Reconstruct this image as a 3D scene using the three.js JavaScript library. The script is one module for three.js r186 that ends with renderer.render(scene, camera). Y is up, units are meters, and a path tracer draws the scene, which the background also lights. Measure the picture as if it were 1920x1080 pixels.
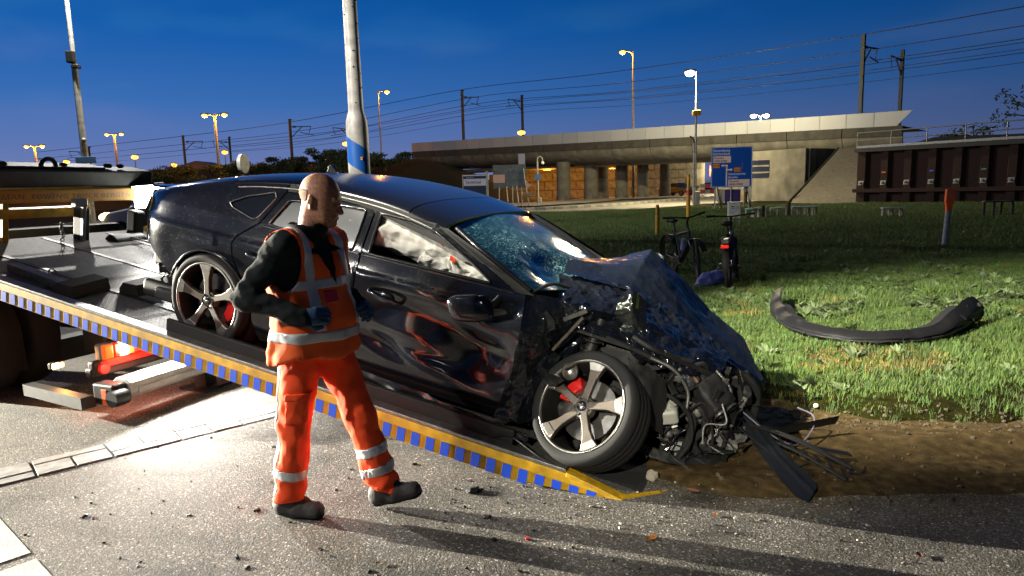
import * as THREE from 'three';
import { mergeGeometries } from 'three/addons/utils/BufferGeometryUtils.js';
import { RoundedBoxGeometry } from 'three/addons/geometries/RoundedBoxGeometry.js';
import { ImprovedNoise } from 'three/addons/math/ImprovedNoise.js';
import { RectAreaLightUniformsLib } from 'three/addons/lights/RectAreaLightUniformsLib.js';

// ---------------------------------------------------------------- camera, sky, lights, exposure
const scene = new THREE.Scene();
const D2R = Math.PI / 180, V = (x, y, z) => new THREE.Vector3(x, y, z);
const camera = new THREE.PerspectiveCamera(2 * Math.atan(540 / 1280) / D2R, 16 / 9, 0.05, 900);
camera.position.set(0, 1.65, 0);
camera.rotation.set(-8.4 * D2R, 0, -1.6 * D2R, 'YXZ');
const renderer = new THREE.WebGLRenderer({ antialias: true });
renderer.toneMapping = THREE.LinearToneMapping;
renderer.toneMappingExposure = 1;
renderer.shadowMap.enabled = true;
RectAreaLightUniformsLib.init();

const perlin = new ImprovedNoise();
const noise = (x, y = 0, z = 0) => perlin.noise(x + 31.7, y + 17.3, z + 5.9);
const fbm = (x, y, z = 0, o = 4) => { let s = 0, a = 0.5; for (let i = 0; i < o; i++) { s += a * noise(x, y, z); x *= 2.03; y *= 2.03; z *= 2.03; a *= 0.5; } return s; };
let seedState = 12345;
const seed = (s) => { seedState = s >>> 0; };
const rnd = () => { seedState = (seedState + 0x6D2B79F5) >>> 0; let t = seedState; t = Math.imul(t ^ (t >>> 15), t | 1); t ^= t + Math.imul(t ^ (t >>> 7), t | 61); return ((t ^ (t >>> 14)) >>> 0) / 4294967296; };
const rr = (a, b) => a + (b - a) * rnd();
const clamp = (x, a = 0, b = 1) => Math.min(b, Math.max(a, x));
const lerp = (a, b, t) => a + (b - a) * t;
const smooth = (a, b, x) => { const t = clamp((x - a) / (b - a)); return t * t * (3 - 2 * t); };
const pw = (pts, x) => { // piecewise smooth curve through [x, y] pairs
  if (x <= pts[0][0]) return pts[0][1];
  for (let i = 1; i < pts.length; i++) if (x <= pts[i][0]) {
    const p0 = pts[Math.max(0, i - 2)], p1 = pts[i - 1], p2 = pts[i], p3 = pts[Math.min(pts.length - 1, i + 1)];
    const t = (x - p1[0]) / (p2[0] - p1[0]), h = p2[0] - p1[0];
    const m1 = (p2[1] - p0[1]) / (p2[0] - p0[0] || 1) * h, m2 = (p3[1] - p1[1]) / (p3[0] - p1[0] || 1) * h, t2 = t * t, t3 = t2 * t;
    return (2 * t3 - 3 * t2 + 1) * p1[1] + (t3 - 2 * t2 + t) * m1 + (-2 * t3 + 3 * t2) * p2[1] + (t3 - t2) * m2;
  }
  return pts[pts.length - 1][1];
};
const lin = (hex, k = 1) => new THREE.Color(hex).multiplyScalar(k);

{ // blue-hour sky: bright towards the set sun low on the left, deep blue overhead
  const w = 1024, h = 512, px = new Float32Array(w * h * 4);
  const stops = [[-90, 0.02, 0.025, 0.04], [-4, 0.04, 0.055, 0.10], [0, 0.175, 0.200, 0.37], [3, 0.112, 0.168, 0.385], [7, 0.036, 0.135, 0.40], [12, 0.006, 0.094, 0.36], [18, 0.001, 0.064, 0.28], [25, 0.001, 0.038, 0.18], [45, 0.001, 0.018, 0.085], [90, 0.001, 0.014, 0.07]].map((s) => s);
  const glow = V(-0.62, 0.02, -0.78).normalize();
  for (let j = 0; j < h; j++) for (let i = 0; i < w; i++) {
    const el = ((j + 0.5) / h - 0.5) * Math.PI, az = ((i + 0.5) / w - 0.5) * 2 * Math.PI;
    const d = V(Math.cos(el) * Math.cos(az), Math.sin(el), Math.cos(el) * Math.sin(az)), e = el / D2R;
    let k = 1; while (k < stops.length - 1 && stops[k][0] < e) k++;
    const a = stops[k - 1], b = stops[k], t = clamp((e - a[0]) / (b[0] - a[0]));
    const hor = Math.hypot(d.x, d.z) || 1, c = (d.x * glow.x + d.z * glow.z) / hor / Math.hypot(glow.x, glow.z);
    const side = lerp(0.14, 1.15, Math.pow(clamp(0.5 + 0.5 * c), 1.85));
    const cl = smooth(0.10, 0.42, fbm(d.x * 3.2, d.y * 15, d.z * 3.2, 5) + 0.08) * smooth(4, 10, e) * smooth(24, 15, e);
    for (let q = 0; q < 3; q++) px[(j * w + i) * 4 + q] = lerp(a[1 + q], b[1 + q], t) * side * (1 + [2.2, 0.34, 0.06][q] * cl * 0.6);
    px[(j * w + i) * 4 + 3] = 1;
  }
  const sky = new THREE.DataTexture(px, w, h, THREE.RGBAFormat, THREE.FloatType);
  sky.mapping = THREE.EquirectangularReflectionMapping; sky.magFilter = sky.minFilter = THREE.LinearFilter; sky.needsUpdate = true;
  scene.background = sky; scene.environment = sky;
}
const sun = new THREE.DirectionalLight(0xbcc8ff, 0.02);   // what is left of the daylight, from the bright side of the sky
sun.position.set(-62, 30, -78); sun.castShadow = true; sun.shadow.radius = 40; scene.add(sun, sun.target);

function spot(parent, color, intensity, pos, target, angle, penumbra, radius) {
  const l = new THREE.SpotLight(color, intensity, 0, angle * D2R, penumbra, 2);
  l.position.set(...pos); l.castShadow = true; l.shadow.radius = radius; parent.add(l);
  l.target.position.set(...target); parent.add(l.target); return l;
}
function bulb(parent, color, intensity, pos, radius = 4) {
  const l = new THREE.PointLight(color, intensity, 0, 2); l.position.set(...pos); l.castShadow = true; l.shadow.radius = radius; parent.add(l); return l;
}
const WHITE = new THREE.Color(1, 0.96, 0.88), COOL = new THREE.Color(0.92, 0.95, 1), FLOOD = new THREE.Color(1, 0.94, 0.78), SODIUM = new THREE.Color(1, 0.36, 0.03), WARM = new THREE.Color(1, 0.86, 0.50);
const POWER = { fill: 82, wreck: 150, lawn: 2500, beam: 13500, under_bed: 74, gantry: 40, road_white: 1400, under: 130 };
// ---------------------------------------------------------------- tools
const taken = {};
const numbered = (n) => { const k = taken[n] = (taken[n] ?? -1) + 1; return k ? `${n}_${String(k).padStart(3, '0')}` : n; };
function tag(o, label, category, group) { o.userData.label = label; o.userData.category = category; if (group) o.userData.group = group; return o; }
function thing(name, label, category, pos = [0, 0, 0], turn = 0, group) {
  const o = new THREE.Group(); o.name = numbered(name); o.position.set(...pos); o.rotation.y = turn; scene.add(o);
  return tag(o, label, category, group);
}
function part(name, parent) { const o = new THREE.Group(); o.name = name; parent.add(o); return o; }
function structure(o) { o.userData.kind = 'structure'; return o; }
function copyOf(o, pos, turn, label, group) {
  const c = o.clone(); c.name = numbered(o.name.replace(/_\d{3}$/, '')); c.userData = { ...o.userData }; scene.add(c);
  if (pos) c.position.set(...pos); if (turn !== undefined) c.rotation.y = turn; if (label) c.userData.label = label; if (group) c.userData.group = group; return c;
}
function boxUV(g, s) {
  const p = g.attributes.position, n = g.attributes.normal, uv = new Float32Array(p.count * 2);
  for (let i = 0; i < p.count; i++) {
    const ax = Math.abs(n.getX(i)), ay = Math.abs(n.getY(i)), az = Math.abs(n.getZ(i)), x = p.getX(i), y = p.getY(i), z = p.getZ(i);
    const [u, v] = ay >= ax && ay >= az ? [x, z] : ax >= az ? [z, y] : [x, y];
    uv[2 * i] = u / s; uv[2 * i + 1] = v / s;
  }
  g.setAttribute('uv', new THREE.BufferAttribute(uv, 2)); return g;
}
const M4 = () => new THREE.Matrix4();
class Kit { // collects shapes for one mesh
  constructor() { this.list = []; }
  add(geo, m) {
    let g = geo.index ? geo.toNonIndexed() : geo.clone();
    for (const k of Object.keys(g.attributes)) if (!['position', 'normal', 'uv', 'color'].includes(k)) g.deleteAttribute(k);
    if (!g.attributes.normal) g.computeVertexNormals();
    if (!g.attributes.uv) g.setAttribute('uv', new THREE.BufferAttribute(new Float32Array(g.attributes.position.count * 2), 2));
    if (m) g.applyMatrix4(m); this.list.push(g); return this;
  }
  at(geo, x, y, z, rx = 0, ry = 0, rz = 0, s = 1) {
    const sc = Array.isArray(s) ? V(...s) : V(s, s, s);
    return this.add(geo, M4().compose(V(x, y, z), new THREE.Quaternion().setFromEuler(new THREE.Euler(rx, ry, rz)), sc));
  }
  box(x, y, z, sx, sy, sz, rx = 0, ry = 0, rz = 0) { return this.at(new THREE.BoxGeometry(sx, sy, sz), x, y, z, rx, ry, rz); }
  rbox(x, y, z, sx, sy, sz, r = 0.01, rx = 0, ry = 0, rz = 0) { return this.at(new RoundedBoxGeometry(sx, sy, sz, 2, Math.min(r, sx / 2.01, sy / 2.01, sz / 2.01)), x, y, z, rx, ry, rz); }
  cyl(a, b, r0, r1 = r0, seg = 12) {
    const A = V(...a), B = V(...b), d = B.clone().sub(A), L = d.length();
    return this.add(new THREE.CylinderGeometry(r1, r0, L, seg), M4().compose(A.add(B).multiplyScalar(0.5), new THREE.Quaternion().setFromUnitVectors(V(0, 1, 0), d.divideScalar(L)), V(1, 1, 1)));
  }
  beam(a, b, w, h, up = [0, 1, 0]) { // rectangular bar from a to b, h along up
    const A = V(...a), B = V(...b), x = B.clone().sub(A), L = x.length(); x.normalize();
    const z = x.clone().cross(V(...up)).normalize(), y = z.clone().cross(x).normalize();
    return this.add(new THREE.BoxGeometry(L, h, w), M4().makeBasis(x, y, z).setPosition(A.add(B).multiplyScalar(0.5)));
  }
  tube(pts, r, seg = 24, rad = 7, tension = 0.5) { return this.add(new THREE.TubeGeometry(new THREE.CatmullRomCurve3(pts.map((p) => V(...p)), false, 'catmullrom', tension), seg, r, rad, false)); }
  ball(x, y, z, r, s = [1, 1, 1], seg = 14) { return this.at(new THREE.SphereGeometry(r, seg, Math.round(seg * 0.7)), x, y, z, 0, 0, 0, s); }
  torus(x, y, z, R, r, rx = 0, ry = 0, rz = 0, a = 10, b = 40, arc = Math.PI * 2) { return this.at(new THREE.TorusGeometry(R, r, a, b, arc), x, y, z, rx, ry, rz); }
  lathe(pts, x = 0, y = 0, z = 0, rx = 0, ry = 0, rz = 0, seg = 40) { return this.at(new THREE.LatheGeometry(pts.map((p) => new THREE.Vector2(...p)), seg), x, y, z, rx, ry, rz); }
  prism(poly, depth, m, bevel = 0) { // polygon in xy, extruded along z, centred
    const g = new THREE.ExtrudeGeometry(new THREE.Shape(poly.map((p) => new THREE.Vector2(...p))), { depth: depth - 2 * bevel, bevelEnabled: bevel > 0, bevelSize: bevel, bevelThickness: bevel, bevelOffset: -bevel, bevelSegments: 2, curveSegments: 12 });
    g.translate(0, 0, -depth / 2 + bevel); return this.add(g, m);
  }
  build(name, mat, parent = scene) {
    const has = this.list.some((g) => g.attributes.color);
    if (has) for (const g of this.list) if (!g.attributes.color) g.setAttribute('color', new THREE.BufferAttribute(new Float32Array(g.attributes.position.count * 3).fill(1), 3));
    const g = this.list.length > 1 ? mergeGeometries(this.list) : this.list[0];
    if (mat.userData.scale) boxUV(g, mat.userData.scale);
    const m = new THREE.Mesh(g, mat); m.name = parent === scene ? numbered(name) : name; m.castShadow = m.receiveShadow = true; parent.add(m); return m;
  }
}
const kit = () => new Kit();
function meshFrom(name, geo, mat, parent = scene) { return kit().add(geo).build(name, mat, parent); }
function grid(nu, nv, fn, closeU = false) { // surface through fn(u, v), u, v in 0..1, smooth normals
  const pos = [], uv = [], idx = [];
  for (let j = 0; j <= nv; j++) for (let i = 0; i <= nu; i++) { const p = fn(i / nu, j / nv); pos.push(p[0], p[1], p[2]); uv.push(p[3] ?? i / nu, p[4] ?? j / nv); }
  for (let j = 0; j < nv; j++) for (let i = 0; i < nu; i++) { const a = j * (nu + 1) + i, b = a + 1, c = a + nu + 1, d = c + 1; idx.push(a, b, d, a, d, c); }
  const g = new THREE.BufferGeometry(); g.setAttribute('position', new THREE.Float32BufferAttribute(pos, 3)); g.setAttribute('uv', new THREE.Float32BufferAttribute(uv, 2)); g.setIndex(idx); g.computeVertexNormals();
  if (closeU) { const n = g.attributes.normal; for (let j = 0; j <= nv; j++) { const a = j * (nu + 1), b = a + nu, v = V(n.getX(a) + n.getX(b), n.getY(a) + n.getY(b), n.getZ(a) + n.getZ(b)).normalize(); n.setXYZ(a, v.x, v.y, v.z); n.setXYZ(b, v.x, v.y, v.z); } }
  return g;
}
function flat(g) { const n = g.index ? g.toNonIndexed() : g; n.computeVertexNormals(); return n; }
function triangulate(contour, holes = [], edge = 0.05) { // conforming fine triangulation of a polygon with holes: {pts, tris, loops}
  const split = (loop) => { const out = []; loop.forEach((p, i) => { const q = loop[(i + 1) % loop.length], n = Math.max(1, Math.ceil(Math.hypot(q[0] - p[0], q[1] - p[1]) / edge)); for (let k = 0; k < n; k++) out.push([lerp(p[0], q[0], k / n), lerp(p[1], q[1], k / n)]); }); return out; };
  const loops = [contour, ...holes].map(split), v2 = loops.map((l) => l.map((p) => new THREE.Vector2(...p)));
  let tris = THREE.ShapeUtils.triangulateShape(v2[0], v2.slice(1)); const pts = loops.flat().map((p) => [...p]);
  const len = (a, b) => Math.hypot(pts[a][0] - pts[b][0], pts[a][1] - pts[b][1]);
  for (let it = 0; it < 14; it++) {
    const mid = new Map(), out = []; let any = false;
    const m = (a, b) => { if (len(a, b) <= edge * 1.35) return -1; const k = a < b ? a * 1e6 + b : b * 1e6 + a; if (!mid.has(k)) { pts.push([(pts[a][0] + pts[b][0]) / 2, (pts[a][1] + pts[b][1]) / 2]); mid.set(k, pts.length - 1); } any = true; return mid.get(k); };
    for (const [a, b, c] of tris) {
      const x = m(a, b), y = m(b, c), z = m(c, a), n = (x >= 0) + (y >= 0) + (z >= 0);
      if (n === 0) out.push([a, b, c]);
      else if (n === 3) out.push([a, x, z], [x, b, y], [z, y, c], [x, y, z]);
      else if (n === 1) { if (x >= 0) out.push([a, x, c], [x, b, c]); else if (y >= 0) out.push([b, y, a], [y, c, a]); else out.push([c, z, b], [z, a, b]); }
      else if (x < 0) out.push([c, z, y], [a, b, y], [a, y, z]);
      else if (y < 0) out.push([a, x, z], [x, b, c], [x, c, z]);
      else out.push([b, y, x], [a, x, y], [a, y, c]);
    }
    tris = out; if (!any) break;
  }
  return { pts, tris, loops };
}
function panel(contour, holes, map, edge = 0.05, flange = 0.02) { // polygon laid on the surface map(u, v) -> [x, y, z], with returned edges
  const { pts, tris, loops } = triangulate(contour, holes, edge), pos = [], nor = [], uv = [], e = 0.004;
  const norm = (u, v) => { const a = V(...map(u + e, v)).sub(V(...map(u - e, v))), b = V(...map(u, v + e)).sub(V(...map(u, v - e))); return a.cross(b).normalize(); };
  const P = pts.map(([u, v]) => map(u, v)), N = pts.map(([u, v]) => norm(u, v));
  for (const t of tris) for (const k of t) { pos.push(...P[k]); nor.push(N[k].x, N[k].y, N[k].z); uv.push(...pts[k]); }
  if (flange) for (const l of loops) l.forEach((p, i) => {
    const q = l[(i + 1) % l.length], a = V(...map(...p)), b = V(...map(...q)), na = norm(...p), nb = norm(...q), c = a.clone().addScaledVector(na, -flange), d = b.clone().addScaledVector(nb, -flange), n = b.clone().sub(a).cross(na).normalize();
    for (const [v, w] of [[a, p], [b, q], [d, q], [a, p], [d, q], [c, p]]) { pos.push(v.x, v.y, v.z); nor.push(n.x, n.y, n.z); uv.push(...w); }
  });
  const g = new THREE.BufferGeometry(); g.setAttribute('position', new THREE.Float32BufferAttribute(pos, 3)); g.setAttribute('normal', new THREE.Float32BufferAttribute(nor, 3)); g.setAttribute('uv', new THREE.Float32BufferAttribute(uv, 2)); return g;
}
function surfaceNet(sdf, lo, hi, cell) { // smooth mesh of sdf = 0
  const n = [0, 1, 2].map((k) => Math.ceil((hi[k] - lo[k]) / cell) + 1), [nx, ny, nz] = n, f = new Float32Array(nx * ny * nz), id = (i, j, k) => (k * ny + j) * nx + i;
  for (let k = 0; k < nz; k++) for (let j = 0; j < ny; j++) for (let i = 0; i < nx; i++) f[id(i, j, k)] = sdf(lo[0] + i * cell, lo[1] + j * cell, lo[2] + k * cell);
  const vert = new Int32Array(nx * ny * nz).fill(-1), pos = [], idx = [];
  const C = []; for (let q = 0; q < 8; q++) C.push([q & 1, (q >> 1) & 1, q >> 2]);
  const E = []; for (let a = 0; a < 8; a++) for (const d of [1, 2, 4]) if (!(a & d)) E.push([a, a | d]);
  for (let k = 0; k < nz - 1; k++) for (let j = 0; j < ny - 1; j++) for (let i = 0; i < nx - 1; i++) {
    let mask = 0; const v = C.map((c, q) => { const x = f[id(i + c[0], j + c[1], k + c[2])]; if (x < 0) mask |= 1 << q; return x; });
    if (mask === 0 || mask === 255) continue;
    let s = [0, 0, 0], c = 0;
    for (const [a, b] of E) if ((v[a] < 0) !== (v[b] < 0)) { const t = v[a] / (v[a] - v[b]); for (let q = 0; q < 3; q++) s[q] += lerp(C[a][q], C[b][q], t); c++; }
    vert[id(i, j, k)] = pos.length / 3; pos.push(lo[0] + (i + s[0] / c) * cell, lo[1] + (j + s[1] / c) * cell, lo[2] + (k + s[2] / c) * cell);
  }
  for (let k = 1; k < nz - 1; k++) for (let j = 1; j < ny - 1; j++) for (let i = 1; i < nx - 1; i++) {
    const a = f[id(i, j, k)] < 0;
    for (const [di, dj, dk, A, B, Cc, Dd] of [[1, 0, 0, [0, -1, -1], [0, 0, -1], [0, 0, 0], [0, -1, 0]], [0, 1, 0, [-1, 0, -1], [-1, 0, 0], [0, 0, 0], [0, 0, -1]], [0, 0, 1, [-1, -1, 0], [0, -1, 0], [0, 0, 0], [-1, 0, 0]]]) {
      if (a === (f[id(i + di, j + dj, k + dk)] < 0)) continue;
      const q = [A, B, Cc, Dd].map((o) => vert[id(i + o[0], j + o[1], k + o[2])]); if (q.some((x) => x < 0)) continue;
      if (a) idx.push(q[0], q[1], q[2], q[0], q[2], q[3]); else idx.push(q[0], q[2], q[1], q[0], q[3], q[2]);
    }
  }
  const g = new THREE.BufferGeometry(); g.setAttribute('position', new THREE.Float32BufferAttribute(pos, 3)); g.setIndex(idx); g.computeVertexNormals(); return g;
}
const capsule = (a, b, ra, rb) => { const dx = b[0] - a[0], dy = b[1] - a[1], dz = b[2] - a[2], L = dx * dx + dy * dy + dz * dz; return (x, y, z) => { const t = clamp(((x - a[0]) * dx + (y - a[1]) * dy + (z - a[2]) * dz) / L); return Math.hypot(x - a[0] - dx * t, y - a[1] - dy * t, z - a[2] - dz * t) - lerp(ra, rb, t); }; };
const ellipsoid = (c, r) => (x, y, z) => { const k = Math.hypot((x - c[0]) / r[0], (y - c[1]) / r[1], (z - c[2]) / r[2]); return (k - 1) * Math.min(r[0], r[1], r[2]) * (k < 1 ? 1 : 1.1); };
const smin = (a, b, k) => { const h = clamp(0.5 + 0.5 * (b - a) / k); return lerp(b, a, h) - k * h * (1 - h); };
const blend = (list, k) => (x, y, z) => { let d = 1e9; for (const f of list) d = smin(d, f(x, y, z), k); return d; };

// ---------------------------------------------------------------- textures and materials
function texture(size, fn, srgb = true, rep = 1) { // fn(x, y) -> [r, g, b] 0..1 (display values)
  const d = new Uint8Array(size * size * 4);
  for (let y = 0; y < size; y++) for (let x = 0; x < size; x++) { const c = fn(x, y), i = (y * size + x) * 4; d[i] = clamp(c[0]) * 255; d[i + 1] = clamp(c[1]) * 255; d[i + 2] = clamp(c[2]) * 255; d[i + 3] = 255; }
  const t = new THREE.DataTexture(d, size, size); t.wrapS = t.wrapT = THREE.RepeatWrapping; t.magFilter = THREE.LinearFilter; t.minFilter = THREE.LinearMipmapLinearFilter; t.generateMipmaps = true;
  if (srgb) t.colorSpace = THREE.SRGBColorSpace; t.repeat.set(rep, rep); t.needsUpdate = true; return t;
}
const wrapNoise = (x, y, size, f, z = 0, o = 4) => { // tileable fbm
  const a = x / size * f, b = y / size * f, u = x / size, v = y / size;
  return lerp(lerp(fbm(a, b, z, o), fbm(a - f, b, z, o), u), lerp(fbm(a, b - f, z, o), fbm(a - f, b - f, z, o), u), v);
};
function canvasTexture(w, h, draw) {
  const c = document.createElement('canvas'); c.width = w; c.height = h; draw(c.getContext('2d'), w, h);
  const t = new THREE.CanvasTexture(c); t.colorSpace = THREE.SRGBColorSpace; return t;
}
function mat(color, o = {}) {
  const { scale, ...rest } = o, m = new THREE.MeshPhysicalMaterial({ roughness: 0.6, metalness: 0, side: THREE.DoubleSide, ...rest });
  if (typeof color === 'number') m.color.set(color); else m.color.setRGB(...color);
  if (scale) m.userData.scale = scale; return m;
}
seed(77);
const speckle = texture(512, (() => { const a = new Float32Array(512 * 512).fill(0.35); for (let k = 0; k < 3000; k++) { const x = rnd() * 512 | 0, y = rnd() * 512 | 0, r = rr(0.5, 1.8), v = rr(0.42, 0.8); for (let j = -2; j <= 2; j++) for (let i = -2; i <= 2; i++) if (i * i + j * j <= r * r) a[((y + j + 512) % 512) * 512 + (x + i + 512) % 512] = v; } return (x, y) => { const v = a[y * 512 + x] + 0.25 * wrapNoise(x, y, 512, 6); return [v, v, v]; }; })(), false);
const grain = texture(256, (x, y) => { const v = 0.5 + 0.5 * wrapNoise(x, y, 256, 12, 3, 4) + 0.12 * (rnd() - 0.5); return [v, v, v]; }, false);
const dirty = texture(512, (x, y) => { const v = 0.78 + 0.42 * wrapNoise(x, y, 512, 5, 1, 5) + 0.06 * (rnd() - 0.5); return [v, v * 0.985, v * 0.96]; });
const stoneMap = (() => { // asphalt aggregate
  const S = 1024, a = new Float32Array(S * S * 3); for (let i = 0; i < S * S; i++) { const v = 0.31 + 0.06 * rnd(); a[3 * i] = v; a[3 * i + 1] = v * 0.985; a[3 * i + 2] = v * 0.96; }
  const h = new Float32Array(S * S).fill(0.15);
  for (let k = 0; k < 34000; k++) {
    const x = rnd() * S | 0, y = rnd() * S | 0, r = 1 + 3.6 * Math.pow(rnd(), 2), q = rnd(), v = q < 0.08 ? rr(0.58, 0.78) : q < 0.55 ? rr(0.40, 0.53) : rr(0.22, 0.38), warm = rr(-0.035, 0.05), ex = rr(0.7, 1.3), R = Math.ceil(r * 1.3), t = rr(0.3, 1);
    for (let j = -R; j <= R; j++) for (let i = -R; i <= R; i++) if (i * i * ex + j * j / ex <= r * r) { const p = ((y + j + S) % S) * S + (x + i + S) % S; a[3 * p] = v + warm; a[3 * p + 1] = v + warm * 0.35; a[3 * p + 2] = v - warm * 0.6; h[p] = t; }
  }
  return { map: texture(S, (x, y) => { const p = (y * S + x) * 3; return [a[p], a[p + 1], a[p + 2]]; }), bump: texture(S, (x, y) => { const v = h[y * S + x]; return [v, v, v]; }, false) };
})();
const soilMap = texture(512, (x, y) => { const v = 0.42 + 0.36 * wrapNoise(x, y, 512, 14, 2, 5) + 0.10 * (rnd() - 0.5); return [v * 1.02, v * 0.90, v * 0.66]; });
const concreteMap = texture(512, (x, y) => { const s = wrapNoise(x * 2, y, 512, 4, 7, 3), v = 0.60 + 0.26 * wrapNoise(x, y, 512, 6, 4, 5) + 0.10 * s + 0.05 * (rnd() - 0.5); return [v, v * 0.97, v * 0.90]; });
const rustMap = texture(256, (x, y) => { const v = 0.50 + 0.5 * wrapNoise(x, y, 256, 9, 8, 5); return [0.36 * v + 0.10, 0.22 * v + 0.07, 0.17 * v + 0.06]; });
const platesMap = texture(128, (() => { const a = new Float32Array(128 * 128); for (let j = 0; j < 4; j++) for (let i = 0; i < 4; i++) for (const s of [0, 1]) { const cx = i * 32 + s * 16, cy = j * 32 + s * 16, q = s ? 1 : -1; for (let y = -14; y <= 14; y++) for (let x = -14; x <= 14; x++) { const u = (x + q * y) * 0.707, w = (x - q * y) * 0.707; if (u * u / 100 + w * w / 10 < 1) a[((cy + y + 128) % 128) * 128 + (cx + x + 128) % 128] = Math.max(0, 1 - (u * u / 100 + w * w / 10)); } } return (x, y) => { const v = a[y * 128 + x]; return [v, v, v]; }; })(), false);
const weave = texture(64, (x, y) => { const v = 0.5 + 0.25 * Math.sin(x * Math.PI / 4) * Math.sin(y * Math.PI / 4) + 0.2 * (rnd() - 0.5); return [v, v, v]; }, false);

const m = {
  paint: mat([0.006, 0.007, 0.010], { roughness: 0.42, metalness: 0, roughnessMap: speckle, clearcoat: 1, clearcoatRoughness: 0.12, specularIntensity: 0.4, scale: 0.9 }),
  paintBlue: mat([0.006, 0.008, 0.013], { roughness: 0.5, metalness: 0, clearcoat: 0.20, clearcoatRoughness: 0.14, roughnessMap: speckle, specularIntensity: 0.35, scale: 0.9 }),
  roofGlass: mat([0.006, 0.007, 0.012], { roughness: 0.22, clearcoat: 0.6, clearcoatRoughness: 0.2 }),
  black: mat([0.014, 0.014, 0.014], { roughness: 0.6, specularIntensity: 0.45, bumpMap: grain, bumpScale: 0.0015, scale: 0.25 }),
  blackGloss: mat([0.008, 0.008, 0.009], { roughness: 0.22, clearcoat: 0.5 }),
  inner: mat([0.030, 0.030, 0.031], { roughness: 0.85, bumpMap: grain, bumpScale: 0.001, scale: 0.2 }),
  rubber: mat([0.016, 0.016, 0.016], { roughness: 0.85, specularIntensity: 0.5, bumpMap: grain, bumpScale: 0.001, scale: 0.12 }),
  alloy: mat([0.110, 0.090, 0.070], { roughness: 0.5, metalness: 0.4, map: dirty, scale: 0.4 }),
  alloyBright: mat([0.36, 0.355, 0.34], { roughness: 0.34, metalness: 0.8, map: dirty, scale: 0.3 }),
  steel: mat([0.20, 0.20, 0.195], { roughness: 0.4, metalness: 0.85, map: dirty, scale: 0.3 }),
  darkSteel: mat([0.055, 0.056, 0.055], { roughness: 0.5, metalness: 0.6, map: dirty, scale: 0.4 }),
  galv: mat([0.42, 0.43, 0.43], { roughness: 0.5, metalness: 0.55, map: dirty, scale: 0.7 }),
  caliper: mat([0.55, 0.012, 0.010], { roughness: 0.35, clearcoat: 0.5 }),
  blueTape: mat([0.006, 0.055, 0.50], { roughness: 0.4 }),
  yellow: mat([0.72, 0.42, 0.006], { roughness: 0.45, map: dirty, bumpMap: grain, bumpScale: 0.0006, scale: 0.5 }),
  deck: mat([0.15, 0.148, 0.142], { roughness: 0.6, metalness: 0, specularIntensity: 0.5, map: dirty, bumpMap: platesMap, bumpScale: 0.003, scale: 0.16 }),
  alu: mat([0.34, 0.34, 0.335], { roughness: 0.4, metalness: 0.7, map: dirty, scale: 0.3 }),
  chassis: mat([0.020, 0.021, 0.020], { roughness: 0.65, map: dirty, scale: 0.6 }),
  whitePaint: mat([0.72, 0.73, 0.70], { roughness: 0.5, map: dirty, scale: 0.7 }),
  greyPaint: mat([0.33, 0.35, 0.34], { roughness: 0.5, map: dirty, scale: 0.6 }),
  airbag: mat([0.62, 0.61, 0.54], { roughness: 0.9, bumpMap: weave, bumpScale: 0.0006, scale: 0.05 }),
  redLabel: mat([0.62, 0.06, 0.02], { roughness: 0.7 }),
  glass: mat([0.16, 0.20, 0.19], { roughness: 0.06, transmission: 0.8, thickness: 0, ior: 1.5 }),
  dustGlass: mat([0.07, 0.085, 0.08], { roughness: 0.28, transmission: 0.35, thickness: 0, clearcoat: 1, clearcoatRoughness: 0.25 }),
  darkGlass: mat([0.010, 0.012, 0.015], { roughness: 0.12, clearcoat: 1, clearcoatRoughness: 0.06 }),
  rust: mat([0.5, 0.48, 0.48], { roughness: 0.9, map: rustMap, scale: 1.6 }),
  concrete: mat([0.42, 0.41, 0.39], { roughness: 0.9, map: concreteMap, bumpMap: grain, bumpScale: 0.01, scale: 5 }),
  wood: mat([0.50, 0.40, 0.30], { roughness: 0.85, map: dirty, scale: 0.5 }),
  mastSteel: mat([0.035, 0.036, 0.038], { roughness: 0.7 }),
  pole: mat([0.55, 0.55, 0.52], { roughness: 0.5, metalness: 0.2, map: dirty, scale: 1.2 }),
  signBlue: mat([0.010, 0.095, 0.40], { roughness: 0.4 }),
  signWhite: mat([0.75, 0.75, 0.74], { roughness: 0.45 }),
  signBack: mat([0.22, 0.23, 0.25], { roughness: 0.55, metalness: 0.3, map: dirty, scale: 1.5 }),
  orange: mat([0.85, 0.13, 0.015], { roughness: 0.5 }),
  yellowPost: mat([0.66, 0.36, 0.012], { roughness: 0.5, map: dirty, scale: 0.6 }),
  leaf: mat([0.030, 0.055, 0.014], { roughness: 0.8, transmission: 0.3, thickness: 0 }),
  bark: mat([0.05, 0.04, 0.03], { roughness: 0.95 }),
};
m.roofGlass.userData.scale = 0;
const glowing = (c, k) => mat([0.5, 0.5, 0.5], { emissive: new THREE.Color(...c), emissiveIntensity: k, roughness: 0.4 });
m.glowSodium = glowing([1, 0.40, 0.05], 5); m.glowWhite = glowing([1, 0.95, 0.80], 16); m.glowWork = glowing([1, 0.98, 0.92], 60); m.glowHead = glowing([1, 0.96, 0.85], 30); m.glowAmber = glowing([1, 0.70, 0.22], 14); m.glowRed = glowing([1, 0.05, 0.02], 2.6); m.glowTail = glowing([1, 0.80, 0.70], 7);
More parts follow.
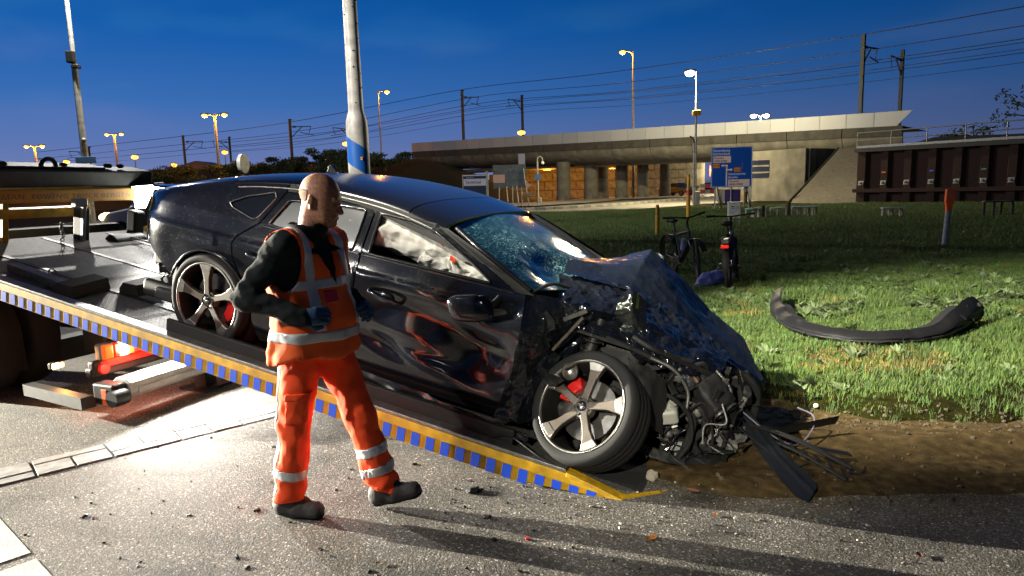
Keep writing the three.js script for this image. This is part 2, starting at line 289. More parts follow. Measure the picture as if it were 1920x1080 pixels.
// ---------------------------------------------------------------- ground
const asphaltEdge = (x) => pw([[-60, -34], [-12, -16], [-4, -10], [-1, -6.4], [0.3, -4.5], [0.95, -3.50], [1.63, -3.36], [2.6, -3.29], [40, -3]], x);
const lawnEdge = (x) => pw([[-60, -38], [-12, -19], [-4, -13], [-1, -8.6], [0.8, -6.2], [1.74, -4.95], [2.0, -4.74], [2.34, -4.55], [2.83, -4.44], [3.2, -4.36], [3.7, -4.55], [5, -4.4], [40, -4]], x);
const dirtY = (x, z) => { const s = asphaltEdge(x) - z; return -0.02 + 0.042 * smooth(-0.25, 0.35, s + 0.22 * fbm(x * 1.3, z * 1.3, 1, 3)) + 0.028 * fbm(x * 2.1, z * 4.5, 2, 5) * smooth(0, 0.4, s) + 0.016 * Math.sin((z - 0.06 * x) * 7.0 + 0.8 * noise(x * 0.7, z * 0.7)) * smooth(0.2, 0.5, s) * smooth(2.2, 0.9, s); };
const lawnY = (x, z) => { const s = lawnEdge(x) - z; return -0.06 + 0.13 * smooth(-0.35, 0.30, s + 0.38 * fbm(x * 1.9, z * 1.9, 4, 4)) + 0.05 * fbm(x * 1.7, z * 1.7, 5, 4) * smooth(0, 0.5, s) * smooth(-60, -20, z); };
function sheet(name, xs, zs, height, color, material) {
  const nx = xs.length - 1, nz = zs.length - 1, g = grid(nx, nz, (u, v) => { const x = xs[Math.round(u * nx)], z = zs[Math.round(v * nz)]; return [x, height(x, z), z, x, z]; });
  if (color) { const p = g.attributes.position, c = new Float32Array(p.count * 3); for (let i = 0; i < p.count; i++) { const q = color(p.getX(i), p.getZ(i)); c.set(q, i * 3); } g.setAttribute('color', new THREE.BufferAttribute(c, 3)); }
  const uv = g.attributes.uv, s = material.userData.metres ?? 1; for (let i = 0; i < uv.count; i++) uv.setXY(i, uv.getX(i) / s, uv.getY(i) / s);
  const o = new THREE.Mesh(g, material); o.name = numbered(name); o.receiveShadow = o.castShadow = true; scene.add(o); return structure(o);
}
const span = (a, b, n, f = (t) => t) => Array.from({ length: n + 1 }, (_, i) => lerp(a, b, f(i / n)));
const asphalt = mat([0.95, 0.92, 0.86], { roughness: 0.82, map: stoneMap.map, bumpMap: stoneMap.bump, bumpScale: 0.0022, vertexColors: true, specularIntensity: 0.4 }); asphalt.userData.metres = 1.35;
const patch = (x, z, cx, cz, rx, rz) => { const d = Math.hypot((x - cx) / rx, (z - cz) / rz) + 0.55 * fbm(x * 5, z * 5, 9, 4); return smooth(1.05, 0.55, d); };
sheet('asphalt_road', [...span(-90, -6, 20), ...span(-5.93, 5, 170), ...span(5.5, 60, 14)], [...span(-40, -9, 8), ...span(-8.92, 0.5, 150), ...span(1, 60, 10)], () => 0, (x, z) => {
  let k = 0.94 + 0.42 * fbm(x * 0.9, z * 0.9, 3, 5) + 0.26 * fbm(x * 4, z * 4, 6, 3) - 0.30 * smooth(0.14, 0.30, fbm(x * 1.6 + z, z * 3.1, 61, 4));
  for (const [a, b, c, w] of [[0.30, 1, -2.62, 0.09], [0.30, 1, -4.02, 0.09], [-0.15, 1, -3.0, 0.05]]) k *= 1 - 0.22 * smooth(w, w * 0.3, Math.abs(z - a * x - c + 0.05 * noise(x * 1.2, c))) * smooth(-0.2, 0.25, fbm(x * 2.2, z * 2.2, 64, 3) + 0.1);   // worn tyre tracks
  for (const [cx, cz, rx, rz, a] of [[0.95, -3.02, 0.20, 0.10, 0.5], [1.02, -3.40, 0.2, 0.08, 0.55], [0.72, -2.72, 0.28, 0.10, 0.4], [-0.15, -3.55, 0.14, 0.05, 0.6], [0.35, -2.62, 0.5, 0.08, 0.25], [1.6, -2.9, 0.5, 0.2, 0.25], [-0.4, -2.75, 0.2, 0.08, 0.2]]) k *= 1 - a * patch(x, z, cx, cz, rx, rz);
  const sand = 0.8 * smooth(-0.30, 0.05, asphaltEdge(x) - z + 0.25 * fbm(x * 2.2, z * 2.2, 8, 4));
  return [k * lerp(1, 0.98, sand), k * lerp(0.98, 0.84, sand), k * lerp(0.96, 0.58, sand)];
}, asphalt);
const soil = mat([0.42, 0.38, 0.33], { roughness: 1, map: soilMap, bumpMap: grain, bumpScale: 0.012, vertexColors: true, specularIntensity: 0.15 }); soil.userData.metres = 0.9;
sheet('dirt_verge', [...span(-14, 0.8, 30), ...span(0.83, 5.4, 190), ...span(5.6, 30, 30)], [...span(-18, -6.6, 20), ...span(-6.55, -3.0, 150), -2.8], dirtY, (x, z) => { const k = 0.95 + 0.5 * fbm(x * 2.5, z * 5, 11, 4); return [k, k * 0.97, k * 0.88]; }, soil);
const turf = mat([0.11, 0.115, 0.07], { roughness: 1, map: soilMap, bumpMap: grain, bumpScale: 0.02, vertexColors: true, specularIntensity: 0.1 }); turf.userData.metres = 1.3;
sheet('ground', [...span(-700, -40, 10), ...span(-38, 0.6, 40), ...span(0.7, 9, 120), ...span(9.2, 45, 60), ...span(50, 700, 10)], [...span(-800, -110, 10), ...span(-105, -16, 60), ...span(-15.9, -3.9, 170), -3.6], lawnY, (x, z) => { const k = 0.9 + 0.7 * fbm(x * 0.8, z * 0.8, 12, 5); return [k * 0.8, k, k * 0.5]; }, turf);

{ // two rows of paving stones set into the asphalt
  const root = thing('paving_strip', 'double row of grey paving stones set into the asphalt beside the flatbed', 'paving', [-3.22, 0, -4.05], 0);
  root.rotation.y = Math.atan2(1.13, 1.27); // local x runs along the strip, local z across it
  const bed = kit().box(1.2, 0.0005, 0.155, 5.4, 0.003, 0.325).build('joint_bed', mat([0.022, 0.021, 0.02], { roughness: 1 }), root);
  seed(5); const tones = [[0.30, 0.31, 0.32], [0.33, 0.32, 0.30], [0.27, 0.28, 0.30], [0.36, 0.30, 0.26], [0.24, 0.25, 0.26]].map((c) => mat(c, { roughness: 0.85, map: dirty, bumpMap: grain, bumpScale: 0.003, scale: 0.5 }));
  const stone = (x, z, w, d) => { const b = kit().rbox(0, 0, 0, w - 0.012, 0.03, d - 0.012, 0.004).build('paving_stone', tones[rnd() * 5 | 0], root); b.position.set(x, -0.006 + rr(-0.002, 0.002), z); b.rotation.set(rr(-0.006, 0.006), rr(-0.012, 0.012), rr(-0.006, 0.006)); };
  for (let k = 0; k < 13; k++) { const x = -1.5 + k * 0.415, a = k % 2; stone(x + 0.205, a ? 0.26 : 0.05, 0.41, 0.105); stone(x + 0.10, a ? 0.10 : 0.21, 0.205, 0.205); stone(x + 0.307, a ? 0.10 : 0.21, 0.205, 0.205); }
}
{ // painted blocks
  const paint = mat([0.62, 0.62, 0.60], { roughness: 0.75, map: dirty, bumpMap: stoneMap.bump, bumpScale: 0.002, scale: 1.1 });
  [[-1.0, 0], [0.085, 1.1]].forEach(([a, b], i) => {
    const u = [0.753, 0.658], n = [-0.658, 0.753], at = (s, t) => [-2.31 + u[0] * s + n[0] * t, -3.02 + u[1] * s + n[1] * t];
    seed(9 + i); const loop = [[a, 0], [b, 0], [b - 0.02, 0.5], [a, 0.5]].map(([s, t]) => at(s, t));
    const t = triangulate(loop, [], 0.06), g = new THREE.BufferGeometry(), pos = []; for (const q of t.tris) for (const k of q) pos.push(t.pts[k][0], 0.0045, t.pts[k][1]);
    g.setAttribute('position', new THREE.Float32BufferAttribute(pos, 3)); g.computeVertexNormals();
    structure(kit().add(g).build('road_marking', paint));
  });
}
{ // clods and gravel along the verge
  seed(21); const clod = new THREE.IcosahedronGeometry(1, 1); { const p = clod.attributes.position; for (let i = 0; i < p.count; i++) { const k = 1 + 0.5 * noise(p.getX(i) * 1.7, p.getY(i) * 1.7, p.getZ(i) * 1.7); p.setXYZ(i, p.getX(i) * k, p.getY(i) * k * 0.7, p.getZ(i) * k); } clod.computeVertexNormals(); }
  const N = 4200, im = new THREE.InstancedMesh(clod, mat([1, 1, 1], { roughness: 1 }), N), q = new THREE.Quaternion(), c = new THREE.Color(); im.name = 'soil_clods'; im.userData = { kind: 'stuff', label: 'loose clods and grit of the churned dirt verge', category: 'soil' };
  for (let i = 0; i < N; i++) { const x = rr(1.0, 6), edge = rnd() < 0.5, z = edge ? lawnEdge(x) + rr(-0.15, 0.35) : rr(asphaltEdge(x) + 0.25, lawnEdge(x) - 0.2), s = 0.002 + 0.014 * Math.pow(rnd(), 6); q.setFromEuler(new THREE.Euler(rr(0, 6), rr(0, 6), rr(0, 6))); im.setMatrixAt(i, M4().compose(V(x, Math.max(0, dirtY(x, z), lawnY(x, z)) + s * 0.2, z), q, V(s, s, s))); const k = rr(0.6, 1.2); im.setColorAt(i, c.setRGB(0.085 * k, 0.066 * k, 0.040 * k)); }
  im.castShadow = im.receiveShadow = true; scene.add(im);
}
{ // grass
  const tuft = (n, spread, h, w, sd) => { seed(sd); const pos = []; for (let b = 0; b < n; b++) { const a = rr(0, 6.28), r = spread * Math.sqrt(rnd()), x = Math.cos(a) * r, z = Math.sin(a) * r, d = rr(0, 6.28), lean = rr(0.15, 0.75), H = h * rr(0.55, 1.1), nx = Math.cos(d), nz = Math.sin(d), wx = -nz * w, wz = nx * w; const p = (t) => [x + nx * lean * H * t * t, H * t * (1 - 0.18 * lean * t), z + nz * lean * H * t * t]; const A = p(0), B = p(0.5), C = p(1); const q = (P, s) => [P[0] + wx * s, P[1], P[2] + wz * s]; pos.push(...q(A, 1), ...q(A, -1), ...q(B, 0.8), ...q(A, -1), ...q(B, -0.8), ...q(B, 0.8), ...q(B, 0.8), ...q(B, -0.8), ...C); } const g = new THREE.BufferGeometry(); g.setAttribute('position', new THREE.Float32BufferAttribute(pos, 3)); g.computeVertexNormals(); return g; };
  const blade = mat([1, 1, 1], { roughness: 0.75, transmission: 0.25, thickness: 0 });
  const scatter = (name, label, geo, n, place) => { const im = new THREE.InstancedMesh(geo, blade, n), c = new THREE.Color(), q = new THREE.Quaternion(); let k = 0, guard = 0; while (k < n && guard++ < n * 12) { const s = place(); if (!s) continue; const [x, z, size, col] = s; q.setFromEuler(new THREE.Euler(rr(-0.15, 0.15), rr(0, 6.28), rr(-0.15, 0.15))); im.setMatrixAt(k, M4().compose(V(x, lawnY(x, z) - 0.008, z), q, V(size, size * rr(0.8, 1.25), size))); im.setColorAt(k, c.setRGB(...col)); k++; } im.count = k; im.name = name; im.userData = { kind: 'stuff', label, category: 'grass' }; im.castShadow = im.receiveShadow = true; scene.add(im); };
  const colour = (x, z) => { const strawAndLit = 0.45 * patch(x, z, 3.1, -5.75, 0.75, 0.55) + 0.45 * smooth(0.16, 0.42, fbm(x * 1.4, z * 1.4, 20, 3)), k = rr(0.6, 1.3) * (1 + 0.5 * fbm(x * 2, z * 2, 58, 3)), s = rnd() < strawAndLit ? 1 : 0, y = rnd() * 0.5; return s ? [0.24 * k, 0.165 * k, 0.035 * k] : [lerp(0.050, 0.125, y) * k, lerp(0.115, 0.145, y) * k, lerp(0.012, 0.014, y) * k]; };  // straw blades; the first patch paints warm light into the grass colour
  const view = (x, z) => x < -z * 0.80 + 0.8 && x > -z * -0.02 + 0.3;
  seed(31); const near = tuft(11, 0.05, 0.052, 0.0025, 3);
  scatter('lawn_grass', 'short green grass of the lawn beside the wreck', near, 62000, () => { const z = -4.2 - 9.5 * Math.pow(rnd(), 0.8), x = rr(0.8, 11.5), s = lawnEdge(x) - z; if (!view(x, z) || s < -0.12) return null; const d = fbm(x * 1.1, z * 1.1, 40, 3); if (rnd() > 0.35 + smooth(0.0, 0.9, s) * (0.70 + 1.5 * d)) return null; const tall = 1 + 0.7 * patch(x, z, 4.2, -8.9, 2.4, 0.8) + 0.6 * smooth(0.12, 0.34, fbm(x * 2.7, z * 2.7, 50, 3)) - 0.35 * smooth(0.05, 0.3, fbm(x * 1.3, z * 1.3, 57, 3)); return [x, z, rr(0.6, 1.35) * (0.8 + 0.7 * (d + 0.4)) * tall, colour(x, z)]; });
  seed(33); const far = tuft(16, 0.14, 0.11, 0.006, 4);
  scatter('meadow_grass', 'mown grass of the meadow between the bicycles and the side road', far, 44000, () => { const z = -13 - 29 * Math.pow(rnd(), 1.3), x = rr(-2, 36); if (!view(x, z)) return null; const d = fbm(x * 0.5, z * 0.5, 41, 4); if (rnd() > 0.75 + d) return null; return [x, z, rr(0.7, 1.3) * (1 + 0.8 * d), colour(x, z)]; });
  const leafy = (() => { seed(61); const pos = []; for (let b = 0; b < 11; b++) { const a = rr(0, 6.28), L = rr(0.07, 0.15), up = rr(0.5, 1.2), w = L * 0.20, nx = Math.cos(a), nz = Math.sin(a), wx = -nz, wz = nx; const pt = (t, s) => { const r = L * t * Math.cos(up * (1 - 0.4 * t)), y = L * t * Math.sin(up * (1 - 0.35 * t)); const ww = w * s * Math.sin(Math.PI * clamp(0.12 + 0.88 * t)); return [nx * r + wx * ww, y + Math.abs(s) * 0.01, nz * r + wz * ww]; }; for (let k = 0; k < 4; k++) for (const s of [-1, 1]) pos.push(...pt(k / 4, 0), ...pt(k / 4, s), ...pt((k + 1) / 4, s), ...pt(k / 4, 0), ...pt((k + 1) / 4, s), ...pt((k + 1) / 4, 0)); } const g = new THREE.BufferGeometry(); g.setAttribute('position', new THREE.Float32BufferAttribute(pos, 3)); g.computeVertexNormals(); return g; })();
  seed(35); scatter('broadleaf_weeds', 'pale broad-leaved weeds growing through the lawn', leafy, 900, () => { const q = rnd(), [x, z] = q < 0.62 ? [rr(2.7, 7.2), -8.6 + 1.3 * (rnd() + rnd() - 1)] : q < 0.8 ? [rr(5, 8), rr(-12, -9)] : [rr(2, 8), rr(-12, -4.7)]; if (!view(x, z) || lawnEdge(x) - z < 0.1 || fbm(x * 1.3, z * 1.3, 44, 3) < -0.06) return null; const k = rr(0.7, 1.2); return [x, z, rr(0.35, 1.1), [0.10 * k, 0.14 * k, 0.05 * k]]; });
}
// ---------------------------------------------------------------- frame of the tilted flatbed and of the car standing on it
const YAW = 22 * D2R, SLOPE = Math.atan(0.205);
const HX = V(Math.cos(YAW), 0, Math.sin(YAW)), BZ = V(-Math.sin(YAW), 0, Math.cos(YAW));
const BX = HX.clone().multiplyScalar(Math.cos(SLOPE)).add(V(0, -Math.sin(SLOPE), 0)), BY = BZ.clone().cross(BX);
const BED = V(0.083, 0.168, -3.588);                                   // near edge of the deck, half a metre before its lip
const bedTurn = new THREE.Quaternion().setFromRotationMatrix(M4().makeBasis(BX, BY, BZ));
const bedPoint = (x, y, z) => BED.clone().addScaledVector(BX, x).addScaledVector(BY, y).addScaledVector(BZ, z);
const bedArr = (x, y, z) => bedPoint(x, y, z).toArray();
const onBed = (o, x, y, z) => { o.position.copy(bedPoint(x, y, z)); o.quaternion.copy(bedTurn); return o; };
const CARX = -2.529, CARY = -0.05, CARZ = -1.07;

function wheel(parent, pos, quat, label) {
  const w = part('wheel', parent); w.position.set(...pos); w.quaternion.copy(quat); if (label) w.userData.label = label;
  const R90 = Math.PI / 2;
  kit().lathe([[0.262, -0.008], [0.272, 0.003], [0.298, 0.007], [0.313, 0.000], [0.323, -0.014], [0.328, -0.035], [0.329, -0.062], [0.321, -0.063], [0.321, -0.071], [0.329, -0.072], [0.330, -0.105], [0.322, -0.106], [0.322, -0.116], [0.330, -0.117], [0.330, -0.15], [0.322, -0.151], [0.322, -0.160], [0.329, -0.161], [0.328, -0.20], [0.32, -0.228], [0.30, -0.242], [0.262, -0.236]], 0, 0, 0, R90, 0, 0, 72).build('tyre', m.rubber, w);
  kit().lathe([[0.262, -0.010], [0.268, 0.000], [0.265, 0.005], [0.256, 0.004], [0.252, -0.006]], 0, 0, 0, R90, 0, 0, 72).build('rim_lip', m.alloyBright, w);
  kit().lathe([[0.253, -0.004], [0.247, -0.03], [0.240, -0.09], [0.232, -0.21], [0.262, -0.236]], 0, 0, 0, R90, 0, 0, 60).build('rim_barrel', m.darkSteel, w);
  for (let k = 0; k < 5; k++) {
    const a = k * 1.25664 + 0.42, rot = M4().makeRotationZ(a).multiply(M4().makeTranslation(0, 0, -0.028)).multiply(M4().makeRotationY(-0.05));
    kit().prism([[0.040, -0.024], [0.085, -0.022], [0.16, -0.027], [0.215, -0.045], [0.252, -0.062], [0.256, -0.02], [0.256, 0.030], [0.250, 0.052], [0.205, 0.030], [0.15, 0.020], [0.085, 0.022], [0.040, 0.026]], 0.034, rot, 0.005).build('spoke', m.alloy, w);
    kit().prism([[0.212, -0.040], [0.249, -0.056], [0.2535, -0.02], [0.2535, 0.026], [0.247, 0.046], [0.207, 0.027]], 0.006, rot.clone().multiply(M4().makeTranslation(0, 0, 0.0165)), 0.0015).build('spoke_tip', m.alloyBright, w);
    const b = a + 0.628; kit().cyl([0.046 * Math.cos(b), 0.046 * Math.sin(b), -0.045], [0.046 * Math.cos(b), 0.046 * Math.sin(b), -0.012], 0.0135, 0.0135, 14).cyl([0.046 * Math.cos(b), 0.046 * Math.sin(b), -0.02], [0.046 * Math.cos(b), 0.046 * Math.sin(b), -0.004], 0.008, 0.007, 6).build('wheel_bolt', m.darkSteel, w);
  }
  kit().lathe([[0.001, -0.012], [0.03, -0.012], [0.062, -0.016], [0.070, -0.026], [0.068, -0.06]], 0, 0, 0, R90, 0, 0, 40).build('wheel_hub', m.alloy, w);
  const cap = kit().lathe([[0.0005, -0.003], [0.022, -0.004], [0.029, -0.008], [0.030, -0.014]], 0, 0, 0, R90, 0, 0, 30).build('centre_cap', m.blackGloss, w);
  const rings = kit(); for (let k = 0; k < 4; k++) rings.torus(-0.0135 + k * 0.009, 0, -0.002, 0.0062, 0.0012, 0, 0, 0, 6, 20); rings.build('ring_emblem', m.alloyBright, w);
  kit().lathe([[0.07, -0.10], [0.172, -0.10], [0.174, -0.105], [0.174, -0.125], [0.172, -0.13], [0.07, -0.13]], 0, 0, 0, R90, 0, 0, 48).build('brake_disc', m.steel, w);
  const cal = []; for (let k = 0; k <= 12; k++) { const a = 2.55 + k * 0.075; cal.push([Math.cos(a) * 0.196, Math.sin(a) * 0.196]); } for (let k = 12; k >= 0; k--) { const a = 2.55 + k * 0.075; cal.push([Math.cos(a) * 0.125, Math.sin(a) * 0.125]); }
  return { w, cal };
}
const car = thing('wrecked_car', 'crashed black sports hatchback with destroyed front end standing on the tow truck flatbed', 'car');
onBed(car, CARX, CARY, CARZ);
{
  // ---- shape of the body: half width over length and height, roof line
  const bump = (x, y, cx, cy, sx, sy, a, t = 0) => { const c = Math.cos(t), s = Math.sin(t), u = ((x - cx) * c + (y - cy) * s) / sx, v = (-(x - cx) * s + (y - cy) * c) / sy; return a * Math.exp(-u * u - v * v); };
  const T = (x) => pw([[-1.06, 0.90], [-0.95, 0.925], [-0.52, 1.055], [-0.05, 1.185], [0.30, 1.252], [0.62, 1.286], [1.00, 1.292], [1.35, 1.268], [1.68, 1.205], [1.8, 1.16]], x);
  const W = (x, y) => { let w = y > 0.92 ? 0.872 - 0.43 * (y - 0.92) : pw([[0.10, 0.80], [0.18, 0.862], [0.30, 0.888], [0.48, 0.902], [0.64, 0.917], [0.77, 0.919], [0.815, 0.898], [0.92, 0.872]], y); if (x < -0.3) w *= 1 - 0.5 * Math.pow((-0.3 - x) / 0.7, 2.4); if (x > 2.5) w *= 1 - 0.3 * Math.pow(x - 2.5, 2); return w; };
  const ridged = (x, y, z, f) => 1 - Math.abs(noise(x * f, y * f, z)) * 2.6;
  const dent = (x, y) => {
    let d = bump(x, y, 1.80, 0.60, 0.34, 0.085, -0.040, -0.18) + bump(x, y, 1.62, 0.47, 0.30, 0.055, 0.016, -0.15) + bump(x, y, 2.02, 0.46, 0.22, 0.13, -0.075, 0.3) + bump(x, y, 1.42, 0.37, 0.16, 0.05, -0.04, -0.25) + bump(x, y, 1.72, 0.33, 0.22, 0.035, 0.035, -0.2) + bump(x, y, 1.40, 0.62, 0.10, 0.10, -0.020) + bump(x, y, 2.15, 0.75, 0.12, 0.05, -0.03, 0.4) + bump(x, y, -0.35, 0.62, 0.12, 0.12, -0.018) + bump(x, y, -0.15, 0.74, 0.2, 0.03, -0.006);
    const k = smooth(1.35, 2.3, x) * smooth(0.88, 0.70, y); d += k * (0.016 * fbm(x * 3.2, y * 5.5, 3, 2) - 0.004 * Math.max(0, ridged(x * 0.9, y * 1.5, 9, 3.4)) * smooth(1.6, 2.2, x));
    d += 0.004 * fbm(x * 3, y * 3, 2, 2) * smooth(0.9, 0.8, y); return d;
  };
  const right = (x, y) => [x, y, W(x, y) + dent(x, y)], left = (x, y) => [x, y, -W(x, y)];
  const yE = (x) => T(x) - 0.075, along = (a, b, n, f) => Array.from({ length: n + 1 }, (_, i) => { const x = lerp(a, b, i / n); return [x, f(x)]; });
  const arc = (r, a0, a1, n) => Array.from({ length: n + 1 }, (_, i) => { const a = lerp(a0, a1, i / n) * D2R; return [r * Math.cos(a), 0.31 + r * Math.sin(a)]; });
  const AP = (x) => lerp(1.172, 0.905, (x - 1.58) / (2.20 - 1.58));       // lower edge of the windscreen pillar
  const quarter = [...arc(0.362, 45, 163, 16), [-0.45, 0.49], [-0.60, 0.575], [-0.78, 0.61], [-0.90, 0.66], [-0.94, 0.80], ...along(-0.95, 0.478, 24, yE), [0.478, yE(0.478) - 0.045], [0.36, 0.93], [0.205, 0.815], [0.185, 0.76], [0.20, 0.67]];
  const qGlass = [[0.075, 1.012], [0.20, 1.075], [0.40, 1.135], [0.425, 1.105], [0.335, 0.955], [0.30, 0.945], [0.12, 0.985]];
  const rearDoor = [...along(0.487, 1.158, 10, (x) => yE(x) - 0.05), [1.158, 0.19], [0.40, 0.19], ...arc(0.374, -6, 46, 8), [0.21, 0.67], [0.196, 0.76], [0.215, 0.81], [0.37, 0.925]];
  const rWin = [[0.53, 1.105], [0.80, 1.142], [1.10, 1.152], [1.10, 0.908], [0.75, 0.918], [0.44, 0.936]];
  const frontDoor = [...along(1.17, 1.57, 7, (x) => yE(x) - 0.05), ...along(1.60, 2.17, 8, (x) => AP(x) - 0.006), [2.27, 0.885], [2.295, 0.6], [2.27, 0.19], [1.17, 0.19]];
  const fWin = [[1.225, 0.908], [1.215, 1.150], [1.45, 1.148], [1.62, 1.115], [1.90, 0.995], [2.05, 0.912]];
  const pillar = [...along(0.49, 1.60, 12, yE), [1.68, 1.15], [1.9, 1.07], [2.32, 0.90], [2.20, 0.895], ...along(2.17, 1.60, 6, AP), ...along(1.56, 0.49, 10, (x) => yE(x) - 0.044)];
  const rocker = [[0.38, 0.10], [2.4, 0.10], [2.4, 0.183], [0.38, 0.183]];
  const mk = (name, c, h, map, mt, e = 0.045, f = 0.018) => meshFrom(name, panel(c, h, map, e, f), mt, car);
  const inset = (map, d) => (x, y) => { const p = map(x, y); return [p[0], p[1], p[2] - Math.sign(p[2]) * d]; };
  for (const [map, near] of [[right, true], [left, false]]) {
    mk('quarter_panel', quarter, [qGlass], map, m.paint); mk('rear_door', rearDoor, [rWin], map, m.paint); mk('front_door', frontDoor, [fWin], map, m.paint, near ? 0.028 : 0.06); mk('pillar_frame', pillar, [], map, m.black, 0.05, 0.03); mk('rocker_panel', rocker, [], inset(map, 0.012), m.black, 0.06, 0.05);
    mk('quarter_window', qGlass, [], inset(map, 0.008), m.darkGlass, 0.06, 0); mk('rear_door_window', rWin, [], inset(map, 0.010), near ? m.dustGlass : m.glass, 0.06, 0); if (!near) mk('front_door_window', fWin, [], inset(map, 0.010), m.glass, 0.06, 0);
    // rubber and bright trims round the windows, handles
    const ring = (name, loop, r, mt, d = 0.002) => { const pts = loop.map(([x, y]) => { const p = map(x, y); return V(p[0], p[1], p[2] - Math.sign(p[2]) * -d); }); const k = kit(); k.add(new THREE.TubeGeometry(new THREE.CatmullRomCurve3(pts, true, 'catmullrom', 0.05), 90, r, 6, true)); k.build(name, mt, car); };
    ring('window_seal', rWin, 0.008, m.blackGloss); ring('window_seal', fWin, 0.009, m.blackGloss); ring('window_seal', qGlass, 0.007, m.blackGloss);
    const line = (f, a, b, n, off) => Array.from({ length: n + 1 }, (_, i) => { const x = lerp(a, b, i / n), p = map(x, f(x)); return [p[0], p[1], p[2] + Math.sign(p[2]) * off]; });
    kit().tube(line((x) => 0.893, 1.175, 2.2, 14, 0.003), 0.008, 40, 6).build('belt_trim', m.blackGloss, car); kit().tube(line((x) => pw([[0.4, 0.918], [0.75, 0.903], [1.15, 0.893]], x), 0.41, 1.155, 12, 0.003), 0.008, 40, 6).build('belt_trim', m.blackGloss, car);
    kit().tube(line((x) => yE(x) - 0.024, 0.1, 1.58, 16, 0.004), 0.006, 50, 6).build('roof_trim', m.alloyBright, car);
    for (const [hx, hy] of [[1.30, 0.685], [0.36, 0.715]]) {
      const p = map(hx, hy), s = Math.sign(p[2]), h = kit();
      h.tube([[hx - 0.02, hy + 0.012, p[2] - s * 0.01], [hx - 0.005, hy + 0.010, p[2] + s * 0.026], [hx + 0.09, hy - 0.004, p[2] + s * 0.034], [hx + 0.19, hy - 0.018, p[2] + s * 0.026], [hx + 0.205, hy - 0.022, p[2] - s * 0.012]], 0.013, 30, 8); const hm = h.build('door_handle', m.paint, car);
      kit().ball(hx + 0.085, hy - 0.012, p[2] - s * 0.012, 0.05, [1.25, 0.72, 0.36]).build('handle_recess', m.blackGloss, car);
    }
  }
  // fuel flap line, wheel-arch lips
  for (const s of [1, -1]) { const map = s > 0 ? right : left; kit().tube(arc(0.356, 30, 165, 26).map(([x, y]) => { const p = map(x, y); return [p[0], p[1], p[2] + s * 0.004]; }), 0.009, 60, 6).build('arch_lip', m.paint, car); }
  mk('fuel_flap', [[-0.16, 0.70], [0.03, 0.71], [0.045, 0.785], [-0.02, 0.805], [-0.17, 0.79]], [], (x, y) => { const p = right(x, y); return [p[0], p[1], p[2] + 0.0035]; }, m.paint, 0.05, 0.003);
  // ---- roof, rear glass, tailgate, windscreen
  const roofAt = (x, v) => { const ye = yE(x), ze = W(x, ye), a = Math.abs(v); return [x, T(x) - 0.075 * Math.pow(a, 2.3), ze * Math.sin(v * Math.PI / 2 * 0.98) / Math.sin(Math.PI / 2 * 0.98) * lerp(1, 0.96, 0)]; };
  const roofPiece = (name, x0, x1, mt, nx) => { const k = kit().add(grid(nx, 40, (u, v) => { const p = roofAt(lerp(x0, x1, u), v * 2 - 1); return [...p, p[0], p[2]]; })); for (const x of [x0, x1]) k.add(grid(1, 30, (u, v) => { const p = roofAt(x, v * 2 - 1); return [p[0], p[1] - 0.02 * u, p[2]]; })); k.build(name, mt, car); };
  roofPiece('tailgate', -0.985, -0.64, m.paint, 10); roofPiece('rear_window', -0.632, 0.04, m.darkGlass, 16); roofPiece('roof_panel', 0.05, 1.395, m.roofGlass, 30); roofPiece('roof_header', 1.404, 1.665, m.paint, 8);
  kit().add(grid(24, 10, (u, v) => { const z = lerp(-0.5, 0.5, u), x = -1.0 - 0.055 * v - 0.02 * Math.sin(v * 3); return [x + 0.25 * Math.pow(Math.abs(z) / 0.5, 3) * 0.25, 0.915 - 0.30 * v, z * lerp(1.1, 1.2, v)]; })).build('tailgate_face', m.paint, car);
  kit().rbox(-0.965, 0.932, 0, 0.10, 0.018, 1.0, 0.008, 0, 0, 0.05).build('boot_spoiler', m.paint, car);
  { const f = kit().prism([[-0.075, 0], [0.085, 0], [0.02, 0.018], [-0.035, 0.062], [-0.062, 0.060]], 0.028, M4().makeTranslation(0.29, T(0.29) - 0.006, 0), 0.006); f.build('roof_antenna', m.blackGloss, car); }
  const crackTex = (() => { // net of cracks: bright edges between cells, cells smallest round the two impacts
    seed(404); const S = 768, hits = [[0.42, 0.30], [0.62, 0.22], [0.30, 0.55]], pts = [], cell = 32, bins = new Map();
    for (let k = 0; k < 5200 && pts.length < 1500; k++) { const u = rnd(), v = rnd(), d = Math.min(...hits.map(([a, b]) => Math.hypot(u - a, (v - b) * 0.7))); if (rnd() < Math.exp(-d * 7) + 0.03) pts.push([u * S, v * S, rr(0.4, 1)]); }
    pts.forEach((p, i) => { const k = `${p[0] / cell | 0},${p[1] / cell | 0}`; (bins.get(k) ?? bins.set(k, []).get(k)).push(i); });
    return texture(S, (x, y) => {
      let a = 1e9, b = 1e9, w = 1; const cx = x / cell | 0, cy = y / cell | 0;
      for (let j = -3; j <= 3; j++) for (let i = -3; i <= 3; i++) for (const q of bins.get(`${cx + i},${cy + j}`) ?? []) { const d = Math.hypot(pts[q][0] - x, pts[q][1] - y); if (d < a) { b = a; a = d; w = pts[q][2]; } else if (d < b) b = d; }
      const near = Math.min(...hits.map(([p, q]) => Math.hypot(x / S - p, (y / S - q) * 0.7))), e = b > 1e8 ? 0 : smooth(2.6, 0.5, b - a) * w * (0.35 + 0.65 * Math.exp(-near * 4)), sp = rnd() < 0.012 + 0.06 * Math.exp(-near * 9) ? rr(0.3, 0.9) : 0, n = 0.5 + 0.5 * fbm(x * 0.01, y * 0.014, 6, 3), k = Math.max(e, sp);
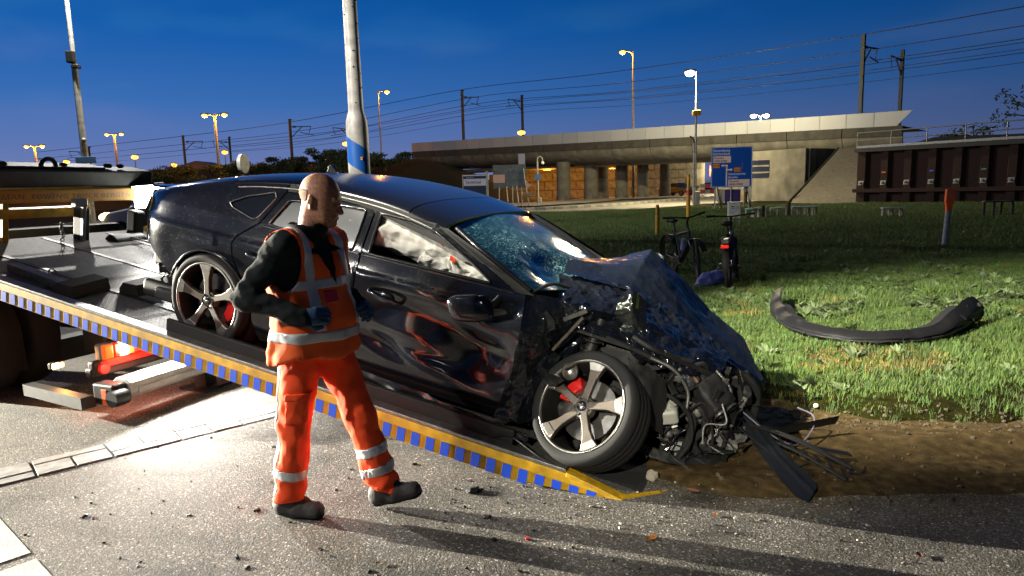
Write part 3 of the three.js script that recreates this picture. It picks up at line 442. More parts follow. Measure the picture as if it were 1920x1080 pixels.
      return [lerp(0.05 + 0.05 * n, 0.80, k), lerp(0.15 + 0.10 * n, 0.92, k), lerp(0.19 + 0.11 * n, 0.90, k)];
    });
  })();
  const screen = mat([0.9, 0.95, 0.95], { map: crackTex, roughness: 0.16, transmission: 0.30, thickness: 0, clearcoat: 1, clearcoatRoughness: 0.08, bumpMap: crackTex, bumpScale: 0.0012 });
  kit().add(grid(40, 28, (u, v) => { const z = lerp(0.665, -0.665, u) * lerp(1, 1.16, v), q = z / 0.75, x = lerp(1.672 - 0.05 * q * q, 2.40 - 0.14 * q * q, v), y = lerp(1.200 - 0.045 * q * q, 0.885 + 0.01 * q * q, v) + 0.012 * Math.sin(v * Math.PI); const d = -bump(u, v, 0.36, 0.80, 0.20, 0.22, 0.055) + 0.014 * fbm(u * 9, v * 7, 3, 3) * smooth(0.2, 0.7, v); return [x + d * 0.55, y + d, z, u, 1 - v]; })).build('windscreen', screen, car);
  kit().tube([[1.70, 1.15, 0.70], [1.95, 1.045, 0.765], [2.27, 0.905, 0.80]], 0.018, 20, 8).build('windscreen_pillar', m.blackGloss, car); kit().tube([[1.67, 1.16, -0.68], [1.95, 1.05, -0.74], [2.25, 0.90, -0.79]], 0.022, 20, 8).build('windscreen_pillar', m.blackGloss, car);
  // ---- cabin
  kit().rbox(0.9, 0.20, 0, 3.1, 0.10, 1.55, 0.03).box(-0.75, 0.42, 0, 0.05, 0.5, 1.1).build('floor_pan', m.inner, car);
  for (const s of [1, -1]) { kit().rbox(1.30, 0.52, s * 0.38, 0.5, 0.14, 0.5, 0.05, 0, 0, 0.1).rbox(1.02, 0.82, s * 0.38, 0.16, 0.62, 0.48, 0.06, 0, 0, 0.28).rbox(0.90, 1.10, s * 0.38, 0.10, 0.16, 0.26, 0.04, 0, 0, 0.2).build('front_seat', m.inner, car); }
  kit().rbox(0.45, 0.50, 0, 0.5, 0.16, 1.25, 0.05).rbox(0.16, 0.78, 0, 0.16, 0.55, 1.25, 0.06, 0, 0, 0.35).build('rear_seat', m.inner, car);
  kit().rbox(2.05, 0.72, 0, 0.42, 0.26, 1.4, 0.07).build('dashboard', m.inner, car);
  // curtain and front airbags
  const creases = (n, sd, a) => { seed(sd); const L = Array.from({ length: n }, () => { const t = rr(0, Math.PI); return [Math.cos(t), Math.sin(t), rr(0.1, 0.9), rr(0.1, 0.9), rr(0.35, 1) * a * (rnd() < 0.5 ? -1 : 1)]; }); const h = (u, v) => { let q = 0; for (const [c, d, x, y, k] of L) q += k * Math.abs(c * (u - x) * 1.5 + d * (v - y)); return q; }; const m0 = h(0.5, 0.5); return (u, v) => h(u, v) - m0; };
  const cloth = (name, rows, nu, nv, amp, f, z0, mt, sharp = 0, fold = null, dir = [0, 1, 0]) => { const R = rows.length - 1, Cn = rows[0].length - 1; return kit().add(grid(nu, nv, (u, v) => { const a = Math.min(R - 1, Math.floor(v * R)), b = Math.min(Cn - 1, Math.floor(u * Cn)), tv = v * R - a, tu = u * Cn - b, p = [0, 1, 2].map((q) => lerp(lerp(rows[a][b][q], rows[a][b + 1][q], tu), lerp(rows[a + 1][b][q], rows[a + 1][b + 1][q], tu), tv)); const n = (k) => { const e = fbm(p[0] * f + k * 7.1, p[1] * f * 1.2, p[2] * f + z0 + k * 3.3, 3); return sharp ? (1 - Math.abs(e) * 4) * 0.6 : e * 2; }; const q = fold ? fold(u, v) : 0; return [p[0] + amp * n(0) * 0.5 + q * dir[0], p[1] + amp * n(1) * 0.7 + q * dir[1], p[2] + amp * n(2) + q * dir[2], u, v]; })).build(name, mt, car); };
  cloth('curtain_airbag', [[[1.00, 1.14, 0.72], [1.30, 1.165, 0.735], [1.54, 1.14, 0.725], [1.74, 1.06, 0.735], [1.98, 0.925, 0.78]], [[1.00, 1.06, 0.79], [1.30, 1.07, 0.80], [1.54, 1.04, 0.79], [1.73, 0.985, 0.795], [1.95, 0.90, 0.80]], [[1.02, 0.965, 0.78], [1.30, 0.945, 0.79], [1.52, 0.94, 0.775], [1.71, 0.905, 0.78], [1.92, 0.87, 0.79]], [[1.10, 0.93, 0.66], [1.32, 0.90, 0.68], [1.54, 0.88, 0.68], [1.72, 0.86, 0.68], [1.92, 0.83, 0.7]]], 90, 50, 0.026, 7, 2, m.airbag, 0, creases(7, 780, 0.03), [0, 0.2, 0.9]);
  cloth('front_airbag', [[[1.56, 0.985, 0.79], [1.70, 0.985, 0.80], [1.86, 0.93, 0.81], [2.0, 0.905, 0.81]], [[1.53, 0.93, 0.82], [1.70, 0.935, 0.835], [1.86, 0.90, 0.83], [2.02, 0.885, 0.82]], [[1.55, 0.885, 0.80], [1.70, 0.88, 0.81], [1.86, 0.865, 0.81], [2.0, 0.86, 0.80]]], 50, 30, 0.05, 9, 5, m.airbag);
  for (const [x, y, z, t] of [[1.665, 1.062, 0.795, -0.5], [1.765, 0.985, 0.826, -0.2]]) kit().rbox(x, y, z, 0.045, 0.034, 0.004, 0.002, 0.2, -0.2, t).build('airbag_label', m.redLabel, car);
  // ---- underbody, wheel housings, stripped rear end
  kit().rbox(0.9, 0.21, 0, 3.4, 0.14, 1.5, 0.04).build('underbody', m.chassis, car);
  for (const s of [1, -1]) kit().lathe([[0.36, 0], [0.37, -0.10], [0.36, -0.30]], 0, 0.31, s * 0.86, Math.PI / 2 * s, 0, 0, 40).cyl([0, 0.31, s * 0.55], [0, 0.31, s * 0.54], 0.36, 0.36, 30).build('wheel_housing', m.inner, car);
  kit().add(grid(6, 8, (u, v) => [-0.37 - 0.10 * u + 0.02 * v, 0.48 - 0.34 * v, 0.83 - 0.05 * u * u + 0.006 * noise(u * 5, v * 5)])).build('arch_liner', m.black, car);
  seed(51); for (let k = 0; k < 22; k++) { const x = rr(-0.92, -0.5), y = rr(0.24, 0.60), z = lerp(0.78, 0.40, (-0.5 - x) / 0.42) + rr(-0.05, 0.06); if (k % 3) kit().rbox(x, y, z, rr(0.02, 0.09), rr(0.02, 0.07), rr(0.02, 0.06), 0.006, rr(-0.5, 0.5), rr(-0.8, 0.8), rr(-0.5, 0.5)).build('bumper_bracket', k % 2 ? m.black : m.steel, car); else kit().tube([[x, y, z], [x + rr(-0.06, 0.08), y - 0.08, z + 0.02], [x + rr(-0.05, 0.10), y - rr(0.12, 0.2), z]], 0.007, 14, 6).build('cable', m.black, car); }
  kit().rbox(-0.86, 0.40, 0, 0.12, 0.14, 1.10, 0.03).build('crash_beam', m.steel, car);
  kit().add(flat(grid(8, 5, (u, v) => [-0.60 - 0.20 * u + 0.02 * noise(u * 7, v * 7), 0.60 + 0.20 * v, 0.845 - 0.17 * u * u + 0.012 * noise(u * 9, v * 9, 4)]))).build('tail_lamp', m.darkGlass, car);
  // ---- wheels
  const q0 = new THREE.Quaternion(), face = (n) => { const z = V(...n).normalize(), x = V(0, 1, 0).cross(z).normalize(), y = z.clone().cross(x); return new THREE.Quaternion().setFromRotationMatrix(M4().makeBasis(x, y, z)); };
  const qL = new THREE.Quaternion().setFromAxisAngle(V(0, 1, 0), Math.PI);
  const caliper = (r, rot) => { const g = r.cal.map(([x, y]) => [x * Math.cos(rot) - y * Math.sin(rot), x * Math.sin(rot) + y * Math.cos(rot)]); kit().prism(g, 0.08, M4().makeTranslation(0, 0, -0.105), 0.008).build('brake_caliper', m.caliper, r.w); };
  caliper(wheel(car, [0, 0.315, 0.915], q0), Math.PI - 0.2); wheel(car, [0, 0.315, -0.915], qL);
  caliper(wheel(car, [2.71, 0.375, 0.93], face([-0.36, 0.50, 0.87]), 'bent front wheel with red brake caliper, splayed out of its arch'), -0.25); wheel(car, [2.74, 0.32, -0.86], qL);
  // ---- mirror hanging on the door
  { const mr = kit().add(surfaceNet((x, y, z) => { const c = Math.cos(0.45), s = Math.sin(0.45), X = (x - 2.0) * c + (y - 0.775) * s, Y = -(x - 2.0) * s + (y - 0.775) * c, Z = z - 1.0; const q = (v) => Math.pow(Math.abs(v), 3.2); return Math.max(Math.pow(q(X / 1.5) + q(Y / 0.92 + 0.22 * X) + q(Z / 0.7), 1 / 3.2) - 0.088, X - 0.118); }, [1.80, 0.60, 0.88], [2.2, 0.95, 1.12], 0.010)).build('door_mirror', m.paint, car); kit().tube([[2.12, 0.84, 0.88], [2.10, 0.80, 0.95], [2.05, 0.77, 0.99]], 0.022, 14, 8).build('mirror_arm', m.black, car); }
  // ---- torn front end
  cloth('bonnet', [[[2.20, 0.91, -0.52], [2.46, 0.955, -0.56], [2.68, 1.070, -0.50], [2.90, 0.945, -0.56], [3.16, 0.785, -0.60], [3.45, 0.685, -0.55], [3.64, 0.535, -0.26]], [[2.23, 0.985, 0.02], [2.45, 0.955, -0.12], [2.68, 0.985, -0.18], [2.90, 0.905, -0.22], [3.14, 0.775, -0.24], [3.38, 0.66, -0.22], [3.63, 0.55, -0.18]], [[2.29, 0.945, 0.26], [2.49, 0.92, 0.24], [2.70, 0.895, 0.12], [2.95, 0.805, 0.04], [3.17, 0.71, 0.0], [3.36, 0.635, -0.03], [3.58, 0.565, -0.10]]], 150, 80, 0.012, 5, 8, m.paintBlue, 1, creases(26, 771, 0.050), [0.15, 0.85, 0.35]);
  cloth('bonnet_underside', [[[2.50, 0.83, -0.5], [2.80, 0.83, -0.5], [3.16, 0.64, -0.5], [3.50, 0.46, -0.3]], [[2.54, 0.78, 0.2], [2.85, 0.70, 0.1], [3.14, 0.58, 0.06], [3.44, 0.46, -0.1]], [[2.60, 0.72, 0.50], [2.90, 0.62, 0.38], [3.12, 0.54, 0.26], [3.34, 0.46, 0.02]]], 60, 40, 0.03, 6, 18, m.black, 1, creases(10, 772, 0.03), [0, 0.8, 0.3]);
  cloth('bonnet_edge', [[[2.25, 0.965, 0.20], [2.48, 0.945, 0.18], [2.71, 0.915, 0.08], [2.96, 0.825, 0.0], [3.18, 0.725, -0.04], [3.40, 0.645, -0.06]], [[2.34, 0.91, 0.50], [2.56, 0.87, 0.50], [2.76, 0.83, 0.40], [2.98, 0.745, 0.32], [3.18, 0.665, 0.24], [3.38, 0.60, 0.14]], [[2.38, 0.86, 0.66], [2.60, 0.80, 0.66], [2.80, 0.74, 0.57], [3.0, 0.665, 0.50], [3.18, 0.60, 0.40], [3.35, 0.545, 0.26]], [[2.42, 0.77, 0.71], [2.62, 0.72, 0.70], [2.82, 0.66, 0.62], [3.0, 0.60, 0.55], [3.17, 0.545, 0.46], [3.33, 0.50, 0.31]]], 190, 120, 0.042, 6.5, 81, m.paint, 1, creases(24, 779, 0.045), [0.1, 0.7, 0.5]);
  cloth('wing_corner', [[[2.50, 1.02, -0.68], [2.62, 1.07, -0.72], [2.76, 1.06, -0.70]], [[2.49, 0.95, -0.66], [2.62, 0.985, -0.70], [2.76, 0.97, -0.68]]], 18, 12, 0.02, 9, 31, m.paint, 1);
  cloth('front_wing', [[[2.26, 0.90, 0.82], [2.42, 0.89, 0.78], [2.56, 0.86, 0.68], [2.74, 0.84, 0.58]], [[2.28, 0.70, 0.87], [2.40, 0.71, 0.82], [2.52, 0.74, 0.70], [2.64, 0.73, 0.54]], [[2.27, 0.45, 0.875], [2.35, 0.46, 0.83], [2.43, 0.5, 0.70], [2.5, 0.5, 0.54]], [[2.20, 0.14, 0.87], [2.34, 0.13, 0.84], [2.43, 0.14, 0.66], [2.5, 0.14, 0.52]]], 80, 100, 0.02, 7, 12, m.paint, 1, creases(18, 773, 0.09), [0.2, 0.1, 0.9]);
  cloth('sill_strip', [[[1.15, 0.155, 0.885], [1.7, 0.15, 0.895], [2.1, 0.12, 0.91], [2.45, 0.12, 0.93]], [[1.15, 0.10, 0.90], [1.7, 0.09, 0.905], [2.1, 0.07, 0.93], [2.45, 0.075, 0.95]]], 40, 8, 0.014, 7, 24, m.blackGloss);
  kit().rbox(3.02, 0.38, -0.10, 0.55, 0.44, 0.85, 0.06, 0.05, 0.1, -0.12).rbox(2.75, 0.45, 0.1, 0.4, 0.5, 0.9, 0.08).build('engine_block', m.chassis, car);
  kit().rbox(3.20, 0.525, 0.30, 0.26, 0.13, 0.20, 0.035, 0.25, 0.3, -0.32).build('intake_cover', mat([0.20, 0.22, 0.27], { roughness: 0.35, metalness: 0.7, map: dirty, scale: 0.3 }), car); kit().rbox(3.19, 0.46, 0.31, 0.30, 0.03, 0.23, 0.012, 0.25, 0.3, -0.32).build('intake_flange', m.darkSteel, car);
  const bar = (name, mt, a, b, w, h) => kit().beam(a, b, w, h).build(name, mt, car);
  for (const [a, b, w, h, mt] of [[[3.30, 0.53, 0.28], [3.40, 0.26, 0.24], 0.05, 0.045, m.steel], [[3.44, 0.46, -0.1], [3.54, 0.06, -0.12], 0.05, 0.05, m.black], [[3.40, 0.46, -0.35], [3.50, 0.05, -0.40], 0.05, 0.06, m.black], [[3.40, 0.55, 0.1], [3.46, 0.10, -0.45], 0.03, 0.05, m.chassis], [[3.36, 0.06, 0.5], [3.55, 0.05, -0.6], 0.08, 0.07, m.darkSteel], [[2.48, 0.78, 0.76], [2.60, 0.86, 0.74], 0.022, 0.022, m.steel], [[2.55, 0.73, 0.72], [2.86, 0.68, 0.62], 0.03, 0.018, m.darkSteel], [[2.72, 0.72, 0.66], [3.1, 0.60, 0.50], 0.05, 0.02, m.black], [[2.46, 0.60, 0.80], [2.60, 0.83, 0.80], 0.016, 0.016, m.alloy], [[3.05, 0.68, 0.55], [3.42, 0.52, 0.25], 0.03, 0.03, m.darkSteel]]) bar('body_strut', mt, a, b, w, h);
  // bracket of the headlamp, pale plastic
  cloth('lamp_bracket', [[[3.36, 0.30, 0.34], [3.44, 0.285, 0.30], [3.53, 0.262, 0.24], [3.60, 0.255, 0.17]], [[3.36, 0.23, 0.36], [3.44, 0.22, 0.33], [3.53, 0.20, 0.27], [3.60, 0.19, 0.20]], [[3.38, 0.17, 0.34], [3.46, 0.16, 0.32], [3.52, 0.15, 0.27], [3.58, 0.15, 0.20]]], 24, 14, 0.022, 12, 3, m.galv, 1); kit().rbox(3.50, 0.135, 0.26, 0.11, 0.07, 0.08, 0.012, 0.3, 0.4, -0.2).build('connector_box', m.greyPaint, car);
  kit().rbox(3.24, 0.10, 0.44, 0.12, 0.12, 0.10, 0.02, 0, 0.2, 0).build('washer_tank', m.greyPaint, car); kit().lathe([[0.001, 0.0], [0.035, 0.004], [0.05, 0.03], [0.052, 0.05]], 2.60, 0.50, 0.77, 1.35, 0, 0.3, 24).build('lamp_reflector', m.alloyBright, car);
  kit().cyl([2.62, 0.46, 0.66], [2.66, 0.80, 0.60], 0.04, 0.034, 16).torus(2.63, 0.55, 0.65, 0.055, 0.008, 1.5).torus(2.64, 0.61, 0.64, 0.055, 0.008, 1.5).torus(2.645, 0.67, 0.63, 0.055, 0.008, 1.5).build('suspension_strut', m.darkSteel, car);
  cloth('arch_liner_torn', [[[2.88, 0.66, 0.78], [3.0, 0.62, 0.72], [3.10, 0.55, 0.62]], [[2.92, 0.52, 0.80], [3.04, 0.44, 0.74], [3.13, 0.36, 0.62]], [[3.0, 0.34, 0.78], [3.08, 0.28, 0.70], [3.14, 0.2, 0.6]]], 20, 20, 0.03, 7, 40, m.black, 1);
  const shiny = mat([0.05, 0.055, 0.05], { roughness: 0.2, metalness: 0.8 });
  cloth('torn_panel', [[[2.72, 0.92, 0.50], [2.80, 0.97, 0.44], [2.88, 0.93, 0.40]], [[2.72, 0.82, 0.54], [2.81, 0.86, 0.50], [2.90, 0.82, 0.44]], [[2.76, 0.73, 0.52], [2.84, 0.75, 0.50], [2.93, 0.72, 0.44]]], 40, 40, 0.01, 8, 50, shiny, 1, creases(9, 775, 0.06), [0.3, 0.3, 0.8]);
  seed(600); const mats = [m.black, m.paint, m.darkSteel, m.paint, shiny, m.chassis, m.blackGloss, m.darkSteel];
  for (let k = 0; k < 112; k++) { // crushed sheet pieces all over the engine bay
    const t = rnd(), c = k < 16 ? [rr(2.30, 2.48), rr(0.20, 0.72), rr(0.62, 0.80)] : k < 64 ? [lerp(2.55, 3.5, t), lerp(0.80, 0.42, t) - rr(0, 0.5) * (0.4 + t * 0.6), rr(-0.1, 0.66 - 0.25 * t)] : [lerp(3.02, 3.62, t), rr(0.04, 0.56 - 0.25 * t), rr(0.05, 0.60 - 0.35 * t)], s = k < 64 ? rr(0.04, 0.11) : rr(0.025, 0.075), a = V(rr(-1, 1), rr(-1, 1), rr(-1, 1)).normalize(), b = V(rr(-1, 1), rr(-1, 1), rr(-1, 1)).cross(a).normalize(), p = (u, v) => [0, 1, 2].map((q) => c[q] + s * (a.getComponent(q) * u * 1.3 + b.getComponent(q) * v * 0.6));
    cloth('crushed_sheet', [[p(-1, -1), p(0, -1.1), p(1, -0.8)], [p(-1.1, 0), p(0, 0.2), p(0.9, 0)], [p(-0.8, 1), p(0, 0.8), p(1, 1)]], 16, 14, 0.012, 9, k * 3.7, mats[k % mats.length], 1, creases(6, 800 + k, s * 0.55), [rr(-1, 1), rr(-1, 1), rr(-1, 1)]);
  }
  const brown = mat([0.16, 0.10, 0.065], { roughness: 0.6, metalness: 0.5, map: dirty, scale: 0.2 }), cast = mat([0.26, 0.26, 0.255], { roughness: 0.55, metalness: 0.6, map: dirty, bumpMap: grain, bumpScale: 0.002, scale: 0.2 });
  // engine with ancillaries
  for (const [x, y, z, r, h] of [[3.30, 0.34, 0.44, 0.075, 0.10], [3.17, 0.20, 0.52, 0.06, 0.09], [3.36, 0.14, 0.36, 0.055, 0.08]]) { const p = part('pulley', car); p.position.set(x, y, z); p.rotation.set(0.2, 0.5, 0); kit().lathe([[0.012, -h / 2], [r, -h / 2], [r, -h * 0.3], [r * 0.93, -h * 0.25], [r, -h * 0.2], [r * 0.93, -h * 0.1], [r, 0], [r * 0.6, 0.006], [r * 0.55, -0.01], [0.02, -0.01], [0.02, 0.02], [0.001, 0.02]], 0, 0, 0, Math.PI / 2, 0, 0, 36).build('belt_wheel', cast, p); kit().cyl([0, 0, -h], [0, 0, -h / 2], r * 0.9, r * 0.9, 24).build('pulley_body', m.darkSteel, p); }
  kit().tube([[3.37, 0.38, 0.47], [3.30, 0.425, 0.49], [3.18, 0.28, 0.56], [3.14, 0.16, 0.55], [3.24, 0.12, 0.46], [3.38, 0.09, 0.40], [3.42, 0.16, 0.40], [3.37, 0.38, 0.47]], 0.009, 60, 5).build('drive_belt', m.rubber, car);
  for (let k = 0; k < 4; k++) { const z = 0.08 + k * 0.10; kit().tube([[3.10, 0.56, z], [3.22, 0.55, z + 0.02], [3.30, 0.46, z + 0.03], [3.30, 0.36, 0.25]], 0.020, 24, 10).build('manifold_pipe', brown, car); }
  kit().rbox(3.05, 0.60, 0.25, 0.18, 0.05, 0.50, 0.02, 0, 0.1, -0.3).build('cylinder_head', cast, car); for (let k = 0; k < 5; k++) kit().cyl([3.02 + 0.02 * k, 0.63 - 0.01 * k, 0.06 + k * 0.10], [3.03 + 0.02 * k, 0.67 - 0.01 * k, 0.06 + k * 0.10], 0.012, 0.012, 8).build('head_bolt', m.steel, car);
  { const h = part('headlamp', car); h.position.set(3.38, 0.44, 0.40); h.rotation.set(0.35, -0.5, -0.35); kit().add(surfaceNet((x, y, z) => Math.max(Math.pow(Math.pow(Math.abs(x), 4) + Math.pow(Math.abs(y + 0.25 * x) / 0.5, 4) + Math.pow(Math.abs(z) / 0.78, 4), 0.25) - 0.13 + 0.012 * noise(x * 22, y * 22, z * 22), x - 0.07), [-0.18, -0.12, -0.16], [0.1, 0.12, 0.16], 0.011)).build('lamp_shell', m.black, h); for (const z of [-0.05, 0.05]) kit().lathe([[0.001, -0.03], [0.02, -0.025], [0.036, 0.0], [0.040, 0.012]], 0.075, 0, z, 0, 0, -Math.PI / 2, 22).build('lamp_bowl', m.alloyBright, h); kit().add(flat(grid(5, 4, (u, v) => [0.10 + 0.02 * noise(u * 6, v * 6), -0.06 + 0.13 * v, -0.11 + 0.16 * u]))).build('lens_shard', m.glass, h); }
  { const r = part('radiator', car); r.position.set(3.45, 0.23, -0.14); r.rotation.set(0, 0.15, -0.22); kit().rbox(0, 0, 0, 0.03, 0.42, 0.62, 0.006).build('core', cast, r); for (let k = 0; k < 13; k++) kit().box(0.019, -0.18 + k * 0.030, 0, 0.008, 0.006, 0.60).build('fin', m.steel, r); for (const y of [-0.225, 0.225]) kit().rbox(0, y, 0, 0.05, 0.04, 0.64, 0.01).build('tank', m.black, r); kit().torus(0.05, -0.01, 0.0, 0.17, 0.014, 0, Math.PI / 2, 0, 8, 36).build('fan_ring', m.black, r); for (let k = 0; k < 7; k++) kit().box(0.05, 0.085 * Math.cos(k * 0.9), 0.085 * Math.sin(k * 0.9), 0.012, 0.16, 0.045, -k * 0.9 + 0, 0.0, 0).build('fan_blade', m.black, r); }
  kit().tube([[2.62, 0.30, 0.62], [2.80, 0.24, 0.50], [3.02, 0.18, 0.36]], 0.026, 16, 10).build('control_arm', cast, car); kit().lathe([[0.03, 0], [0.05, 0.01], [0.036, 0.02], [0.054, 0.03], [0.04, 0.04], [0.058, 0.05], [0.045, 0.06], [0.06, 0.075], [0.02, 0.09]], 2.80, 0.33, 0.50, 0.9, 0.4, 0, 24).build('shaft_boot', m.rubber, car);
  kit().rbox(3.14, 0.34, 0.58, 0.13, 0.10, 0.11, 0.025, 0.3, 0.2, 0.3).cyl([3.15, 0.39, 0.59], [3.16, 0.42, 0.60], 0.025, 0.025, 16).build('coolant_tank', mat([0.42, 0.42, 0.36], { roughness: 0.5, transmission: 0.2, thickness: 0 }), car);
  for (const [pts, r, mt] of [[[[2.98, 0.64, 0.58], [3.12, 0.60, 0.56], [3.22, 0.50, 0.55], [3.24, 0.40, 0.57]], 0.011, m.alloyBright], [[[3.34, 0.58, 0.28], [3.44, 0.50, 0.30], [3.47, 0.36, 0.32], [3.42, 0.24, 0.38]], 0.010, m.alloyBright], [[[3.05, 0.48, 0.62], [3.16, 0.45, 0.62], [3.26, 0.36, 0.56], [3.30, 0.22, 0.56], [3.26, 0.10, 0.58]], 0.013, m.rubber], [[[2.86, 0.74, 0.60], [2.98, 0.70, 0.60], [3.08, 0.66, 0.52], [3.20, 0.64, 0.44]], 0.016, m.black], [[[3.40, 0.30, 0.36], [3.48, 0.22, 0.34], [3.46, 0.08, 0.36], [3.40, 0.02, 0.40]], 0.012, m.rubber]]) kit().tube(pts, r, 36, 8).build('pipe', mt, car);
  for (let k = 0; k < 9; k++) { const x = rr(2.95, 3.5), y = rr(0.12, 0.58) - 0.12 * (x - 2.95), z = rr(0.42, 0.64) - 0.2 * (x - 2.95); kit().beam([x, y, z], [x + rr(-0.12, 0.12), y + rr(-0.1, 0.1), z + rr(-0.08, 0.04)], rr(0.02, 0.05), 0.006).beam([x, y, z], [x + rr(-0.05, 0.05), y + rr(0.03, 0.08), z + rr(0, 0.04)], rr(0.02, 0.04), 0.006).build('bracket', [cast, m.steel, m.darkSteel][k % 3], car); }
  seed(640);
  cloth('under_tray', [[[2.95, 0.10, 0.60], [3.2, 0.08, 0.56], [3.42, 0.08, 0.44], [3.56, 0.09, 0.2]], [[2.98, 0.03, 0.58], [3.2, 0.045, 0.60], [3.44, 0.065, 0.50], [3.62, 0.085, 0.24]], [[2.98, 0.02, 0.2], [3.2, 0.04, 0.2], [3.45, 0.07, 0.15], [3.60, 0.09, 0.0]]], 50, 30, 0.02, 8, 90, m.black, 1, creases(9, 790, 0.03), [0, 0.6, 0.5]);
  const hose = (pts, r, mt) => kit().tube(pts, r, 40, 9).build('hose', mt, car);
  hose([[3.22, 0.36, 0.46], [3.29, 0.30, 0.50], [3.27, 0.12, 0.54], [3.24, 0.0, 0.54], [3.27, -0.05, 0.52]], 0.022, m.rubber); hose([[3.31, 0.38, 0.40], [3.36, 0.26, 0.42], [3.31, 0.18, 0.46], [3.37, 0.06, 0.44], [3.30, -0.03, 0.50]], 0.024, m.rubber); hose([[3.12, 0.42, 0.52], [3.20, 0.44, 0.50], [3.31, 0.40, 0.42], [3.36, 0.32, 0.34]], 0.014, m.black); hose([[3.0, 0.60, 0.5], [3.15, 0.58, 0.46], [3.26, 0.62, 0.36], [3.30, 0.54, 0.30]], 0.016, m.rubber); hose([[3.50, 0.52, -0.05], [3.60, 0.40, -0.1], [3.61, 0.22, -0.12], [3.55, 0.06, -0.1]], 0.028, m.rubber);
  kit().ball(3.27, -0.03, 0.52, 0.04, [1, 0.8, 1]).build('hose_joint', m.rubber, car); kit().rbox(3.19, 0.28, 0.56, 0.035, 0.035, 0.004, 0.001, 0, 0.2, 0.6).build('sticker', m.signWhite, car);
  const ty = kit().torus(3.27, 0.08, 0.48, 0.032, 0.008, 0, 0.6, 0).build('hose_clamp', m.steel, car);
  for (let k = 0; k < 26; k++) { const x = rr(2.9, 3.5), y = rr(0.25, 0.6) - 0.2 * (x - 2.9), z = rr(0.1, 0.6), L = rr(0.1, 0.3); kit().tube([[x, y, z], [x + rr(-0.1, 0.14), y + rr(-0.12, 0.08), z + rr(-0.02, 0.1)], [x + rr(-0.1, 0.2), y - L * 0.6, z + rr(-0.05, 0.1)], [x + rr(-0.1, 0.2), y - L, z + rr(-0.1, 0.1)]], rr(0.003, 0.006), 24, 5).build('wire', [m.black, m.darkSteel, m.greyPaint, m.rubber][k % 4], car); }
  for (let k = 0; k < 16; k++) { const t = rnd(), x = lerp(2.6, 3.45, t), y = rr(0.15, 0.62) - 0.15 * t, z = rr(0.15, 0.6); kit().rbox(x, y, z, rr(0.03, 0.09), rr(0.03, 0.08), rr(0.03, 0.08), 0.008, rr(-1, 1), rr(-1, 1), rr(-1, 1)).cyl([x, y, z], [x + rr(-0.05, 0.05), y + 0.05, z + 0.04], 0.014, 0.012, 10).build('engine_fitting', [m.darkSteel, m.black, m.steel, m.chassis][k % 4], car); }
  kit().tube([[2.43, 0.93, 0.58], [2.35, 0.945, 0.66], [2.28, 0.90, 0.74], [2.24, 0.86, 0.80]], 0.010, 20, 6).build('wiper_arm', m.black, car);
  kit().tube([[2.20, 0.02, 1.0], [2.35, 0.10, 1.0], [2.6, 0.06, 1.06], [2.9, 0.0, 1.0]], 0.006, 30, 5).build('loose_cable', m.black, car);
}
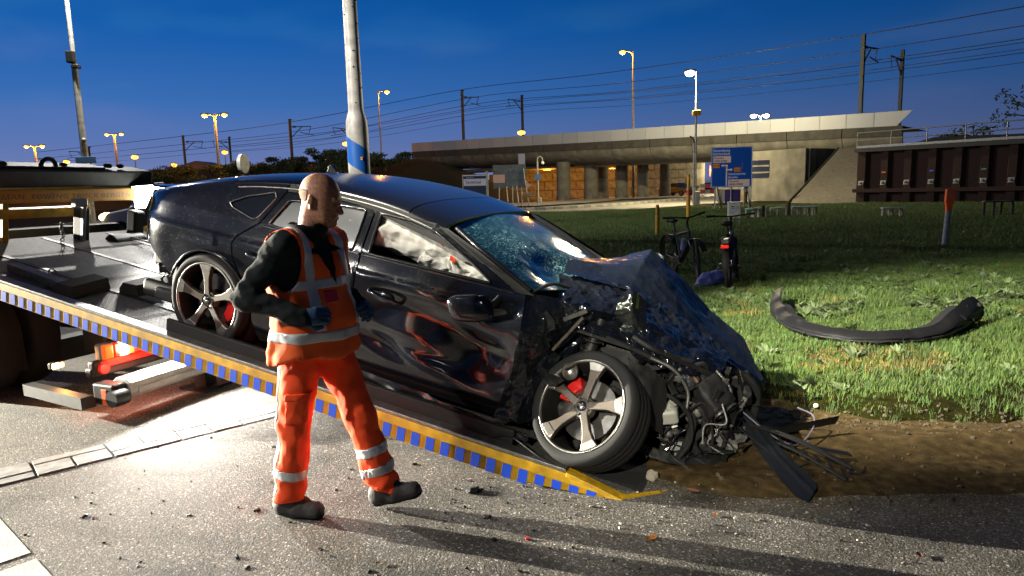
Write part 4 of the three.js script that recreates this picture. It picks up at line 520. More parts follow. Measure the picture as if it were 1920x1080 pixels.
// ---------------------------------------------------------------- tow truck
const truck = thing('tow_truck', 'tow truck with tilted aluminium flatbed and yellow headboard, blue squares along its side', 'truck');
{
  const bed = part('flatbed', truck); onBed(bed, 0, 0, 0);
  const deckRec = -0.05, LEN = -5.82, tip = 0.52;
  kit().box((LEN + 0.15) / 2, deckRec - 0.02, -1.25, 0.15 - LEN, 0.04, 2.38).build('deck_plate', m.deck, bed);
  for (const [z0, dir] of [[0, -1], [-2.5, 1]]) { // side rails
    const z = z0 + dir * 0.03;
    kit().prism([[LEN, -0.022], [0.215, -0.022], [tip, -0.066], [tip - 0.03, -0.078], [0.0, -0.150], [-0.10, -0.165], [LEN, -0.165]], 0.06, M4().makeTranslation(0, 0, z), 0.003).build('side_rail', m.yellow, bed);
    kit().rbox((LEN + 0.20) / 2, -0.009, z + dir * 0.012, 0.20 - LEN, 0.022, 0.084, 0.006).build('rail_cap', m.alu, bed);
    kit().rbox(-1.48, 0.036, z0 + dir * 0.105, 2.65, 0.085, 0.035, 0.006).build('wheel_guide', m.chassis, bed);
    if (z0 === 0) {
      for (let k = 0; k < 62; k++) { const x = 0.36 - k * 0.0985, low = x > -0.02 ? lerp(-0.148, -0.082, clamp(x / 0.49)) : -0.162, top = x > 0.1 ? lerp(-0.080, -0.066, clamp((x - 0.1) / 0.4)) : -0.080; const h = top - low; if (h < 0.012) continue; kit().box(x, (top + low) / 2, 0.0012, 0.054, h, 0.0028).build('blue_square', m.blueTape, bed); }
    }
  }
  kit().prism([[0.14, deckRec - 0.004], [0.24, -0.040], [0.78, -0.05], [0.80, -0.058], [0.24, -0.085], [0.14, -0.085]], 2.30, M4().makeTranslation(0, 0, -1.27)).build('ramp_lip', mat([0.035, 0.035, 0.034], { roughness: 0.6, metalness: 0.4, bumpMap: platesMap, bumpScale: 0.004, scale: 0.16 }), bed);
  const lipYellow = mat([0.70, 0.42, 0.012], { roughness: 0.5, map: dirty, scale: 0.3 });
  kit().prism([[0.205, -0.012], [0.53, -0.060], [0.535, -0.078], [0.205, -0.040]], 0.075, M4().makeTranslation(0, 0, -0.032), 0.004).build('lip_edge', lipYellow, bed);
  kit().beam([0.52, -0.068, -0.02], [0.80, -0.028, -0.24], 0.03, 0.030).build('lip_edge', lipYellow, bed); kit().beam([0.80, -0.022, -0.24], [0.80, -0.022, -2.3], 0.03, 0.024).build('lip_edge', m.chassis, bed);
  for (const z of [-0.55, -1.25, -1.95]) kit().box(-2.85, deckRec + 0.003, z, 5.8, 0.006, 0.05).build('deck_channel', m.darkSteel, bed);
  // loading marks on the deck
  kit().beam([-4.78, -0.015, -0.33], [-4.10, -0.015, -0.29], 0.09, 0.06).build('deck_bar', m.alu, bed); kit().torus(-4.35, 0.03, -0.36, 0.025, 0.006, 0, 0.5, 0).build('lashing_ring', m.steel, bed);
  for (let k = 0; k < 5; k++) { kit().box(-2.2 - k * 1.0, -0.10, -1.25, 0.08, 0.10, 2.36).build('cross_member', m.chassis, bed); }
  for (const z of [-0.75, -1.75]) kit().box(-3.2, -0.16, z, 5.2, 0.16, 0.10).build('sub_frame', m.chassis, bed);
  // headboard
  const X = -5.75, board = part('headboard', truck); onBed(board, 0, 0, 0);
  const letters = canvasTexture(1024, 64, (c, w, h) => { c.fillStyle = '#c98a10'; c.fillRect(0, 0, w, h); seed(4); for (let k = 0; k < 300; k++) { c.fillStyle = `rgba(70,45,0,${rr(0.02, 0.08)})`; c.fillRect(rr(0, w), rr(0, h), rr(4, 60), rr(2, 8)); } c.fillStyle = '#6d5a3c'; c.font = 'bold 40px sans-serif'; c.textBaseline = 'middle'; c.fillText('BERGLEPUN DOMAN  TOWING TRUCK BERGEN', 24, 34); });
  kit().rbox(X, 0.385, -1.26, 0.10, 0.135, 2.52, 0.008).build('top_beam', m.yellow, board);
  { const g = new THREE.PlaneGeometry(2.4, 0.105); const p = new THREE.Mesh(g, mat([0.9, 0.9, 0.9], { map: letters, roughness: 0.5 })); p.rotation.y = Math.PI / 2; p.position.set(X + 0.0525, 0.385, -1.26); p.name = 'lettering'; board.add(p); }
  kit().rbox(X, 0.215, -0.86, 0.09, 0.095, 1.72, 0.008).build('lower_beam', m.yellow, board); kit().rbox(X, 0.03, -0.87, 0.07, 0.60, 0.055, 0.006).build('upright', m.yellow, board); kit().rbox(X, 0.28, -1.68, 0.07, 0.10, 0.065, 0.006).build('upright', m.yellow, board); kit().rbox(X, 0.12, -2.44, 0.07, 0.42, 0.055, 0.006).build('upright', m.yellow, board); kit().rbox(X, 0.12, -0.04, 0.07, 0.42, 0.055, 0.006).rbox(X, 0.6, -0.04, 0.06, 0.5, 0.05, 0.006).build('upright', m.yellow, board);
  kit().rbox(X - 0.18, 0.545, -1.25, 0.34, 0.17, 2.52, 0.02).build('roll_cover', mat([0.05, 0.055, 0.045], { roughness: 0.6, map: dirty, scale: 0.6 }), board); kit().rbox(X - 0.18, 0.645, -1.0, 0.26, 0.03, 1.9, 0.01).build('cover_lid', m.black, board);
  kit().add(new THREE.TorusGeometry(0.075, 0.022, 8, 24, Math.PI), M4().makeTranslation(X - 0.1, 0.655, -1.36).multiply(M4().makeRotationY(Math.PI / 2))).build('lifting_hoop', m.rubber, board);
  for (const [z, r] of [[-0.95, 0.035], [-1.55, 0.03], [-2.05, 0.035], [-2.2, 0.03]]) kit().ball(X - 0.15, 0.665, z, r, [1.2, 0.8, 1.3]).build('cover_knob', m.black, board);
  kit().rbox(X + 0.16, 0.04, -1.53, 0.14, 0.48, 0.09, 0.02).build('winch_housing', m.chassis, board); kit().rbox(X + 0.14, -0.03, -2.18, 0.14, 0.50, 0.13, 0.03).build('winch_tower', m.chassis, board); kit().rbox(X + 0.24, 0.06, -1.49, 0.04, 0.54, 0.035, 0.005).build('winch_post', m.galv, board); kit().rbox(X + 0.22, 0.345, -1.46, 0.08, 0.08, 0.13, 0.015).build('switch_box', m.whitePaint, board); kit().cyl([X + 0.32, -0.10, -1.75], [X + 0.32, -0.10, -2.1], 0.11, 0.11, 24).build('winch_drum', m.darkSteel, board);
  const chain = kit(); for (let k = 0; k < 16; k++) chain.torus(X + 0.2, 0.14 - k * 0.028, -1.30 + 0.01 * Math.sin(k), 0.016, 0.005, k % 2 ? 1.57 : 0, k % 2 ? 0 : 0.6, 0, 5, 10); chain.build('chain', m.darkSteel, board);
  // chassis under the bed, standing level on the road
  const ch = part('chassis', truck); ch.position.set(BED.x, 0, BED.z); ch.rotation.y = -YAW;
  for (const z of [-0.80, -1.70]) kit().box(-5.6, 0.62, z, 4.2, 0.22, 0.09).build('frame_rail', m.chassis, ch);
  for (const z of [-0.22, -0.54, -1.96, -2.28]) kit().lathe([[0.26, -0.13], [0.44, -0.13], [0.49, -0.10], [0.50, 0], [0.49, 0.10], [0.44, 0.13], [0.26, 0.13]], -5.15, 0.5, z, Math.PI / 2, 0, 0, 44).cyl([-5.15, 0.5, z - 0.08], [-5.15, 0.5, z + 0.08], 0.27, 0.27, 24).build('truck_wheel', m.rubber, ch);
  kit().box(-4.45, 0.62, -1.95, 0.04, 0.5, 0.60).build('mud_flap', m.rubber, ch); kit().rbox(-6.75, 0.62, -0.36, 1.7, 0.72, 0.62, 0.04).build('beam_block_locker', m.chassis, ch);  // unseen locker, added to keep the flood beam off the truck wheel
  kit().box(-4.9, 0.30, -1.25, 0.2, 0.2, 2.2).rbox(-4.2, 0.48, -1.25, 0.3, 0.28, 1.3, 0.04).build('axle', m.chassis, ch);
  // tail lamps on their carrier
  const lampX = -3.62, lamp = part('tail_lamp', ch); lamp.position.set(lampX, 0.47, -0.40);
  const seg = (z0, z1, mt, name) => kit().rbox(0, 0, (z0 + z1) / 2, 0.07, 0.115, z1 - z0 - 0.002, 0.014).build(name, mt, lamp);
  kit().rbox(-0.03, 0, 0, 0.07, 0.135, 0.36, 0.02).build('lamp_case', m.galv, lamp); const lens = (c, e) => mat(c, { roughness: 0.25, emissive: new THREE.Color(...e), emissiveIntensity: 1 });
  seg(0.085, 0.17, lens([0.7, 0.08, 0.01], [0.55, 0.10, 0.005]), 'amber_lens'); seg(0.03, 0.085, lens([0.6, 0.02, 0.01], [0.75, 0.03, 0.01]), 'red_lens'); seg(-0.05, 0.03, m.glowTail, 'lit_lens'); seg(-0.10, -0.05, lens([0.7, 0.1, 0.02], [1.3, 0.20, 0.04]), 'amber_lens'); seg(-0.17, -0.10, lens([0.5, 0.01, 0.01], [0.9, 0.015, 0.01]), 'red_lens');
  bulb(lamp, new THREE.Color(1, 0.18, 0.08), 1.6, [0.10, 0, -0.01], 2);
  kit().rbox(lampX - 0.03, 0.375, -0.62, 0.05, 0.06, 0.80, 0.01).build('red_bar', mat([0.55, 0.03, 0.015], { roughness: 0.4 }), ch); kit().rbox(lampX - 0.06, 0.32, -0.8, 0.08, 0.08, 1.3, 0.02).build('lamp_carrier', m.chassis, ch);
  kit().cyl([lampX - 0.03, 0.345, -0.24], [lampX + 0.012, 0.345, -0.24], 0.045, 0.04, 20).build('round_reflector', lens([0.75, 0.03, 0.01], [0.35, 0.01, 0.005]), ch); kit().rbox(lampX - 0.05, 0.345, -0.23, 0.07, 0.13, 0.13, 0.02).build('reflector_bracket', m.chassis, ch);
  const mk = part('marker_lamp', ch); mk.position.set(-4.05, 0.36, -0.16); kit().rbox(0, 0, 0, 0.04, 0.055, 0.11, 0.012).build('lamp_case', m.chassis, mk); kit().rbox(0.022, 0, 0.018, 0.02, 0.045, 0.06, 0.01).build('marker_lens', m.glowAmber, mk); kit().rbox(0.022, 0, -0.032, 0.02, 0.045, 0.036, 0.01).build('marker_lens', m.glowRed, mk); bulb(mk, new THREE.Color(1, 0.35, 0.08), 0.5, [0.08, 0, 0], 2);
  // folded underlift bar
  const ul = part('underlift', ch);
  kit().prism([[-0.09, -0.03], [-0.06, -0.075], [0.06, -0.075], [0.09, -0.03], [0.09, 0.045], [0.05, 0.075], [-0.06, 0.075], [-0.09, 0.045]], 1.9, M4().makeTranslation(-3.33, 0.24, -1.10), 0.006).build('lift_beam', m.whitePaint, ul); kit().rbox(-3.235, 0.215, -0.52, 0.035, 0.05, 0.62, 0.012).build('lift_rod', m.whitePaint, ul);
  kit().rbox(-3.38, 0.21, -0.09, 0.22, 0.17, 0.12, 0.02).cyl([-3.26, 0.20, -0.12], [-3.26, 0.20, 0.0], 0.06, 0.06, 20).build('lift_joint', m.darkSteel, ul); kit().rbox(-3.36, 0.20, -0.024, 0.05, 0.12, 0.008, 0.003).build('orange_reflector', m.orange, ul);
  kit().prism([[-0.05, -0.04], [0.05, -0.04], [0.06, 0.02], [0.03, 0.05], [-0.05, 0.05]], 0.85, M4().makeTranslation(-3.86, 0.17, -0.02).multiply(M4().makeRotationY(Math.PI / 2 - 0.15)), 0.006).build('wheel_fork', m.darkSteel, ul);
  kit().box(-3.4, 0.10, -1.0, 0.12, 0.2, 0.12).box(-3.4, 0.012, -1.0, 0.3, 0.024, 0.3).build('support_foot', m.darkSteel, ul);
}
// chocks and cable on the deck
{ const a = thing('wheel_chock', 'long black rubber wheel chock lying on the deck beside the aluminium bar', 'chock', [0, 0, 0], 0); onBed(a, -3.98, -0.05, -0.34); kit().prism([[-0.10, 0], [0.10, 0], [0.075, 0.10], [-0.05, 0.11], [-0.10, 0.04]], 0.40, M4().makeRotationY(0.25), 0.006).build('block', m.rubber, a);
  const b = thing('wheel_chock', 'short black rubber chock on the deck behind the car rear end', 'chock'); onBed(b, -3.78, -0.05, -0.72); kit().prism([[-0.09, 0], [0.09, 0], [0.07, 0.09], [-0.06, 0.09], [-0.09, 0.04]], 0.30, M4().makeRotationY(0.2), 0.006).build('block', m.rubber, b);
  const c = thing('winch_cable', 'thin steel winch cable from the headboard winch to the car', 'cable'); onBed(c, 0, 0, 0); kit().tube([[-5.45, -0.02, -1.95], [-4.6, 0.06, -1.7], [-3.40, 0.22, -1.20]], 0.008, 20, 6).build('wire_rope', m.steel, c); kit().torus(-3.40, 0.22, -1.20, 0.03, 0.009, 0, 0.5, 0).build('hook', m.steel, c);
}
// work lamps
function workLamp(name, label, pos, target, r, glow, size) {
  const L = thing(name, label, 'lamp', pos); const d = V(...target).sub(V(...pos)).normalize(); L.quaternion.setFromUnitVectors(V(0, 0, 1), d);
  kit().rbox(0, 0, -0.045, size[0] + 0.03, size[1] + 0.03, 0.08, 0.015).build('housing', m.black, L); kit().rbox(0, 0, 0, size[0], size[1], 0.02, 0.009).build('lens', glow, L); kit().cyl([0, -size[1] / 2 - 0.015, -0.05], [0, -size[1] / 2 - 0.09, -0.05], 0.012).build('bracket', m.darkSteel, L); return L;
}
{ // far end of the headboard, shining along the deck
  const p = bedArr(-5.62, 0.37, -2.36), t = bedArr(-2.65, 0.16, -0.22); workLamp('work_lamp', 'blazing white work lamp at the end of the yellow headboard', p, t, 0, m.glowWork, [0.32, 0.25]);
  const d = V(...t).sub(V(...p)).normalize(), q = V(...p).addScaledVector(d, 0.06).toArray(); spot(scene, WHITE, POWER.gantry, q, t, 15, 0.75, 5);
}
{ // under the bed behind the rear wheel, shining back over the road
  const p = [-2.96, 0.60, -5.34], t = [-1.95, 0.0, -5.0]; workLamp('work_lamp', 'white work lamp under the flatbed lighting the road behind the truck wheel', p, t, 0, m.glowWork, [0.18, 0.10]);
  const d = V(...t).sub(V(...p)).normalize(), q = V(...p).addScaledVector(d, 0.07).toArray(); spot(scene, WHITE, POWER.under_bed, q, t, 66, 0.9, 3);
}
{ // floodlight on a stand up the road, past the truck
  const base = [-20, 0, -10.3], L = thing('flood_stand', 'floodlight on a tripod stand standing on the road beyond the truck', 'flood light', base), p = V(-20, 3.15, -10.3), t = [-1.2, 0.0, -3.6], d = V(...t).sub(p).normalize();
  kit().cyl([0, 0.6, 0], [0, 3.05, 0], 0.03, 0.025, 12).build('stand', m.galv, L); for (let k = 0; k < 3; k++) kit().cyl([0, 0.9, 0], [0.5 * Math.cos(k * 2.09), 0.02, 0.5 * Math.sin(k * 2.09)], 0.018, 0.018).build('leg', m.galv, L);
  const h = part('floodlight', L); h.position.set(0, 3.15, 0); h.quaternion.setFromUnitVectors(V(0, 0, 1), d); kit().rbox(0, 0, -0.05, 0.36, 0.26, 0.10, 0.02).build('housing', m.black, h); kit().rbox(0, 0, 0.005, 0.32, 0.22, 0.02, 0.008).build('lens', m.glowWork, h); spot(scene, FLOOD, POWER.beam, p.clone().addScaledVector(d, 0.09).toArray(), t, 11, 0.85, 5);
}
{ // small light mast behind the photographer's left shoulder
  const base = [-5.3, 0, -1.3], L = thing('light_mast', 'mobile light mast with one floodlight on the road beside the tow truck', 'light mast', base);
  kit().cyl([0, 0.1, 0], [0, 3.6, 0], 0.05, 0.035, 16).build('mast', m.galv, L); for (let k = 0; k < 3; k++) kit().cyl([0, 0.7, 0], [0.7 * Math.cos(k * 2.09), 0.02, 0.7 * Math.sin(k * 2.09)], 0.02, 0.02).build('leg', m.galv, L);
  const t = [-0.6, 1.0, -4.2], p = V(base[0], 3.75, base[2]), d = V(...t).sub(p).normalize(), h = part('floodlight', L); h.position.set(0, 3.75, 0); h.quaternion.setFromUnitVectors(V(0, 0, 1), d);
  kit().rbox(0, 0, -0.05, 0.34, 0.26, 0.10, 0.02).build('housing', m.black, h); kit().rbox(0, 0, 0.005, 0.30, 0.22, 0.02, 0.008).build('lens', m.glowWork, h); spot(scene, WHITE, POWER.fill, p.clone().addScaledVector(d, 0.09).toArray(), t, 34, 0.9, 6);
}
{ // tall pole with a floodlight on the lawn, left of the photographer
  const base = [-5.0, 0, -2.4], L = thing('flood_pole', 'tall pole with a floodlight turned to the lawn in front of the wreck', 'flood light', base), t = [4.4, 0, -6.8], p = V(-5.0, 6.3, -2.55), d = V(...t).sub(p).normalize();
  kit().cyl([0, 0, 0], [0, 6.35, 0], 0.08, 0.05, 16).build('pole', m.pole, L); const h = part('floodlight', L); h.position.set(0, 6.3, -0.15); h.quaternion.setFromUnitVectors(V(0, 0, 1), d); kit().rbox(0, 0, -0.05, 0.40, 0.30, 0.10, 0.02).build('housing', m.black, h); kit().rbox(0, 0, 0.005, 0.36, 0.26, 0.02, 0.008).build('lens', m.glowWork, h); spot(scene, FLOOD, POWER.lawn, p.clone().addScaledVector(d, 0.09).toArray(), t, 17, 0.7, 5);
}
{ // fill lamp added behind the camera to brighten the crushed front
  const base = [-1.3, 0, 1.4], L = thing('added_lamp_stand', 'added unseen fill light on a telescopic stand brightening the crushed front of the car', 'work light', base), t = [1.0, 0.42, -3.9], p = V(-1.3, 3.0, 1.4), d = V(...t).sub(p).normalize();
  kit().cyl([0, 0.5, 0], [0, 2.95, 0], 0.022, 0.016, 12).build('stand', m.galv, L); for (let k = 0; k < 3; k++) kit().cyl([0, 0.8, 0], [0.5 * Math.cos(k * 2.09), 0.02, 0.5 * Math.sin(k * 2.09)], 0.014, 0.014).build('leg', m.galv, L);
  const h = part('floodlight', L); h.position.set(0, 3.0, 0); h.quaternion.setFromUnitVectors(V(0, 0, 1), d); kit().rbox(0, 0, -0.04, 0.22, 0.16, 0.08, 0.02).build('housing', m.black, h); kit().rbox(0, 0, 0.005, 0.19, 0.13, 0.02, 0.008).build('lens', m.glowWork, h); spot(scene, FLOOD, POWER.wreck, p.clone().addScaledVector(d, 0.08).toArray(), t, 12, 1, 4);
}
// ---------------------------------------------------------------- recovery worker, walking to the right
{
  const P = thing('person', 'person in orange high-visibility vest and trousers walking past the wreck, dark sleeves, blue gloves', 'person', [-0.95, 0, -3.4]);
  const skinMap = texture(128, (x, y) => { const v = 0.80 + 0.5 * wrapNoise(x, y, 128, 6, 2, 4) + 0.10 * (rnd() - 0.5); return [v, v * 0.93, v * 0.88]; });
  const skin = mat([0.52, 0.27, 0.165], { map: skinMap, roughness: 0.6, bumpMap: grain, bumpScale: 0.001, scale: 0.08, sheen: 0.2 });
  const hi = mat([0.80, 0.105, 0.008], { roughness: 0.8, bumpMap: weave, bumpScale: 0.0006, scale: 0.04 }), trousers = mat([0.90, 0.070, 0.004], { roughness: 0.8, bumpMap: weave, bumpScale: 0.0006, scale: 0.04 }), jacket = mat([0.011, 0.014, 0.014], { roughness: 0.9, specularIntensity: 0.4, bumpMap: weave, bumpScale: 0.0006, scale: 0.04 }), refl = mat([0.50, 0.52, 0.52], { roughness: 0.35, metalness: 0.25 }), glove = mat([0.018, 0.055, 0.12], { roughness: 0.7 }), boot = mat([0.035, 0.034, 0.032], { roughness: 0.7, bumpMap: grain, bumpScale: 0.003, scale: 0.08 });
  const J = { shR: [-0.125, 1.405, 0.180], elR: [-0.295, 1.175, 0.25], wrR: [-0.03, 1.075, 0.265], shL: [0.01, 1.405, -0.175], elL: [0.0, 1.15, -0.26], wrL: [0.17, 1.05, -0.10], hipR: [-0.115, 0.86, 0.085], knR: [-0.165, 0.50, 0.085], anR: [-0.235, 0.12, 0.055], hipL: [0.0, 0.86, -0.075], knL: [0.135, 0.51, -0.02], anL: [0.24, 0.14, 0.0] };
  const fold = (x, y, z, a, f) => a * fbm(x * f, y * f * 1.3, z * f, 3);
  // body: head, neck and hands in one surface each, joined into one mesh
  const H = [0.016, 1.606, 0.005], yawH = 0.12; // head looks along +x, turned a little to the lens
  const head = (() => {
    const c = Math.cos(yawH), s = Math.sin(yawH), tilt = 0.30, ct = Math.cos(tilt), st = Math.sin(tilt);
    const parts = [ellipsoid([-0.012, 0.045, 0], [0.098, 0.092, 0.077]), ellipsoid([0.028, -0.02, 0], [0.066, 0.082, 0.064]), ellipsoid([0.052, -0.075, 0], [0.042, 0.034, 0.044])];
    const base = blend(parts, 0.045), nose = blend([capsule([0.092, 0.018, 0], [0.117, -0.022, 0], 0.008, 0.013), capsule([0.104, -0.026, 0.010], [0.104, -0.026, -0.010], 0.009, 0.009)], 0.012), brow = capsule([0.083, 0.034, 0.036], [0.083, 0.034, -0.036], 0.012, 0.012), lip = capsule([0.096, -0.055, 0.018], [0.096, -0.055, -0.018], 0.009, 0.009), chin = ellipsoid([0.082, -0.092, 0], [0.022, 0.02, 0.026]);
    const ear = (z) => blend([capsule([-0.012, 0.012, z], [-0.010, -0.028, z * 0.96], 0.013, 0.009), capsule([-0.022, 0.022, z * 1.04], [-0.026, -0.01, z * 1.06], 0.008, 0.006)], 0.01), eR = ear(0.078), eL = ear(-0.078);
    return (x, y, z) => { let X = x - H[0], Y = y - H[1], Z = z - H[2]; [X, Z] = [X * c + Z * s, -X * s + Z * c]; [X, Y] = [X * ct - Y * st, X * st + Y * ct]; let d = base(X, Y, Z); d = smin(d, brow(X, Y, Z), 0.014); d = smin(d, nose(X, Y, Z), 0.012); d = smin(d, lip(X, Y, Z), 0.012); d = smin(d, chin(X, Y, Z), 0.02); const so = Math.min(Math.hypot(X - 0.094, Y - 0.016, Z - 0.032), Math.hypot(X - 0.094, Y - 0.016, Z + 0.032)) - 0.017; d = Math.max(d, -so * 0.8 - 0.004); d = Math.min(smin(d, eR(X, Y, Z), 0.008), smin(d, eL(X, Y, Z), 0.008)); return d; };
  })();
  const neck = capsule([-0.055, 1.40, 0], [-0.025, 1.56, 0.003], 0.067, 0.058);
  const skinF = (x, y, z) => smin(head(x, y, z), neck(x, y, z), 0.03);
  const bodyKit = kit().add(surfaceNet(skinF, [-0.17, 1.37, -0.13], [0.16, 1.77, 0.14], 0.0045));
  const forearm = blend([capsule(J.elR, J.wrR, 0.04, 0.03), capsule(J.elL, J.wrL, 0.04, 0.03), capsule(J.shR, J.elR, 0.05, 0.042), capsule(J.shL, J.elL, 0.05, 0.042), capsule([-0.075, 1.34, 0], [-0.06, 0.95, 0], 0.085, 0.11), capsule(J.shR, J.shL, 0.06, 0.06), capsule(J.hipR, J.knR, 0.07, 0.055), capsule(J.knR, J.anR, 0.05, 0.035), capsule(J.hipL, J.knL, 0.07, 0.055), capsule(J.knL, J.anL, 0.05, 0.035), neck], 0.03);
  bodyKit.add(surfaceNet(forearm, [-0.40, 0.03, -0.36], [0.36, 1.50, 0.40], 0.02)).build('body', skin, P);
  // hair: short ring round the back and sides of the head
  kit().add(surfaceNet((x, y, z) => { const X = x - H[0], Y = y - H[1]; const d = head(x, y, z) - 0.0025; return Math.max(d, -(0.062 - Y - 0.25 * (X + 0.05)), X + 0.050 - 0.30 * Y, -(Y + 0.045 + 0.15 * X), -(d + 0.008)); }, [-0.15, 1.50, -0.12], [0.10, 1.75, 0.13], 0.005)).build('hair', mat([0.20, 0.125, 0.085], { roughness: 0.95, bumpMap: grain, bumpScale: 0.003, scale: 0.02 }), P);
  { const eye = mat([0.65, 0.63, 0.60], { roughness: 0.2 }), iris = mat([0.03, 0.025, 0.02], { roughness: 0.1 }); for (const s of [1, -1]) { const c = Math.cos(yawH), n = Math.sin(yawH), p = [0.080 * c - s * 0.032 * n, 0.016, 0.080 * n + s * 0.032 * c]; kit().ball(H[0] + p[0], H[1] + p[1], H[2] + p[2], 0.0125).build('eye', eye, P); kit().ball(H[0] + p[0] + 0.0095, H[1] + p[1], H[2] + p[2] + 0.001, 0.006).build('iris', iris, P); } }
  // trousers
  const legs = blend([capsule([-0.10, 0.93, 0.07], J.knR, 0.106, 0.080), capsule(J.knR, [-0.232, 0.10, 0.06], 0.078, 0.082), capsule([-0.02, 0.93, -0.06], J.knL, 0.106, 0.080), capsule(J.knL, [0.246, 0.12, 0.0], 0.078, 0.082), ellipsoid([-0.06, 0.92, 0.0], [0.145, 0.12, 0.165])], 0.03);
  const legCut = (x, y, z) => Math.min(Math.hypot(x + 0.24, z - 0.06) < 0.16 ? y - 0.095 : 9, Math.hypot(x - 0.255, z) < 0.16 ? (y - 0.115) + (x - 0.245) * 0.35 : 9);
  const trou = (x, y, z) => { let d = legs(x, y, z) + fold(x, y * 0.6, z, 0.030, 9) + 0.007 * Math.sin(y * 52 + 9 * noise(x * 7, y * 4, z * 7)) * smooth(0.32, 0.14, y); const low = legCut(x, y, z); if (low < 5) d = Math.max(d, -low); return Math.max(d, y - 1.0); };
  kit().add(surfaceNet(trou, [-0.40, 0.06, -0.30], [0.42, 1.02, 0.32], 0.0105)).build('trousers', trousers, P);
  const band = (name, f, off, slab, lo, hi, mt, cell = 0.008) => kit().add(surfaceNet((x, y, z) => Math.max(f(x, y, z) - off, slab(x, y, z), -(f(x, y, z) + 0.012)), lo, hi, cell)).build(name, mt, P);
  const legAxis = (a, b) => { const A = V(...a), d = V(...b).sub(A), L = d.length(); d.divideScalar(L); return (x, y, z, t) => (x - A.x) * d.x + (y - A.y) * d.y + (z - A.z) * d.z - t * L; };
  const aR = legAxis(J.knR, J.anR), aL = legAxis(J.knL, J.anL), nearR = (x, y, z) => Math.hypot(x + 0.21, z - 0.07) - 0.17, nearL = (x, y, z) => Math.hypot(x - 0.17, z + 0.0) - 0.17;
  for (const t of [0.66]) band('leg_band', trou, 0.004, (x, y, z) => Math.max(Math.abs(aR(x, y, z, t)) - 0.026, x - 0.02), [-0.40, 0.06, -0.1], [0.05, 0.5, 0.28], refl);
  for (const t of [0.52, 0.80]) band('leg_band', trou, 0.004, (x, y, z) => Math.max(Math.abs(aL(x, y, z, t)) - 0.026, 0.02 - x), [0.0, 0.06, -0.18], [0.42, 0.5, 0.2], refl);
  band('leg_stripe', trou, 0.004, (x, y, z) => { const cx = pw([[0.1, -0.235], [0.5, -0.165], [0.9, -0.11]], y); return Math.max(Math.abs(z - 0.11 + 0.2 * (x - cx + 0.08)) - 0.022, x - cx + 0.045, 0.12 - y, y - 0.80); }, [-0.40, 0.08, 0.0], [0.0, 0.9, 0.25], refl);
  // thigh pocket and side seam
  band('cargo_pocket', trou, 0.010, (x, y, z) => Math.max(Math.abs(y - 0.60) - 0.075, Math.abs(x + 0.125 + 0.14 * (0.6 - y)) - 0.055, 0.05 - z), [-0.28, 0.48, 0.02], [0.02, 0.72, 0.26], trousers, 0.007);
  band('pocket_flap', trou, 0.014, (x, y, z) => Math.max(Math.abs(y - 0.66) - 0.018, Math.abs(x + 0.125 + 0.14 * (0.6 - y)) - 0.060, 0.05 - z), [-0.28, 0.60, 0.02], [0.02, 0.72, 0.26], trousers, 0.007);
  // jacket with sleeves, hood at the neck
  const torso = blend([capsule([-0.125, 1.33, 0.115], [-0.10, 0.98, 0.085], 0.100, 0.118), capsule([-0.005, 1.33, -0.115], [-0.02, 0.98, -0.085], 0.100, 0.118), capsule([-0.035, 1.26, 0], [0.0, 1.02, 0.0], 0.12, 0.135), capsule(J.shR, J.shL, 0.064, 0.064)], 0.06);
  const sleeves = blend([capsule(J.shR, J.elR, 0.070, 0.058), capsule(J.elR, J.wrR, 0.060, 0.044), capsule(J.shL, J.elL, 0.070, 0.058), capsule(J.elL, J.wrL, 0.060, 0.044)], 0.035);
  const collar = (x, y, z) => smin(Math.abs(Math.hypot((x + 0.058) / 1.0, (z) / 1.0) - 0.083 + (1.46 - y) * 0.2) - 0.012 + Math.max(0, Math.abs(y - 1.445) - 0.05), ellipsoid([-0.135, 1.415, 0.0], [0.06, 0.055, 0.095])(x, y, z), 0.03);
  const jack = (x, y, z) => smin(smin(torso(x, y, z), sleeves(x, y, z), 0.035), collar(x, y, z), 0.02) + fold(x, y, z, 0.030, 9) + 0.003 * Math.sin((x * 0.6 + y * 1.2 + z * 0.4) * 70 + 7 * noise(x * 9, y * 6, z * 9)) * smooth(0.16, 0.26, Math.abs(z));
  kit().add(surfaceNet((x, y, z) => Math.max(jack(x, y, z), 0.90 - y, neck(x, y, z) * -1 - 0.012), [-0.42, 0.88, -0.38], [0.30, 1.54, 0.40], 0.0105)).build('jacket', jacket, P);
  // vest
  const tv = blend([torso, capsule([-0.09, 0.98, 0.09], [-0.11, 0.86, 0.10], 0.126, 0.140), capsule([-0.02, 0.98, -0.09], [-0.02, 0.86, -0.10], 0.126, 0.140), capsule([-0.02, 1.0, 0], [-0.02, 0.86, 0.0], 0.142, 0.155)], 0.05);
  const vestF = (x, y, z) => tv(x, y, z) - 0.014 + fold(x, y, z, 0.022, 7) + 0.006 * Math.sin((x + z) * 38 + 5 * noise(x * 5, y * 3, z * 5)) * smooth(1.05, 0.9, y);
  const fr = [0.90, 0.43]; // where the chest faces, in x and z
